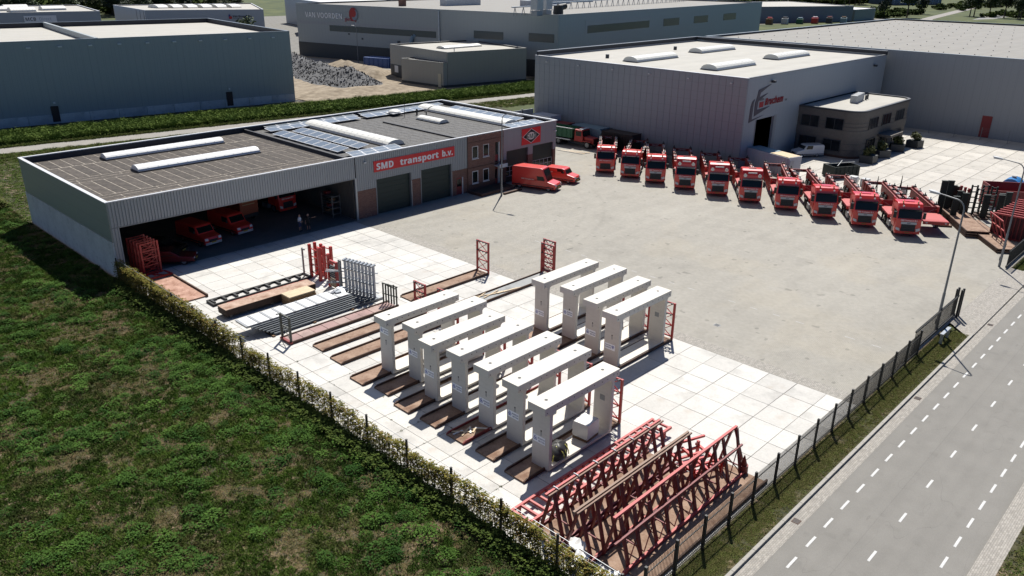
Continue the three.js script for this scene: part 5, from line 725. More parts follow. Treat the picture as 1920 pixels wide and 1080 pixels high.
function trailer(kind) {                        // inloader: two tall side walls, platform over the fifth wheel
  const g = new THREE.Group(), W = 1.24, T = 2.05;
  const wallS = new THREE.Shape([[-3.4, 1.25], [-3.4, T], [-12.9, T - 0.05], [-12.9, 0.75], [-12.2, 0.32], [-4.6, 0.32]].map(([a, b]) => new THREE.Vector2(a, b)));
  for (const s of [-1, 1]) {
    const wg = slab(wallS, 0.2, 0.012); wg.rotateY(Math.PI / 2); wg.rotateY(Math.PI); wg.rotateY(0);
    const P = wg.attributes.position; for (let i = 0; i < P.count; i++) { const a = P.getX(i), z = P.getZ(i); P.setXYZ(i, s > 0 ? W - 0.2 + Math.abs(a) : -W + Math.abs(a), P.getY(i), -Math.abs(z)); } wg.computeVertexNormals();
    mesh('side_wall', wg, M.redRack, g);
    new MB().b(s * (W - 0.1) - 0.14, s * (W - 0.1) + 0.14, T + 0.002, T + 0.07, -12.7, -3.5).build('top_rail', kind === 1 ? mat(0.45, 0.3, 0.26, 0.7) : mat(0.34, 0.1, 0.085, 0.6), g);  // rail paler than the wall: sunlight on its top put into the colour
    for (let k = 0; k < 5; k++) { const c = new MB().b(s * (W - 0.1) - 0.16, s * (W - 0.1) + 0.16, T + 0.072, T + 0.2, -12.2 + k * 1.9, -11.85 + k * 1.9).build('load_clamp', k % 2 ? M.galvPale : M.black, g); new MB().tube([s * (W - 0.1), T + 0.2, -12 + k * 1.9], [s * (W - 0.1), T + 0.42, -12 + k * 1.9], 0.05).build('clamp_pin', M.black, c); }
    new MB().b(s * (W - 0.28) - 0.08, s * (W - 0.28) + 0.08, T - 0.35, T - 0.2, -12.6, -3.5).build('inner_guide', M.redDull, g);
    for (const z of [-10.0, -11.3]) wheel(g, s * (W - 0.32), 0.5, z, 0.5, 0.3);
    for (let k = 0; k < 7; k++) new MB().b(s * W - 0.03 + s * 0.03, s * W + 0.03 + s * 0.03, 0.4, T - 0.1, -11.8 + k * 1.2, -11.72 + k * 1.2).build('wall_rib', M.redRack, g);
  }
  const pf = new MB().b(-1.24, 1.24, 1.28, 1.46, -3.4, -0.2).build('platform', M.redSunTint, g); new MB().b(-1.0, 1.0, 1.461, 1.47, -2.9, -0.6).build('tread_plate', M.redSunTint, pf);
  new MB().b(-1.26, 1.26, 1.1, 1.44, -0.21, -0.02).build('front_beam', M.redRack, g); for (const s of [-1, 1]) new MB().box(s * 0.95, 1.27, -0.015, 0.2, 0.09, 0.02).build('marker_lamp', M.lamp, g);
  new MB().obox(V(0, 1.35, -3.6), V(W - 0.2, 0, 0), V(0, 0.7, -0.15), V(0, 0.01, 0.06)).build('bulkhead', M.redDull, g); { const m = new MB(); m.bar([-0.8, 0.9, -3.5], [0.8, 1.8, -3.62], 0.06).bar([0.8, 0.9, -3.5], [-0.8, 1.8, -3.62], 0.06); m.build('bulkhead_brace', M.steel, g); }
  new MB().b(-1.04, 1.04, T - 0.5, T - 0.15, -12.88, -12.7).build('rear_gate', M.redDull, g); { const m = new MB(); m.bar([-0.5, T - 0.45, -12.68], [0.5, T - 0.2, -12.68], 0.05).bar([0.5, T - 0.45, -12.68], [-0.5, T - 0.2, -12.68], 0.05); m.build('gate_brace', M.galvPale, g); }
  for (const s of [-1, 1]) new MB().b(s * 1.0 - 0.08, s * 1.0 + 0.08, 0.05, 1.28, -2.9, -2.75).b(s * 1.0 - 0.2, s * 1.0 + 0.2, 0.0, 0.06, -3.0, -2.65).build('landing_leg', M.black, g);
  return g;
}
const TURN = Math.atan2(-0.834, 0.551), HEAD = V(-0.834, 0, 0.551);
{
  const tz = [[61.2, 5.5], [61.4, 9.4], [61.55, 13.3], [61.6, 17.65], [61.95, 22.05], [62.1, 26.3], [62.3, 30.75], [62.3, 35.2], [62.35, 39.55], [62.5, 43.95]];
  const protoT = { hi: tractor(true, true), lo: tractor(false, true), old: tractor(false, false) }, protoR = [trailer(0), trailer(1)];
  tz.forEach(([x, z], k) => {
    const q = protoT[k === 0 ? 'old' : k > 2 && k < 6 ? 'hi' : 'lo'].clone(); q.name = numbered('tractor_unit'); scene.add(q); q.position.set(x, 0, z); q.rotation.y = TURN + [0.06, -0.05, 0.03, 0, 0.01, 0.01, -0.04, 0.03, -0.01, -0.02][k];
    tag(q, (k === 0 ? 'red truck with dark grille, leftmost of the row' : k === 9 ? 'red truck at the right end of the row, nearest the camera' : ordi[k] + ' red truck from the left in the row' + (k > 2 && k < 6 ? ', high roof with round spot lamps' : ', low roof with beacons')), 'truck', 'red trucks parked in a row');
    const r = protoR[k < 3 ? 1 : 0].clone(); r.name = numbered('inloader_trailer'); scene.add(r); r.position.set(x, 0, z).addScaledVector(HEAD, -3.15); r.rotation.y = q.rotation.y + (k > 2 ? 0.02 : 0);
    tag(r, 'red inloader trailer coupled to the ' + (k === 9 ? 'last' : ordi[k]) + ' truck from the left', 'trailer', 'inloader trailers behind the trucks');
  });
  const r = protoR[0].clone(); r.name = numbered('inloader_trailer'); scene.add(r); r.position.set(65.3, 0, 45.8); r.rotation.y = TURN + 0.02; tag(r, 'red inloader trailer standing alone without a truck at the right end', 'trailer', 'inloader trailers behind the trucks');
  for (const [x, z, h, n] of [[73, 36.6, 2.5, 'left'], [75, 38.6, 2.6, 'right'], [72.5, 40.1, 2.2, 'front']]) { const o = thing('clamp_jack', 'black pointed jack stand between the last trailers, ' + n + ' one', 'jack stand', [x, 0, z]); for (let q = 0; q < 3; q++) { const a = q * 2.1; new MB().bar([0.4 * Math.cos(a), 0, 0.4 * Math.sin(a)], [0, h, 0], 0.07).build('leg', M.black, o); } new MB().tube([0, h - 0.5, 0], [0, h + 0.8, 0], 0.09, 0.03).build('screw', M.black, o); new MB().box(0, h * 0.5, 0, 0.3, 0.2, 0.3).build('collar', M.black, o); }
}
function van(o) {                               // panel van: +z forward
  const { L, W, H, hood, col, win = M.glass, txt, wr = 0.34, box } = o, g = thing(o.name, o.label, o.cat || 'van', o.at, o.turn, o.group), hz = L / 2, SL = H > 2.3 ? 0.46 : 0.62;
  const a = hz - hood, pr = [[hz, 0.32], [hz + 0.02, 0.75], [hz - 0.1, 0.95], [a, 1.16], [a - (H - 1.2) * SL, H - 0.08], [a - (H - 1.2) * SL - 0.3, H], [-hz + 0.15, H - 0.02], [-hz, H - 0.2], [-hz, 0.32]];
  if (o.prof) mesh('body', solid(o.prof, W, { bevel: 0.08, taper: 0.1, from: 0.95 }), col, g); else mesh('body', solid(pr, W, { bevel: 0.09, taper: 0.045, from: 1.0 }), col, g);
  if (!o.prof) {
    slope(new MB(), a - 0.06, 1.24, a - (H - 1.2) * SL + 0.06, H - 0.2, W * 0.84, 0.03, 0.02).build('windscreen', win, g);
    for (const s of [-1, 1]) { const z1 = a - 0.35, z0 = z1 - 1.0; new MB().obox(V(s * W * 0.488, 1.5, (z0 + z1) / 2 - 0.1), V(0.012, 0, 0), V(-s * 0.01, 0.26, -0.05), V(0, 0, 0.46)).build('side_window', win, g); new MB().b(s * (W / 2 + 0.1) - 0.06, s * (W / 2 + 0.1) + 0.06, 1.25, 1.5, a - 0.55, a - 0.4).build('mirror', M.black, g); new MB().obox(V(s * (W / 2 - 0.22), 0.82, hz + 0.0), V(0.15, 0, -s * 0.03), V(0, 0.1, -0.03), V(0, 0, 0.03)).build('headlight', M.lamp, g); if (txt && s) { const t = mesh('lettering', plateGeo(2.2 * L / 6, 0.24, 0.01), vanStrip(txt), g); t.position.set(s * (W * 0.5 - 0.003), 1.28, -0.6); t.rotation.y = s * Math.PI / 2; } }
    for (const s of [-1, 1]) new MB().b(s * W / 2 - 0.012, s * W / 2 + 0.012, 0.45, 0.56, -hz + 0.1, hz - 0.15).build('side_moulding', M.black, g);
    slope(new MB(), hz + 0.02, 0.55, hz + 0.02, 0.78, W * 0.5, 0.03, 0.03).build('grille', M.black, g);
  }
  new MB().b(-W / 2 + 0.08, W / 2 - 0.08, 0.28, 0.5, hz - 0.05, hz + 0.07).build('bumper', o.bump || M.black, g); new MB().b(-0.26, 0.26, 0.42, 0.53, hz + 0.071, hz + 0.08).build('number_plate', mat(0.62, 0.45, 0.05, 0.6), g);
  for (const s of [-1, 1]) { wheel(g, s * (W / 2 - 0.1), wr, hz - 0.92, wr, 0.22); wheel(g, s * (W / 2 - 0.1), wr, -hz + 1.05, wr, 0.22); }
  return g;
}
{
  const vd = Math.atan2(50.34 - 48.53 + 0.6, 6.43 - 2.15);   // direction of the parked vans
  van({ name: 'panel_van', label: 'tall red panel van parked before the brick office', L: 5.9, W: 2.0, H: 2.75, hood: 1.05, col: paintRed, at: [49.0, 0, 4.2], turn: 0.32, txt: 'SMD Transport B.V.' });
  van({ name: 'small_van', label: 'small red delivery van beside the tall red van', L: 4.2, W: 1.7, H: 1.85, hood: 1.1, col: paintRed, at: [53.9, 0, 4.3], turn: 0.25, wr: 0.3, txt: 'SMD' });
  van({ name: 'small_van', label: 'small white van parked before the brown office annexe', L: 4.4, W: 1.8, H: 1.85, hood: 1.1, col: paintWhite, at: [91.6, 0, 19.6], turn: -2.2, wr: 0.32 });
  van({ name: 'shed_van', label: 'red van in the open shed next to the dark red car', L: 4.8, W: 1.9, H: 1.95, hood: 1.0, col: paintRed, at: [9.6, 0, -4.9], turn: 0.15, bump: M.galvPale });
  van({ name: 'shed_van', label: 'second red van in the shed, in front of the orange box truck', L: 4.9, W: 1.9, H: 2.0, hood: 1.0, col: paintRed, at: [13.5, 0, -6.0], turn: 0.15, bump: M.galvPale });
  const c = van({ name: 'saloon_car', cat: 'car', label: 'dark red saloon car at the left of the open shed', L: 4.4, W: 1.7, H: 1.4, col: mat(0.16, 0.012, 0.014, 0.25), at: [5.0, 0, -0.9], turn: 0.95, wr: 0.31, prof: [[2.2, 0.3], [2.2, 0.62], [2.05, 0.75], [0.95, 0.86], [0.25, 1.32], [-0.2, 1.38], [-0.95, 1.34], [-1.6, 0.95], [-2.15, 0.88], [-2.2, 0.3]] });
  slope(new MB(), 0.9, 0.92, 0.3, 1.28, 1.3, 0.03, 0.02).build('windscreen', M.glass, c); new MB().obox(V(0, 1.14, -1.27), V(0.62, 0, 0), V(0, 0.18, 0.3), V(0, 0.01, -0.006)).build('rear_window', M.glass, c);
  for (const s of [-1, 1]) { new MB().obox(V(s * 0.81, 1.1, -0.35), V(0.01, 0, 0), V(-s * 0.03, 0.17, 0), V(0, 0, 0.75)).build('side_window', M.glass, c); new MB().box(s * 0.62, 0.64, 2.2, 0.3, 0.12, 0.05).build('headlight', M.lamp, c); }
  const c2 = van({ name: 'saloon_car', cat: 'car', label: 'black car deep in the shed behind the dark red saloon', L: 4.5, W: 1.75, H: 1.45, col: mat(0.01, 0.01, 0.012, 0.15), at: [5.6, 0, -4.2], turn: 0.6, wr: 0.31, prof: [[2.2, 0.3], [2.2, 0.66], [2.05, 0.8], [0.95, 0.9], [0.3, 1.38], [-0.9, 1.42], [-1.9, 1.3], [-2.2, 0.9], [-2.2, 0.3]] });
  slope(new MB(), 0.9, 0.97, 0.36, 1.34, 1.3, 0.03, 0.02).build('windscreen', M.glass, c2); for (const s of [-1, 1]) new MB().obox(V(s * 0.84, 1.15, -0.4), V(0.01, 0, 0), V(-s * 0.03, 0.17, 0), V(0, 0, 0.9)).build('side_window', M.glass, c2);
  // box truck and recovery truck deep in the shed
  const b = thing('box_truck', 'orange red box body truck in the shed behind the second van', 'truck', [16.2, 0, -9.5], 0.12);
  new MB().b(-1.1, 1.1, 0.9, 3.0, -3, 2.2).build('box_body', mat(0.42, 0.09, 0.03, 0.6), b); for (const y of [1.9, 2.2, 2.5]) new MB().b(-0.8, 0.7, y, y + 0.08, 2.201, 2.215).build('lettering', mat(0.6, 0.4, 0.2, 0.6), b); new MB().b(-1, 1, 0.55, 0.9, -3, 2.3).build('chassis', M.black, b); for (const s of [-1, 1]) { wheel(b, s * 0.95, 0.45, 1.3, 0.45, 0.28); wheel(b, s * 0.95, 0.45, -2, 0.45, 0.28); }
  const rt = tractor(false, false); rt.name = numbered('recovery_truck'); scene.add(rt); rt.position.set(21.2, 0, -7.6); rt.rotation.y = 0.1; tag(rt, 'red truck cab deep in the open shed beside the two people', 'truck'); rt.scale.setScalar(0.92);
  const rs = thing('parts_rack', 'dark metal parts rack at the right end of the open shed', 'rack', [23.6, 0, -4.6]); for (const [x, z] of [[0, 0], [1, 0], [0, 2], [1, 2]]) new MB().b(x, x + 0.08, 0, 2.4, z, z + 0.08).build('post', M.steel, rs); for (let k = 0; k < 4; k++) { new MB().b(0, 1.08, 0.3 + k * 0.65, 0.36 + k * 0.65, 0, 2.08).build('shelf', M.steel, rs); new MB().box(0.5, 0.5 + k * 0.65, 0.5 + 0.4 * (k % 3), 0.6, 0.28, 0.5).build('parts_box', k % 2 ? M.redDull : M.woodDark, rs); }
  // old bonneted truck with green tipper
  const t = thing('bonneted_truck', 'old red bonneted truck with green container body beside the hall corner', 'truck', [72.4, 0, -7.8], 0.1);
  mesh('cab', solid([[0.9, 0.9], [0.9, 1.7], [0.7, 2.65], [-0.6, 2.7], [-0.7, 0.9]], 2.2, { bevel: 0.08, taper: 0.02, from: 1.6 }), M.redRack, t); mesh('bonnet', solid([[2.6, 0.75], [2.6, 1.55], [0.92, 1.7], [0.92, 0.75]], 1.5, { bevel: 0.1 }), M.redRack, t);
  new MB().b(-0.62, 0.62, 0.75, 1.45, 2.61, 2.66).build('grille', M.black, t); slope(new MB(), 0.9, 1.75, 0.74, 2.5, 1.9, 0.03, 0.02).build('windscreen', M.glass, t); for (const s of [-1, 1]) { new MB().b(s * 1.09 - 0.02, s * 1.09 + 0.02, 1.75, 2.45, -0.4, 0.6).build('side_window', M.glass, t); new MB().b(s * 0.95 - 0.25, s * 0.95 + 0.25, 1.05, 1.14, 1.0, 2.4).build('mudguard', M.redRack, t); wheel(t, s * 1.0, 0.55, 1.7, 0.55, 0.34); wheel(t, s * 0.95, 0.55, -3.6, 0.55, 0.5); wheel(t, s * 0.95, 0.55, -5.0, 0.55, 0.5); }
  new MB().b(-0.9, 0.9, 2.72, 2.8, 0.1, 0.7).build('roof_light_bar', M.galvPale, t); new MB().b(-0.5, 0.5, 0.6, 0.95, -8, 2.4).build('chassis', M.black, t);
  const gb = new MB().b(-1.2, -1.12, 1.3, 2.7, -8, -1).b(1.12, 1.2, 1.3, 2.7, -8, -1).b(-1.12, 1.12, 1.3, 2.7, -1.08, -1).b(-1.12, 1.12, 1.3, 1.4, -8, -1.09).build('container_body', M.contGreen, t); for (let k = 0; k < 9; k++) new MB().b(-1.26, -1.201, 1.35, 2.65, -7.9 + k * 0.82, -7.8 + k * 0.82).build('rib', M.contGreen, gb); new MB().b(-1.27, 1.27, 2.7, 2.8, -8.02, -7.95).b(-1.28, -1.13, 2.701, 2.79, -7.94, -0.98).build('top_rim', M.galvPale, gb); new MB().b(-1.5, -1.21, 1.0, 1.12, -8, -1.2).build('side_board', M.white, t);
  // containers along the neighbour's wall
  const cont = (label, x, z, L, m, turn = 0, h = 2.6) => { const o = thing('container', label, 'container', [x, 0, z], turn); new MB().b(-1.2, 1.2, 0.1, h, -L / 2, L / 2).build('body', m, o); for (let k = 0; k < L / 0.5; k++) new MB().b(-1.25, -1.201, 0.25, h - 0.15, -L / 2 + 0.15 + k * 0.5, -L / 2 + 0.4 + k * 0.5).build('corrugation', m, o); new MB().b(-1.26, 1.26, h + 0.002, h + 0.05, -L / 2 - 0.02, -L / 2 + 0.12).b(-1.26, 1.26, h + 0.002, h + 0.05, L / 2 - 0.12, L / 2 + 0.02).build('end_rim', m, o); return o; };
  cont('pale blue container in the shade of the neighbour hall wall', 75.5, -8.6, 5.6, M.contBlue); cont('dark brown container in the shade of the neighbour hall wall', 75.5, -2.6, 5.6, mat(0.05, 0.035, 0.03, 0.7), 0, 2.5); cont('tall pale cabin behind the green tipper body', 74.8, -17.2, 4, M.contWhite, 0, 3.4); cont('rusty open container beside the tall pale cabin', 74.4, -13.4, 3, M.redDull, 0.1, 2.6);
  const wc = cont('white site cabin with pale blue roof behind the trailers', 79.3, 20.3, 7.6, M.contWhite, -0.3); new MB().b(-1.2, 1.2, 2.63, 2.66, -3.7, 0.2).build('blue_roof', M.contBlue, wc); new MB().b(-1.1, 1.1, 2.64, 2.68, 0.4, 3.7).build('plywood_cover', M.wood, wc); new MB().b(-1.0, -0.2, 0.2, 2.2, 3.801, 3.83).build('door', M.galvPale, wc);
  for (let k = 0; k < 4; k++) { const o = tag(new MB().box(0, 0, 0, 0.25, 0.06, 4.6 - k * 0.4).build('scaffold_board', k % 2 ? M.wood : M.worn), (['long', 'second', 'third', 'short'][k]) + ' pale board lying on the paving by the hall end', 'board', 'boards by the hall end'); o.position.set(67.8 + 0.4 * k, 0.04 + 0.001 * k, -6.3 + 0.3 * k); o.rotation.y = 0.1 + 0.05 * k; }
  const sk = thing('black_skip', 'open black skip with steel offcuts behind the trailers', 'skip', [83.2, 0, 28.2], -0.5); new MB().b(-2, -1.92, 0.1, 1.6, -1.2, 1.2).b(1.92, 2, 0.1, 1.6, -1.2, 1.2).b(-1.92, 1.92, 0.1, 1.6, -1.2, -1.12).b(-1.92, 1.92, 0.1, 1.6, 1.12, 1.2).b(-1.92, 1.92, 0.1, 0.2, -1.12, 1.12).build('tub', M.green, sk); new MB().bar([-1.8, 1.5, -1], [1.2, 2.1, 1], 0.08).bar([-1.5, 1.7, 1], [0.8, 1.9, -1], 0.06).build('offcut', M.steel, sk); for (let k = 0; k < 6; k++) new MB().b(-1.7 + k * 0.65, -1.6 + k * 0.65, 0.15, 1.5, 1.201, 1.26).build('rib', M.green, sk);
  for (const [x, z, s, lab] of [[80, 31.2, 1, 'white bulk bag behind the eighth trailer'], [80.4, 32.6, 0.9, 'second white bulk bag behind the eighth trailer'], [78.5, 37.8, 0.95, 'white bulk bag behind the last trailer'], [77.2, 40, 0.7, 'small white sack behind the lone trailer']]) { const q = new THREE.BoxGeometry(1 * s, 1.1 * s, 1 * s, 6, 6, 6), P = q.attributes.position; for (let i = 0; i < P.count; i++) { const x2 = P.getX(i), y = P.getY(i), z2 = P.getZ(i), n = 1 + 0.18 * (1 - Math.pow(Math.abs(y) / 0.55, 2)) - 0.1 * (Math.abs(x2 * z2) > 0.2 ? 1 : 0); P.setXYZ(i, x2 * n, y + 0.55 * s, z2 * n); } q.computeVertexNormals(); const o = tag(mesh('bulk_bag', q, M.wrap), lab, 'bulk bag', 'white bulk bags'); o.position.set(x, 0, z); }
}
// ---------------------------------------------------------------- stillages and rusty pallets on the right
{
  const gp = [[73.2, 43.7, 4.0, 0], [74.2, 44.1, 3.9, 0], [75.2, 44.2, 3.2, 0], [75.9, 44.6, 3.0, 0], [74.4, 45.2, 2.9, 0], [73.4, 46.0, 3.0, 0], [72.0, 45.5, 2.8, 0], [75.6, 46.2, 3.6, 1], [76.6, 46.6, 3.1, 1], [77.4, 46.9, 3.4, 1], [75.6, 47.6, 2.7, 0], [76.8, 47.9, 2.6, 1], [78.2, 47.6, 3.2, 1], [77.6, 48.6, 2.5, 0], [79.2, 48.3, 2.3, 0], [80.0, 48.8, 2.4, 0]];
  gp.forEach(([x, z, h, op], k) => {
    const o = thing('stillage_post', (op ? 'dark ladder-like stillage post' : 'solid dark green stillage post') + ' right of the lone trailer, ' + (ordi[k % 10]) + (k > 9 ? ' of the rear lot' : ' of the front lot'), 'stillage post', [x, 0, z], TURN, 'dark stillage posts');
    if (!op) { new MB().b(-0.3, 0.3, 0, h, -0.12, 0.12).build('post', M.green, o); new MB().b(-0.34, 0.34, h, h + 0.06, -0.15, 0.15).build('cap', M.green, o); }
    else { for (const s of [-1, 1]) new MB().b(s * 0.28 - 0.07, s * 0.28 + 0.07, 0, h, -0.09, 0.09).build('post', M.green, o); for (let q = 0; q < 6; q++) new MB().b(-0.21, 0.21, 0.3 + q * (h - 0.4) / 5.2, 0.4 + q * (h - 0.4) / 5.2, -0.06, 0.06).build('rung', M.green, o); }
    new MB().b(-0.5, 0.5, 0, 0.12, -0.45, 0.45).build('foot', M.rustDark, o);
  });
  for (const [x, z, k] of [[75.0, 45.0, 0], [75.5, 45.3, 1], [76.0, 45.6, 2]]) { const o = thing('red_stanchion', ordi[k] + ' red stanchion among the dark stillage posts', 'stanchion', [x, 0, z], TURN, 'red stanchions among the dark posts'); new MB().b(-0.12, 0.12, 0, 3.4 - k * 0.2, -0.1, 0.1).build('post', M.redRack, o); new MB().b(-0.3, 0.3, 0, 0.1, -0.3, 0.3).build('foot', M.redRack, o); for (let q = 0; q < 4; q++) new MB().b(-0.2, -0.12, 0.6 + q * 0.7, 0.75 + q * 0.7, -0.06, 0.06).build('hook', M.redRack, o); }
  const stk = (label, x, z, L, w, n, turn) => { const g = thing('pallet_stack', label, 'pallet stack', [x, 0, z], turn, 'rusty pallets by the gate'); for (let k = 0; k < n; k++) { const q = new MB().b(-w / 2 + 0.05, w / 2 - 0.05, 0.1 + k * 0.26, 0.2 + k * 0.26, -L / 2, L / 2); q.build('plate', M.rust, g); for (const s of [-1, 1]) new MB().b(s * (w / 2) - 0.05, s * w / 2 + 0.045, 0.0 + k * 0.26, 0.22 + k * 0.26, -L / 2 - 0.02, L / 2).build('rail', M.rustDark, g); } };
  stk('stack of rusty pallets in front of the dark posts', 71.3, 46.8, 9, 2.2, 3, TURN); stk('rusty pallet pair nearest the open gate', 68.4, 50.0, 10, 2.1, 2, TURN + 0.05); stk('single rusty pallet beside the lone trailer', 71.2, 44.3, 5, 1.4, 1, TURN);
  const lf = thing('leaning_frame', 'red glazing frame leaning over the rusty pallet by the gate', 'frame', [67.6, 0.5, 51.3], TURN + Math.PI / 2); { const A = (u, v) => [u, 0.1 + v * 2.1, -v * 0.75]; const m = new MB(); for (const v of [0, 0.5, 1]) m.bar(A(-1.7, v), A(1.7, v), 0.1); m.build('rail', M.redSunTint, lf); const n = new MB(); for (const u of [-1.7, -0.6, 0.6, 1.7]) n.bar(A(u, 0), A(u, 1), 0.09); n.build('stile', M.redSunTint, lf); }
  for (let k = 0; k < 9; k++) { const g = thing('stacked_rack', k === 0 ? 'front rack of the dark red rack stack at the gate' : ordi[k] + ' rack back in the dark red stack at the gate', 'rack', [68.9 + k * 0.95, 0, 51.3 + 0.05 * k], 0.03, 'dark red racks stacked by the gate'); new MB().b(0, 0.16, 2.5, 2.66, -1.3, 2.0).build('top_beam', M.redSunTint, g); for (let q = 0; q < 9; q++) new MB().b(0.03, 0.13, 0, 2.5, -1.3 + q * 0.4, -1.2 + q * 0.4).build('upright', M.redDull, g); new MB().b(0, 0.16, 0.1, 0.24, -1.3, 2.0).build('bottom_beam', M.redDull, g); new MB().b(0.14, 0.2, 0.24, 2.5, -1.25, 1.95).build('sheet', mat(0.10, 0.02, 0.02, 0.7), g); }
  const rc = thing('open_red_container', 'dark red open container body behind the rack stack', 'container', [84, 0, 48.6], TURN); new MB().b(-3.4, 3.4, 0.1, 2.6, -1.1, -1.0).b(-3.4, 3.4, 0.1, 2.0, 1.0, 1.1).b(-3.4, -3.3, 0.1, 2.6, -0.99, 0.99).b(3.3, 3.4, 0.1, 2.6, -0.99, 0.99).build('side', M.redDull, rc); new MB().b(-3.3, 3.3, 0.05, 0.2, -1, 1).build('floor', M.redDull, rc);
  const bt = thing('blue_tank', 'bright blue tank behind the lamp post at the right edge', 'tank', [88.5, 0, 47.2]); new MB().tube([-1.1, 1.3, 0], [1.1, 1.3, 0], 1.1, 1.1, 16).build('vessel', mat(0.03, 0.2, 0.5, 0.4), bt); new MB().b(-0.9, -0.6, 0, 0.6, -0.7, 0.7).b(0.6, 0.9, 0, 0.6, -0.7, 0.7).build('saddle', M.steel, bt); new MB().tube([0, 2.3, 0], [0, 2.6, 0], 0.25).build('filler_cap', M.steel, bt);
}
// ---------------------------------------------------------------- lamp posts, gates, fences
function lampPost(label, x, z, h, dir, arm) {
  const g = thing('street_lamp', label, 'street lamp', [x, 0, z], dir, 'tall arched street lamps');
  new MB().tube([0, 0, 0], [0, 3.2, 0], 0.115, 0.1, 12).tube([0, 3.2, 0], [0, h - 0.7, 0], 0.08, 0.06, 12).build('pole', M.post, g);
  const m = new MB(); let p = V(0, h - 0.7, 0); for (let k = 1; k <= 6; k++) { const a = k / 6 * Math.PI / 2 * 0.92, q = V(0, h - 0.7 + 0.7 * Math.sin(a), 0.7 * (1 - Math.cos(a))); m.tube(p, q, 0.05, 0.05, 8, false); p = q; } const e = V(0, h + 0.12, arm); m.tube(p, e, 0.05, 0.04, 8); m.build('arm', M.post, g);
  const hd = new THREE.SphereGeometry(0.5, 14, 8); hd.scale(0.36, 0.22, 1); hd.rotateX(-0.1); hd.translate(0, h + 0.14, arm + 0.35); mesh('lamp_head', hd, M.galvPale, g); new MB().box(0, h + 0.05, arm + 0.4, 0.22, 0.05, 0.6).build('diffuser', M.lamp, g); new MB().b(-0.1, 0.1, 0.6, 1.0, 0.1, 0.13).build('service_door', M.post, g);
}
lampPost('arched street lamp standing before the brick office front', 43.4, 3.65, 9.75, 0.25, 2.0);
lampPost('arched street lamp beside the open sliding gate', 40.0, 54.0, 10.3, Math.PI * 0.93, 2.0);
lampPost('arched street lamp by the rack stack at the right edge', 59.6, 53.4, 9.75, Math.PI * 0.95, 2.0);
lampPost('distant street lamp on the service road before the works hall', 113.2, -122.8, 9.8, -2.4, 0.6);
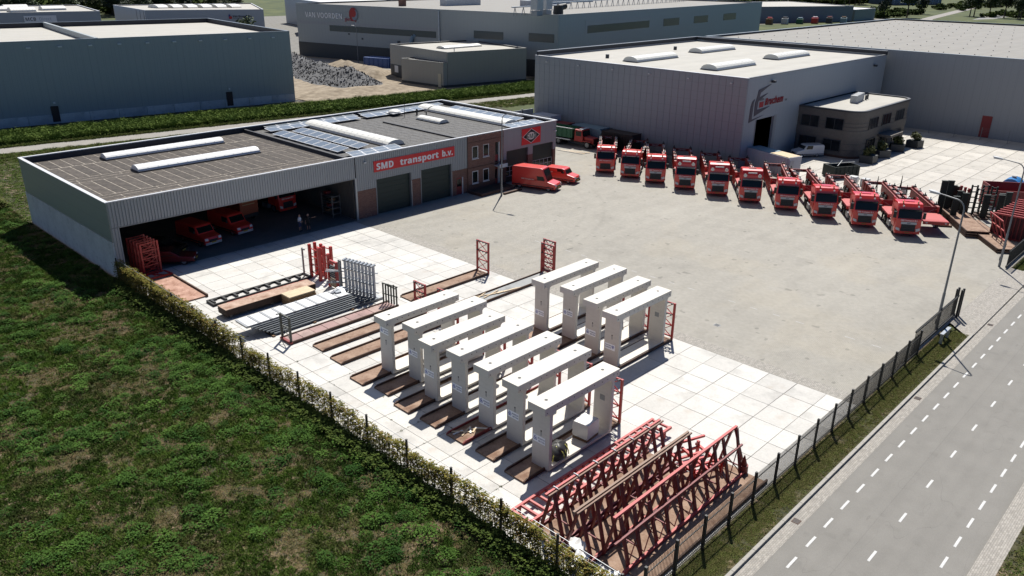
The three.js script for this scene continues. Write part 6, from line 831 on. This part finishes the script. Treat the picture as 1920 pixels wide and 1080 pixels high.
{
  const g = thing('road_fence', 'black bar fence along the road in front of the yard', 'fence', [0, 0, 54.4]);
  const panel = (() => { const m = new MB(); m.b(0, 2.38, 0.28, 0.33, -0.02, 0.02).b(0, 2.38, 1.5, 1.55, -0.02, 0.02); for (let k = 0; k < 20; k++) m.tube([0.07 + k * 0.119, 0.08, 0], [0.07 + k * 0.119, 1.82, 0], 0.0155, 0.014, 5, false); return m.geo(); })(), pg = new MB().b(-0.06, 0.06, 0, 1.95, -0.06, 0.06).geo();
  for (let k = 0; k <= 14; k++) { const x = 1.05 + k * 2.405; const p = mesh('post', pg, M.black, g); p.position.x = x; if (k < 14) { const q = mesh('bar_panel', panel, M.black, g); q.position.set(x + 0.012, 0, 0); } }
  const sg = thing('sliding_gate', 'black sliding gate pushed open against the road fence', 'gate', [34.4, 0, 54.12]);
  const L = 9.6; new MB().b(0, L, 0.12, 0.3, -0.06, 0.06).b(0, L, 1.75, 1.87, -0.05, 0.05).build('gate_rail', M.black, sg); for (let k = 0; k <= 60; k++) new MB().b(0.02 + k * 0.159, 0.045 + k * 0.159, 0.3, 1.98, -0.012, 0.012).build('gate_bar', M.black, sg); for (const x of [L - 0.1, L + 0.35]) new MB().b(x, x + 0.14, 0, 2.35, -0.25, -0.1).b(x, x + 0.14, 0, 2.35, 0.1, 0.25).build('guide_post', M.black, sg);
  const s2 = thing('sliding_gate', 'black gate leaf and fence at the right of the entrance', 'gate', [59.3, 0, 54.0]); new MB().b(0, 12, 0.12, 0.3, -0.06, 0.06).b(0, 12, 1.65, 1.77, -0.05, 0.05).build('gate_rail', M.black, s2); for (let k = 0; k <= 75; k++) new MB().b(0.02 + k * 0.159, 0.045 + k * 0.159, 0.3, 1.88, -0.012, 0.012).build('gate_bar', M.black, s2);
  const cb = thing('roadside_bench', 'small grey roadside cabinet rail beside the lamp and gate', 'rail', [38.6, 0, 55.0]); new MB().b(-0.9, 0.9, 0.75, 0.85, -0.12, 0.12).build('top_rail', M.galv, cb); for (const x of [-0.75, 0.75]) new MB().b(x - 0.05, x + 0.05, 0, 0.75, -0.1, 0.1).build('leg', M.galv, cb);
  const h = thing('field_fence', 'thin wire fence with dark posts between field and yard', 'fence', [-0.1, 0, 0]);
  const hg = new MB().b(-0.05, 0.05, 0, 2.05, -0.05, 0.05).geo(); for (let k = 0; k < 16; k++) { const p = mesh('post', hg, M.black, h); p.position.z = 0.3 + k * 3.58; }
  { const m = new MB(); m.bar([0, 1.98, 0.3], [0, 1.98, 54], 0.02); m.build('top_wire', M.steel, h); const q = new MB(); for (let k = 0; k < 9; k++) q.bar([0, 0.15 + k * 0.2, 0.3], [0, 0.15 + k * 0.2, 54], 0.006); q.build('mesh_wire', M.steel, h); }
  // retaining screen wall between hall end and neighbour
  const sw = thing('screen_wall', 'grey blue screen wall closing the yard behind the hall', 'wall', [0, 0, 0]); for (let k = 0; k < 7; k++) { const t = k / 7, t2 = (k + 1) / 7 - 0.01; new MB().bar([lerp(57.6, 77, t), 1.8, lerp(-22.5, -22.1, t)], [lerp(57.6, 77, t2), 1.8, lerp(-22.5, -22.1, t2)], 0.12, 3.5).build('panel', M.cladLight, sw); new MB().b(lerp(57.6, 77, t) - 0.1, lerp(57.6, 77, t) + 0.1, 0, 3.7, lerp(-22.5, -22.1, t) - 0.12, lerp(-22.5, -22.1, t) + 0.12).build('post', M.post, sw); }
  const pl = thing('door_planter', 'low dark brick planter bed in front of the brick office', 'planter', [41.1, 0, 0.2]); new MB().b(0, 5.8, 0, 0.35, 0, 0.2).b(0, 5.8, 0, 0.35, 2.2, 2.4).b(0, 0.2, 0, 0.348, 0.21, 2.19).b(5.6, 5.8, 0, 0.348, 0.21, 2.19).build('brick_edge', M.brickDark, pl); new MB().b(0.2, 5.6, 0.02, 0.28, 0.2, 2.2).build('soil', M.darkSoil, pl);
  const kb = thing('loading_kerb', 'dark raised kerb beam on the paving by the office lamp', 'kerb beam', [43.8, 0, 3.5], 0.02); new MB().b(0, 3.1, 0, 0.22, 0, 0.3).build('beam', M.rustDark, kb);
  const bb = thing('blue_basin', 'bright blue steel basin beside the beige shed', 'basin', [112.5, 0, -111.5], 0.3); new MB().b(-2, 2, 0, 2.4, -4.2, 4.2).build('tank', M.blue, bb); for (let k = 0; k < 6; k++) new MB().b(-2.1, -2.001, 0, 2.4, -4 + k * 1.5, -3.85 + k * 1.5).build('rib', M.blue, bb);
}
// ---------------------------------------------------------------- people
function person(label, at, turn, shirt, shorts, pose) {
  const hair = [0.03, 0.02, 0.015], skin = [0.42, 0.25, 0.18], shoe = [0.03, 0.03, 0.03];
  const B = []; const bone = (a, b, r0, r1, c) => B.push([V(...a), V(...b), r0, r1, c]);
  bone([0, 1.0, 0], [0, 1.38, 0], 0.15, 0.17, shirt); bone([-0.16, 1.4, 0], [0.16, 1.4, 0], 0.075, 0.075, shirt); bone([-0.08, 0.95, 0], [0.08, 0.95, 0], 0.13, 0.13, shorts);
  bone([0, 1.45, 0], [0, 1.56, 0.01], 0.055, 0.055, skin); bone([0, 1.62, 0.02], [0, 1.69, 0.01], 0.095, 0.1, skin); bone([0, 1.72, -0.02], [0, 1.74, -0.01], 0.095, 0.09, hair); bone([0, 1.64, 0.1], [0, 1.62, 0.125], 0.02, 0.015, skin); for (const s of [-1, 1]) bone([s * 0.1, 1.63, 0], [s * 0.1, 1.66, 0], 0.018, 0.018, skin);
  for (const s of [-1, 1]) {
    bone([s * 0.095, 0.9, 0], [s * 0.11, 0.55, 0.01], 0.095, 0.08, shorts); bone([s * 0.11, 0.52, 0.01], [s * 0.12, 0.1, -0.01], 0.058, 0.042, skin); bone([s * 0.12, 0.05, -0.04], [s * 0.14, 0.04, 0.16], 0.045, 0.035, shoe);
    const [e, h] = pose[s < 0 ? 0 : 1]; bone([s * 0.2, 1.39, 0], e, 0.055, 0.043, shirt); bone(e, h, 0.04, 0.03, skin);
    const d = V(...h).sub(V(...e)).normalize(), sd = V(0, 0, 1).cross(d).normalize(); const p = V(...h), k = p.clone().addScaledVector(d, 0.09); bone(h, k.toArray(), 0.034, 0.036, skin);
    for (let f = 0; f < 4; f++) { const q = k.clone().addScaledVector(sd, (f - 1.5) * 0.024), q2 = q.clone().addScaledVector(d, 0.07 - 0.01 * Math.abs(f - 1.5)).add(V(0, -0.008, 0.015)); bone(q.toArray(), q2.toArray(), 0.013, 0.011, skin); } const th = p.clone().addScaledVector(d, 0.03); bone(th.toArray(), th.clone().addScaledVector(sd, 0.055 * s).addScaledVector(d, 0.04).toArray(), 0.014, 0.011, skin);
  }
  const N = 96, mc = new MarchingCubes(N, M.skin, false, false, 60000), hs = N / 2, P = V(), ba = V(), pa = V();
  const dist = (x, y, z) => { let m = 9, second = 9, c = null; P.set(x, y, z); for (const [a, b, r0, r1, col] of B) { ba.subVectors(b, a); pa.subVectors(P, a); const t = cl(pa.dot(ba) / ba.lengthSq()), d = pa.addScaledVector(ba, -t).length() - (r0 + (r1 - r0) * t); if (d < m) { second = m; m = d; c = col; } else if (d < second) second = d; } const k = 0.03, h = Math.max(k - Math.abs(m - second), 0) / k; return [m - h * h * k * 0.25, c]; };
  for (let z = 0; z < N; z++) for (let y = 0; y < N; y++) for (let x = 0; x < N; x++) { const wx = (x - hs) / hs, wy = (y - hs) / hs + 0.93, wz = (z - hs) / hs; mc.field[z * N * N + y * N + x] = Math.abs(wz) > 0.5 || Math.abs(wx) > 0.75 ? -1 : -dist(wx, wy, wz)[0]; }
  mc.isolation = 0; mc.update(); const n = mc.count, pos = mc.positionArray.slice(0, n * 3), g = new THREE.BufferGeometry(), col = new Float32Array(n * 3);
  for (let i = 0; i < n; i++) { pos[3 * i + 1] += 0.93; const c = dist(pos[3 * i], pos[3 * i + 1], pos[3 * i + 2])[1]; col.set(c, 3 * i); }
  g.setAttribute('position', new THREE.BufferAttribute(pos, 3)); g.setAttribute('normal', new THREE.BufferAttribute(mc.normalArray.slice(0, n * 3), 3)); g.setAttribute('color', new THREE.BufferAttribute(col, 3)); g.computeVertexNormals();
  const m = mat(1, 1, 1, 0.8); m.vertexColors = true; const o = tag(mesh('person', g, m), label, 'person'); o.position.set(...at); o.rotation.y = turn;
}
person('person in white shirt and dark blue shorts standing in the open shed', [18.5, 0.01, -0.85], 0.4, [0.75, 0.76, 0.78], [0.03, 0.045, 0.12], [[[-0.27, 1.12, 0.02], [-0.12, 1.08, 0.24]], [[0.27, 1.12, 0.02], [0.1, 1.12, 0.24]]]);
person('person in black clothes with one arm raised beside the one in white', [19.3, 0.01, -0.55], -0.5, [0.012, 0.012, 0.014], [0.015, 0.015, 0.016], [[[-0.26, 1.12, 0], [-0.28, 0.88, 0.1]], [[0.4, 1.36, 0.12], [0.62, 1.44, 0.24]]]);

// ---------------------------------------------------------------- vegetation
const dummy = new THREE.Object3D(), tint = new THREE.Color();
function scatter(name, geo, material, list, parent) {         // list of [x, y, z, ry, s, sy, r, g, b]
  const o = new THREE.InstancedMesh(geo, material, list.length); o.name = parent ? name : numbered(name); o.userData.kind = 'stuff'; o.castShadow = o.receiveShadow = true;
  list.forEach(([x, y, z, ry, s, sy, r, g, b], i) => { dummy.position.set(x, y, z); dummy.rotation.set(0, ry, 0); dummy.scale.set(s, sy, s); dummy.updateMatrix(); o.setMatrixAt(i, dummy.matrix); o.setColorAt(i, tint.setRGB(r, g, b)); });
  (parent || scene).add(o); return o;
}
const plantM = new THREE.MeshPhysicalMaterial({ roughness: 1, specularIntensity: 0.15, side: THREE.DoubleSide }); plantM.color.setScalar(ALB);
function tuftGeo(n, rad, h, w, lean) { const m = new MB(); for (let i = 0; i < n; i++) { const a = rr(0, 6.28), r = rad * Math.sqrt(rnd()), x = r * Math.cos(a), z = r * Math.sin(a), b = rr(0, 6.28), hh = h * rr(0.55, 1), c = Math.cos(b) * w, s = Math.sin(b) * w, l = lean * rr(0.3, 1), d = rr(0, 6.28); m.tri(V(x - c, 0, z - s), V(x + c, 0, z + s), V(x + Math.cos(d) * l, hh, z + Math.sin(d) * l)); } return m.geo(); }
function weedGeo(n, rad, h, leaf) {                          // dome of broad leaves on short stems
  const m = new MB(); for (let i = 0; i < n; i++) { const a = rr(0, 6.28), q = Math.sqrt(rnd()), r = rad * q, y = h * (1 - 0.75 * q * q) * rr(0.35, 1), c = V(r * Math.cos(a), y, r * Math.sin(a)), d = V(Math.cos(a + rr(-0.8, 0.8)), rr(-0.2, 0.6), Math.sin(a + rr(-0.8, 0.8))).normalize(), sd = V().crossVectors(d, V(rr(-0.4, 0.4), 1, rr(-0.4, 0.4))).normalize(), L = leaf * rr(0.6, 1.2), w = L * 0.34; const t = c.clone().addScaledVector(d, L), l = c.clone().addScaledVector(d, L * 0.45).addScaledVector(sd, w), rt = c.clone().addScaledVector(d, L * 0.45).addScaledVector(sd, -w); m.tri(c, l, t); m.tri(c, t, rt); } return m.geo();
}
const shadeG = (t, d = 0) => mix3(mix3([0.036, 0.082, 0.013], [0.11, 0.185, 0.028], t), [0.22, 0.165, 0.085], d);
{
  const inView = (x, z) => x > -18 + 0.267 * (33 - z) - 8 && z < x + 58 && z < 54;
  const tg = [tuftGeo(12, 0.17, 0.13, 0.028, 0.17), tuftGeo(13, 0.18, 0.2, 0.026, 0.2), tuftGeo(14, 0.2, 0.08, 0.03, 0.18)], lists = [[], [], []];
  const pn = (x, z, s, k) => fbm((x + 200) / s, (z + 200) / s, 1024, 4, k);
  for (let i = 0; i < 300000; i++) {
    const x = rr(-34, -0.3), z = rr(-58, 54); if (!inView(x, z)) continue;
    const bare = pn(x, z, 1500, 5); const bare2 = pn(x, z, 420, 55); const dry = (bare > 0.58 || bare2 > 0.67) && rnd() < 0.85;
    const t = cl(0.5 + 2.2 * (pn(x, z, 2600, 9) - 0.5) + rr(-0.3, 0.3)), d = cl(cl(3.2 * (pn(x, z, 1900, 15) - 0.5)) * rr(0.3, 1) * 0.55 + cl(5 * (pn(x, z, 350, 65) - 0.62)) * rnd() + (rnd() < 0.1 ? rr(0.3, 0.8) : 0)), c = shadeG(dry ? rnd() : t, dry ? rr(0.55, 1.15) : d), e = dry ? 0.45 : 1;
    lists[dry ? 2 * Math.floor(rnd() * 2) : Math.floor(rnd() * 3)].push([x, 0, z, rr(0, 6.28), rr(0.6, 1.15) * (dry ? 0.8 : 1), rr(0.5, 1.1) * e, ...c]);
  }
  lists.forEach((l, i) => { const o = scatter('field_grass', tg[i], plantM, l); o.userData.label = ['low meadow grass covering the field left of the yard', 'longer meadow grass tufts in the field left of the yard', 'flat matted grass in the field left of the yard'][i]; o.userData.category = 'grass'; });
  const wg = [weedGeo(70, 0.32, 0.34, 0.12), weedGeo(95, 0.44, 0.46, 0.13), weedGeo(50, 0.24, 0.22, 0.1)], wl = [[], [], []];
  for (let i = 0; i < 16000; i++) {
    const x = rr(-34, -0.6), z = rr(-40, 54); if (!inView(x, z)) continue; const k = pn(x, z, 2100, 25), near = Math.exp(-Math.pow((x + 2.2) / 3.4, 2)) * (z > 14 ? 1 : 0.3), k2 = pn(x, z, 500, 75); if (0.6 * k + 0.2 + 0.16 * near + 0.95 * (k2 - 0.5) < 0.54 + 0.13 * rnd()) continue;
    const t = cl(0.35 + 1.6 * (pn(x, z, 900, 35) - 0.5) + rr(-0.25, 0.3)); wl[Math.floor(rnd() * 3)].push([x, -0.02, z, rr(0, 6.28), rr(0.55, 1.25), rr(0.6, 1.2), ...mix3([0.03, 0.075, 0.016], [0.10, 0.185, 0.035], t)]);
  }
  wl.forEach((l, i) => { const o = scatter('field_weeds', wg[i], plantM, l); o.userData.label = ['leafy green weeds scattered through the field', 'bushy dark weed clumps scattered through the field', 'small low weeds scattered through the field'][i]; o.userData.category = 'weeds'; });
  // lawn behind the hall
  const ll = []; for (let i = 0; i < 42000; i++) { const x = rr(-14, 62), z = rr(-61, -23.4), q = (x - 7) * BV[0] + (z + 62.9) * BV[1]; if (q > -2.4) continue; ll.push([x, 0, z, rr(0, 6.28), rr(0.8, 1.5), rr(0.5, 1.1), ...shadeG(rr(0.35, 1), rnd() < 0.2 ? rr(0.2, 0.7) : rr(0, 0.15))]); }
  const lw = scatter('lawn_grass', tg[2], plantM, ll); lw.userData.label = 'short bright grass between the hall and the back street'; lw.userData.category = 'grass';
  // verge by the road and on the far side
  const vl = []; for (let i = 0; i < 26000; i++) { const x = rr(-3, 41), z = rr(54.45, 56.05); if (fbm((x + 9) / 40, z / 40, 32, 4, 6) > 0.64 && rnd() < 0.7) continue; if (z > 55.7 && rnd() < 0.6) continue; vl.push([x, 0, z, rr(0, 6), rr(0.35, 0.7), rr(0.3, 0.7), ...shadeG(rr(0.6, 1.2), rr(0.2, 0.85))]); }
  for (let i = 0; i < 9000; i++) { const x = rr(10, 34), z = rr(65, 72); vl.push([x, -0.02, z, rr(0, 6), rr(0.5, 1), rr(0.4, 1), ...shadeG(rnd(), rr(0, 0.7))]); } for (let i = 0; i < 4000; i++) { const x = rr(60, 80), z = rr(54.5, 56); vl.push([x, 0, z, rr(0, 6), rr(0.5, 0.9), rr(0.5, 1), ...shadeG(rnd(), rr(0, 0.6))]); }
  const v = scatter('verge_grass', tg[2], plantM, vl); v.userData.label = 'dry short grass on the verge between fence and road'; v.userData.category = 'grass';
  // weeds growing in the plate joints
  const jl = []; for (let i = 0; i < 260; i++) { const on = rnd() < 0.5, a = 0.5 + 2 * Math.floor(rr(0, 6)), b = 0.25 + 2 * Math.floor(rr(4, 27)); const x = on ? a : rr(0.3, 6), z = on ? rr(8, 54) : b; if (fbm(x / 20 + 3, z / 20 + 3, 16, 3, 8) < 0.5) continue; jl.push([x + rr(-0.03, 0.03), 0.01, z + rr(-0.03, 0.03), rr(0, 6), rr(0.25, 0.6), rr(0.25, 0.6), ...shadeG(rr(0.2, 0.9), rr(0, 0.6))]); } for (let i = 0; i < 1500; i++) { const z = rr(1, 54); jl.push([rr(-0.2, 0.45) , 0.0, z, rr(0, 6), rr(0.3, 0.7), rr(0.3, 0.8), ...shadeG(rr(0.2, 0.9), rr(0, 0.7))]); }
  const j = scatter('joint_weeds', tg[1], plantM, jl); j.userData.label = 'tufts of weeds sprouting from the concrete plate joints along the hedge'; j.userData.category = 'weeds';
  // reeds in the ditch behind the hall
  const rg = [tuftGeo(26, 0.55, 1.4, 0.06, 0.95), weedGeo(60, 0.8, 1.3, 0.3)], rl = [[], []];
  for (let i = 0; i < 30000; i++) { const u = rr(-45, 135), vv = 4.2 + 8.6 * rnd(); const q = bk(u, vv); const k = fbm((u + 90) / 128, vv / 128, 64, 4, 41); rl[rnd() < 0.72 ? 0 : 1].push([q[0], -0.05, q[1], rr(0, 6), rr(0.6, 1.1), rr(0.45, 1.0) * (0.6 + 0.8 * k), ...mix3([0.065, 0.12, 0.024], [0.19, 0.26, 0.06], cl(k + rr(-0.3, 0.35)))]); }
  for (let i = 0; i < 14000; i++) { const u = rr(-45, 110), vv = rnd() < 0.55 ? rr(2.1, 4.4) : rnd() < 0.3 ? rr(12.5, 17) : rr(-9, -2.1), q = bk(u, vv); if (q[1] > -24) continue; rl[0].push([q[0], -0.05, q[1], rr(0, 6), rr(0.5, 0.9), rr(0.1, 0.28), ...shadeG(rnd(), rr(0, 0.6))]); }
  rl.forEach((l, i) => { const o = scatter('ditch_reeds', rg[i], plantM, l); o.userData.label = ['tall green reeds lining the ditch behind the hall', 'leafy undergrowth among the ditch reeds'][i]; o.userData.category = 'reeds'; });
  const bank = []; for (let i = 0; i < 2500; i++) { const x = rr(-9, -0.5), z = rr(-40, -31); bank.push([x, -0.02, z, rr(0, 6), rr(0.5, 1), rr(0.4, 0.9), ...shadeG(rr(0, 0.5), rr(0.1, 0.6))]); }
  const bo = scatter('bramble_bank', rg[1], plantM, bank); bo.userData.label = 'dark bramble strip beside the shed gable at the left edge'; bo.userData.category = 'brambles';
}
{ // climbers on the field fence
  const g = thing('climbing_hedge', 'straggly yellow green climbing hedge along the wire fence', 'hedge', [-0.1, 0, 0]);
  const lg = weedGeo(9, 0.16, 0.2, 0.13), l = [], st = new MB();
  const H = (z) => 1.15 + 0.75 * (fbm((z + 10) / 90, 0.3, 64, 4, 3) - 0.35) + (z < 22 ? 0.3 : 0);
  for (let i = 0; i < 12000; i++) { const z = rr(0.6, 54), h = Math.min(1.85, H(z) + 0.25), dens = z < 20 ? 0.9 : 0.2 + 0.42 * fbm((z + 5) / 60, 0.7, 64, 3, 13); const y = h * Math.pow(rnd(), z < 24 ? 0.8 : 0.62); if (rnd() > dens) continue; const w = z < 20 ? 0.36 : 0.15; const t = rnd(), br = rnd() < 0.14 ? 0.7 : 0; l.push([rr(-w, w * 0.7), y, z, rr(0, 6), rr(0.55, 1.15), rr(0.6, 1.2), ...mix3(mix3([0.08, 0.095, 0.02], [0.30, 0.25, 0.06], t), [0.17, 0.09, 0.035], br)]); }
  for (let z = 0.6; z < 54; z += rr(0.07, 0.2)) { const h = H(z) * rr(0.7, 1.15); st.bar([rr(-0.1, 0.1), 0, z], [rr(-0.12, 0.12), h, z + rr(-0.15, 0.15)], 0.018); }
  st.build('stems', mat(0.13, 0.11, 0.04, 0.9), g).userData.kind = 'stuff'; scatter('foliage', lg, plantM, l, g);
  const l2 = []; for (let i = 0; i < 4200; i++) { const z = rr(0.4, 54), x = -0.35 - Math.abs(rr(0, 1.2) * rnd()); l2.push([x, rr(0, 0.45), z, rr(0, 6), rr(0.6, 1.4), rr(0.6, 1.3), ...mix3([0.035, 0.06, 0.015], [0.10, 0.14, 0.03], rnd())]); }
  scatter('undergrowth', lg, plantM, l2, g);
}
function crownGeo(n, lobes, leaf) { const m = new MB(); for (let i = 0; i < n; i++) { const [cx, cy, cz, rx, ry, rz] = lobes[Math.floor(rnd() * lobes.length)]; const d = V(rr(-1, 1), rr(-1, 1), rr(-1, 1)).normalize().multiplyScalar(Math.pow(rnd(), 0.4)), c = V(cx + d.x * rx, cy + d.y * ry, cz + d.z * rz), a = V(rr(-1, 1), rr(-1, 1), rr(-1, 1)).normalize(), b = V().crossVectors(a, V(rr(-1, 1), 1, rr(-1, 1))).normalize(), L = leaf * rr(0.5, 1.2); m.tri(c.clone().addScaledVector(a, -L * 0.5), c.clone().addScaledVector(b, L * 0.5), c.clone().addScaledVector(a, L * 0.6)); m.tri(c.clone().addScaledVector(a, -L * 0.5), c.clone().addScaledVector(a, L * 0.6), c.clone().addScaledVector(b, -L * 0.45)); } return m.geo(); }
{
  const lob = () => { const o = []; for (let k = 0; k < 9; k++) { const a = rr(0, 6.28), r = rr(0.8, 2.6); o.push([r * Math.cos(a), rr(5, 11), r * Math.sin(a), rr(1.5, 2.6), rr(1.4, 2.6), rr(1.5, 2.6)]); } return o; };
  const crowns = [crownGeo(1500, lob(), 0.7), crownGeo(1500, lob(), 0.75), crownGeo(1300, lob(), 0.8)], tms = [mat(0.035, 0.065, 0.02, 0.8), mat(0.055, 0.09, 0.025, 0.8), mat(0.025, 0.045, 0.02, 0.8), mat(0.10, 0.115, 0.03, 0.8)];
  const trunkG = (() => { const m = new MB(); m.tube([0, 0, 0], [0, 5, 0], 0.28, 0.18, 7); for (let k = 0; k < 5; k++) { const a = k * 1.26; m.tube([0, 3.5 + k * 0.3, 0], [1.6 * Math.cos(a), 6.5 + k * 0.4, 1.6 * Math.sin(a)], 0.11, 0.04, 5); } return m.geo(); })();
  const tree = (label, x, z, s, k, group, sy = 1) => { const g = thing('broadleaf_tree', label, 'tree', [x, -0.15, z], rr(0, 6), group); mesh('trunk', trunkG, M.bark, g); mesh('crown', crowns[k % 3], tms[k % 4], g); g.scale.set(s, s * sy, s); };
  tree('round green tree between the left warehouse and the works hall', 98, -158, 0.95, 1);
  [[490, -118, 1.2], [511, -112, 1.7], [563, -121, 1.2], [565, -92, 1.35], [559, -88, 1.4], [577, -84, 1.45], [559, -71, 1.5], [558, -63, 1.4], [550, -60, 1.45], [600, -70, 1.5], [585, -52, 1.5]].forEach(([x, z, s], k) => tree(k < 3 ? ['dark narrow tree right of the small green shed', 'broad green tree beside the far road', 'dark purple green tree at the far road bend'][k] : 'roadside tree in the far row beyond the big warehouse roof', x, z, s, k < 3 ? [2, 0, 2][k] : k % 2, k < 3 ? undefined : 'far row of roadside trees'));
  for (let k = 0; k < 46; k++) { const t = k / 46, x = lerp(470, 860, t) + rr(-15, 15), z = lerp(-200, -250, t) + rr(-40, 25); tree('distant tree in the belt along the top right edge', x, z, rr(1.1, 1.9), Math.floor(rnd() * 4), 'tree belt at the top right'); }
  for (let k = 0; k < 64; k++) { const t = k / 64, x = lerp(-10, 210, t) + rr(-6, 6), z = -395 - rr(0, 55) + 60 * t; tree('distant tree in the belt behind the pale sheds', x, z, rr(1.1, 1.7), Math.floor(rnd() * 4), 'tree belt at the top left', 0.72); }
  // scrub and woodland edge far off, one mass
  const bl = [], bush = crownGeo(260, [[0, 0.5, 0, 0.8, 0.5, 0.8], [0.4, 0.7, 0.2, 0.5, 0.4, 0.5], [-0.4, 0.6, -0.3, 0.5, 0.45, 0.5]], 0.3);
  const put = (x, z, s) => bl.push([x, -0.2, z, rr(0, 6), s * rr(0.8, 1.4), s * rr(0.7, 1.2), ...mix3([0.03, 0.055, 0.014], [0.09, 0.125, 0.03], rnd())]);
  for (let k = 0; k < 500; k++) put(rr(470, 980), rr(-300, -215), rr(4, 8)); for (let k = 0; k < 420; k++) put(rr(-30, 215), rr(-500, -385), rr(4, 8)); for (let k = 0; k < 260; k++) put(rr(560, 760), rr(-85, -30), rr(1.2, 3)); for (let k = 0; k < 140; k++) put(rr(470, 560), rr(-150, -118), rr(1.5, 4)); for (let k = 0; k < 160; k++) put(rr(640, 960), rr(-150, -118), rr(1.5, 4)); for (let k = 0; k < 60; k++) put(rr(92, 104), rr(-235, -165), rr(1, 3));
  const fw = scatter('far_woodland', bush, plantM, bl); fw.userData.label = 'dark scrub and woodland edge along the top of the view'; fw.userData.category = 'woodland';
  // potted shrubs before the annexe
  const sg = crownGeo(500, [[0, 1.5, 0, 0.7, 0.6, 0.7], [0.3, 1.7, 0.1, 0.5, 0.5, 0.5], [-0.3, 1.3, -0.2, 0.5, 0.5, 0.5]], 0.24), pg = new MB().b(-0.85, 0.85, 0, 1.0, -0.85, 0.85).geo();
  [[94.2, 27.6], [99.4, 27.4], [105.6, 27.5], [110.6, 28.4]].forEach(([x, z], k) => { const g = thing('potted_shrub', ['first potted shrub by the annexe corner, in shade', 'second potted shrub along the annexe, in shade', 'third potted shrub along the annexe, half in sun', 'round potted shrub in full sun at the far end'][k], 'potted shrub', [x, 0, z], k, 'potted shrubs before the annexe'); mesh('pot', pg, M.cladDark, g); mesh('foliage', sg, tms[3], g); g.scale.setScalar(1.12); });
}
{ // demolition rubble and sand heaps
  const heap = (label, name, cat, pts, r, h, m, rocks, rockM) => {
    const g = thing(name, label, cat), n = 40, q = new THREE.PlaneGeometry(60, 70, 60, 70); q.rotateX(-Math.PI / 2); const P = q.attributes.position, cx = pts.reduce((s, p) => s + p[0], 0) / pts.length, cz = pts.reduce((s, p) => s + p[1], 0) / pts.length;
    const ht = (x, z) => { let d = 99; for (let i = 0; i + 1 < pts.length; i++) { const [ax, az] = pts[i], [bx, bz] = pts[i + 1], t = cl(((x - ax) * (bx - ax) + (z - az) * (bz - az)) / ((bx - ax) ** 2 + (bz - az) ** 2)); d = Math.min(d, Math.hypot(x - ax - t * (bx - ax), z - az - t * (bz - az))); } const e = d / r + 0.5 * (fbm(x / 60 + 3, z / 60 + 5, 16, 4, 6) - 0.5); return h * Math.max(0, 1 - e) * (0.8 + 0.6 * (fbm(x / 30 + 5, z / 30 + 9, 16, 3, 7) - 0.3)) - 0.12; };
    for (let i = 0; i < P.count; i++) { const x = P.getX(i) + cx, z = P.getZ(i) + cz; P.setXYZ(i, x, ht(x, z), z); } q.computeVertexNormals(); for (let i = 0; i < P.count; i++) q.attributes.uv.setXY(i, P.getX(i), P.getZ(i)); mesh('mound', q, m, g);
    if (rocks) { const rg = new THREE.DodecahedronGeometry(0.5, 0), l = []; for (let i = 0; i < rocks; i++) { const x = cx + rr(-30, 30), z = cz + rr(-34, 34), y = ht(x, z); if (y < 0.12) continue; const v = 0.07 + 0.4 * rnd() * rnd(); l.push([x, y, z, rr(0, 6), 0.18 + 0.8 * rnd() * rnd() * rnd(), rr(0.15, 0.6), v, v, v * 1.03]); } scatter('rubble', rg, plantM, l, g); }
  };
  heap('long grey heap of broken concrete rubble beside the left warehouse', 'rubble_heap', 'rubble heap', [[97, -134], [91, -112], [86, -96], [87, -88]], 6.6, 3.6, mat(0.2, 0.2, 0.205, 1, { map: tx.fine }), 16000);
  heap('low sand heap behind the rubble', 'sand_heap', 'sand heap', [[104, -118], [102, -100], [98, -94]], 5.5, 2.0, M.dirt, 0);
  heap('flattened brown earth mound nearest the reeds', 'earth_mound', 'earth mound', [[70, -80], [80, -79], [90, -78]], 5, 0.9, M.dirt, 0);
}
renderer.render(scene, camera);
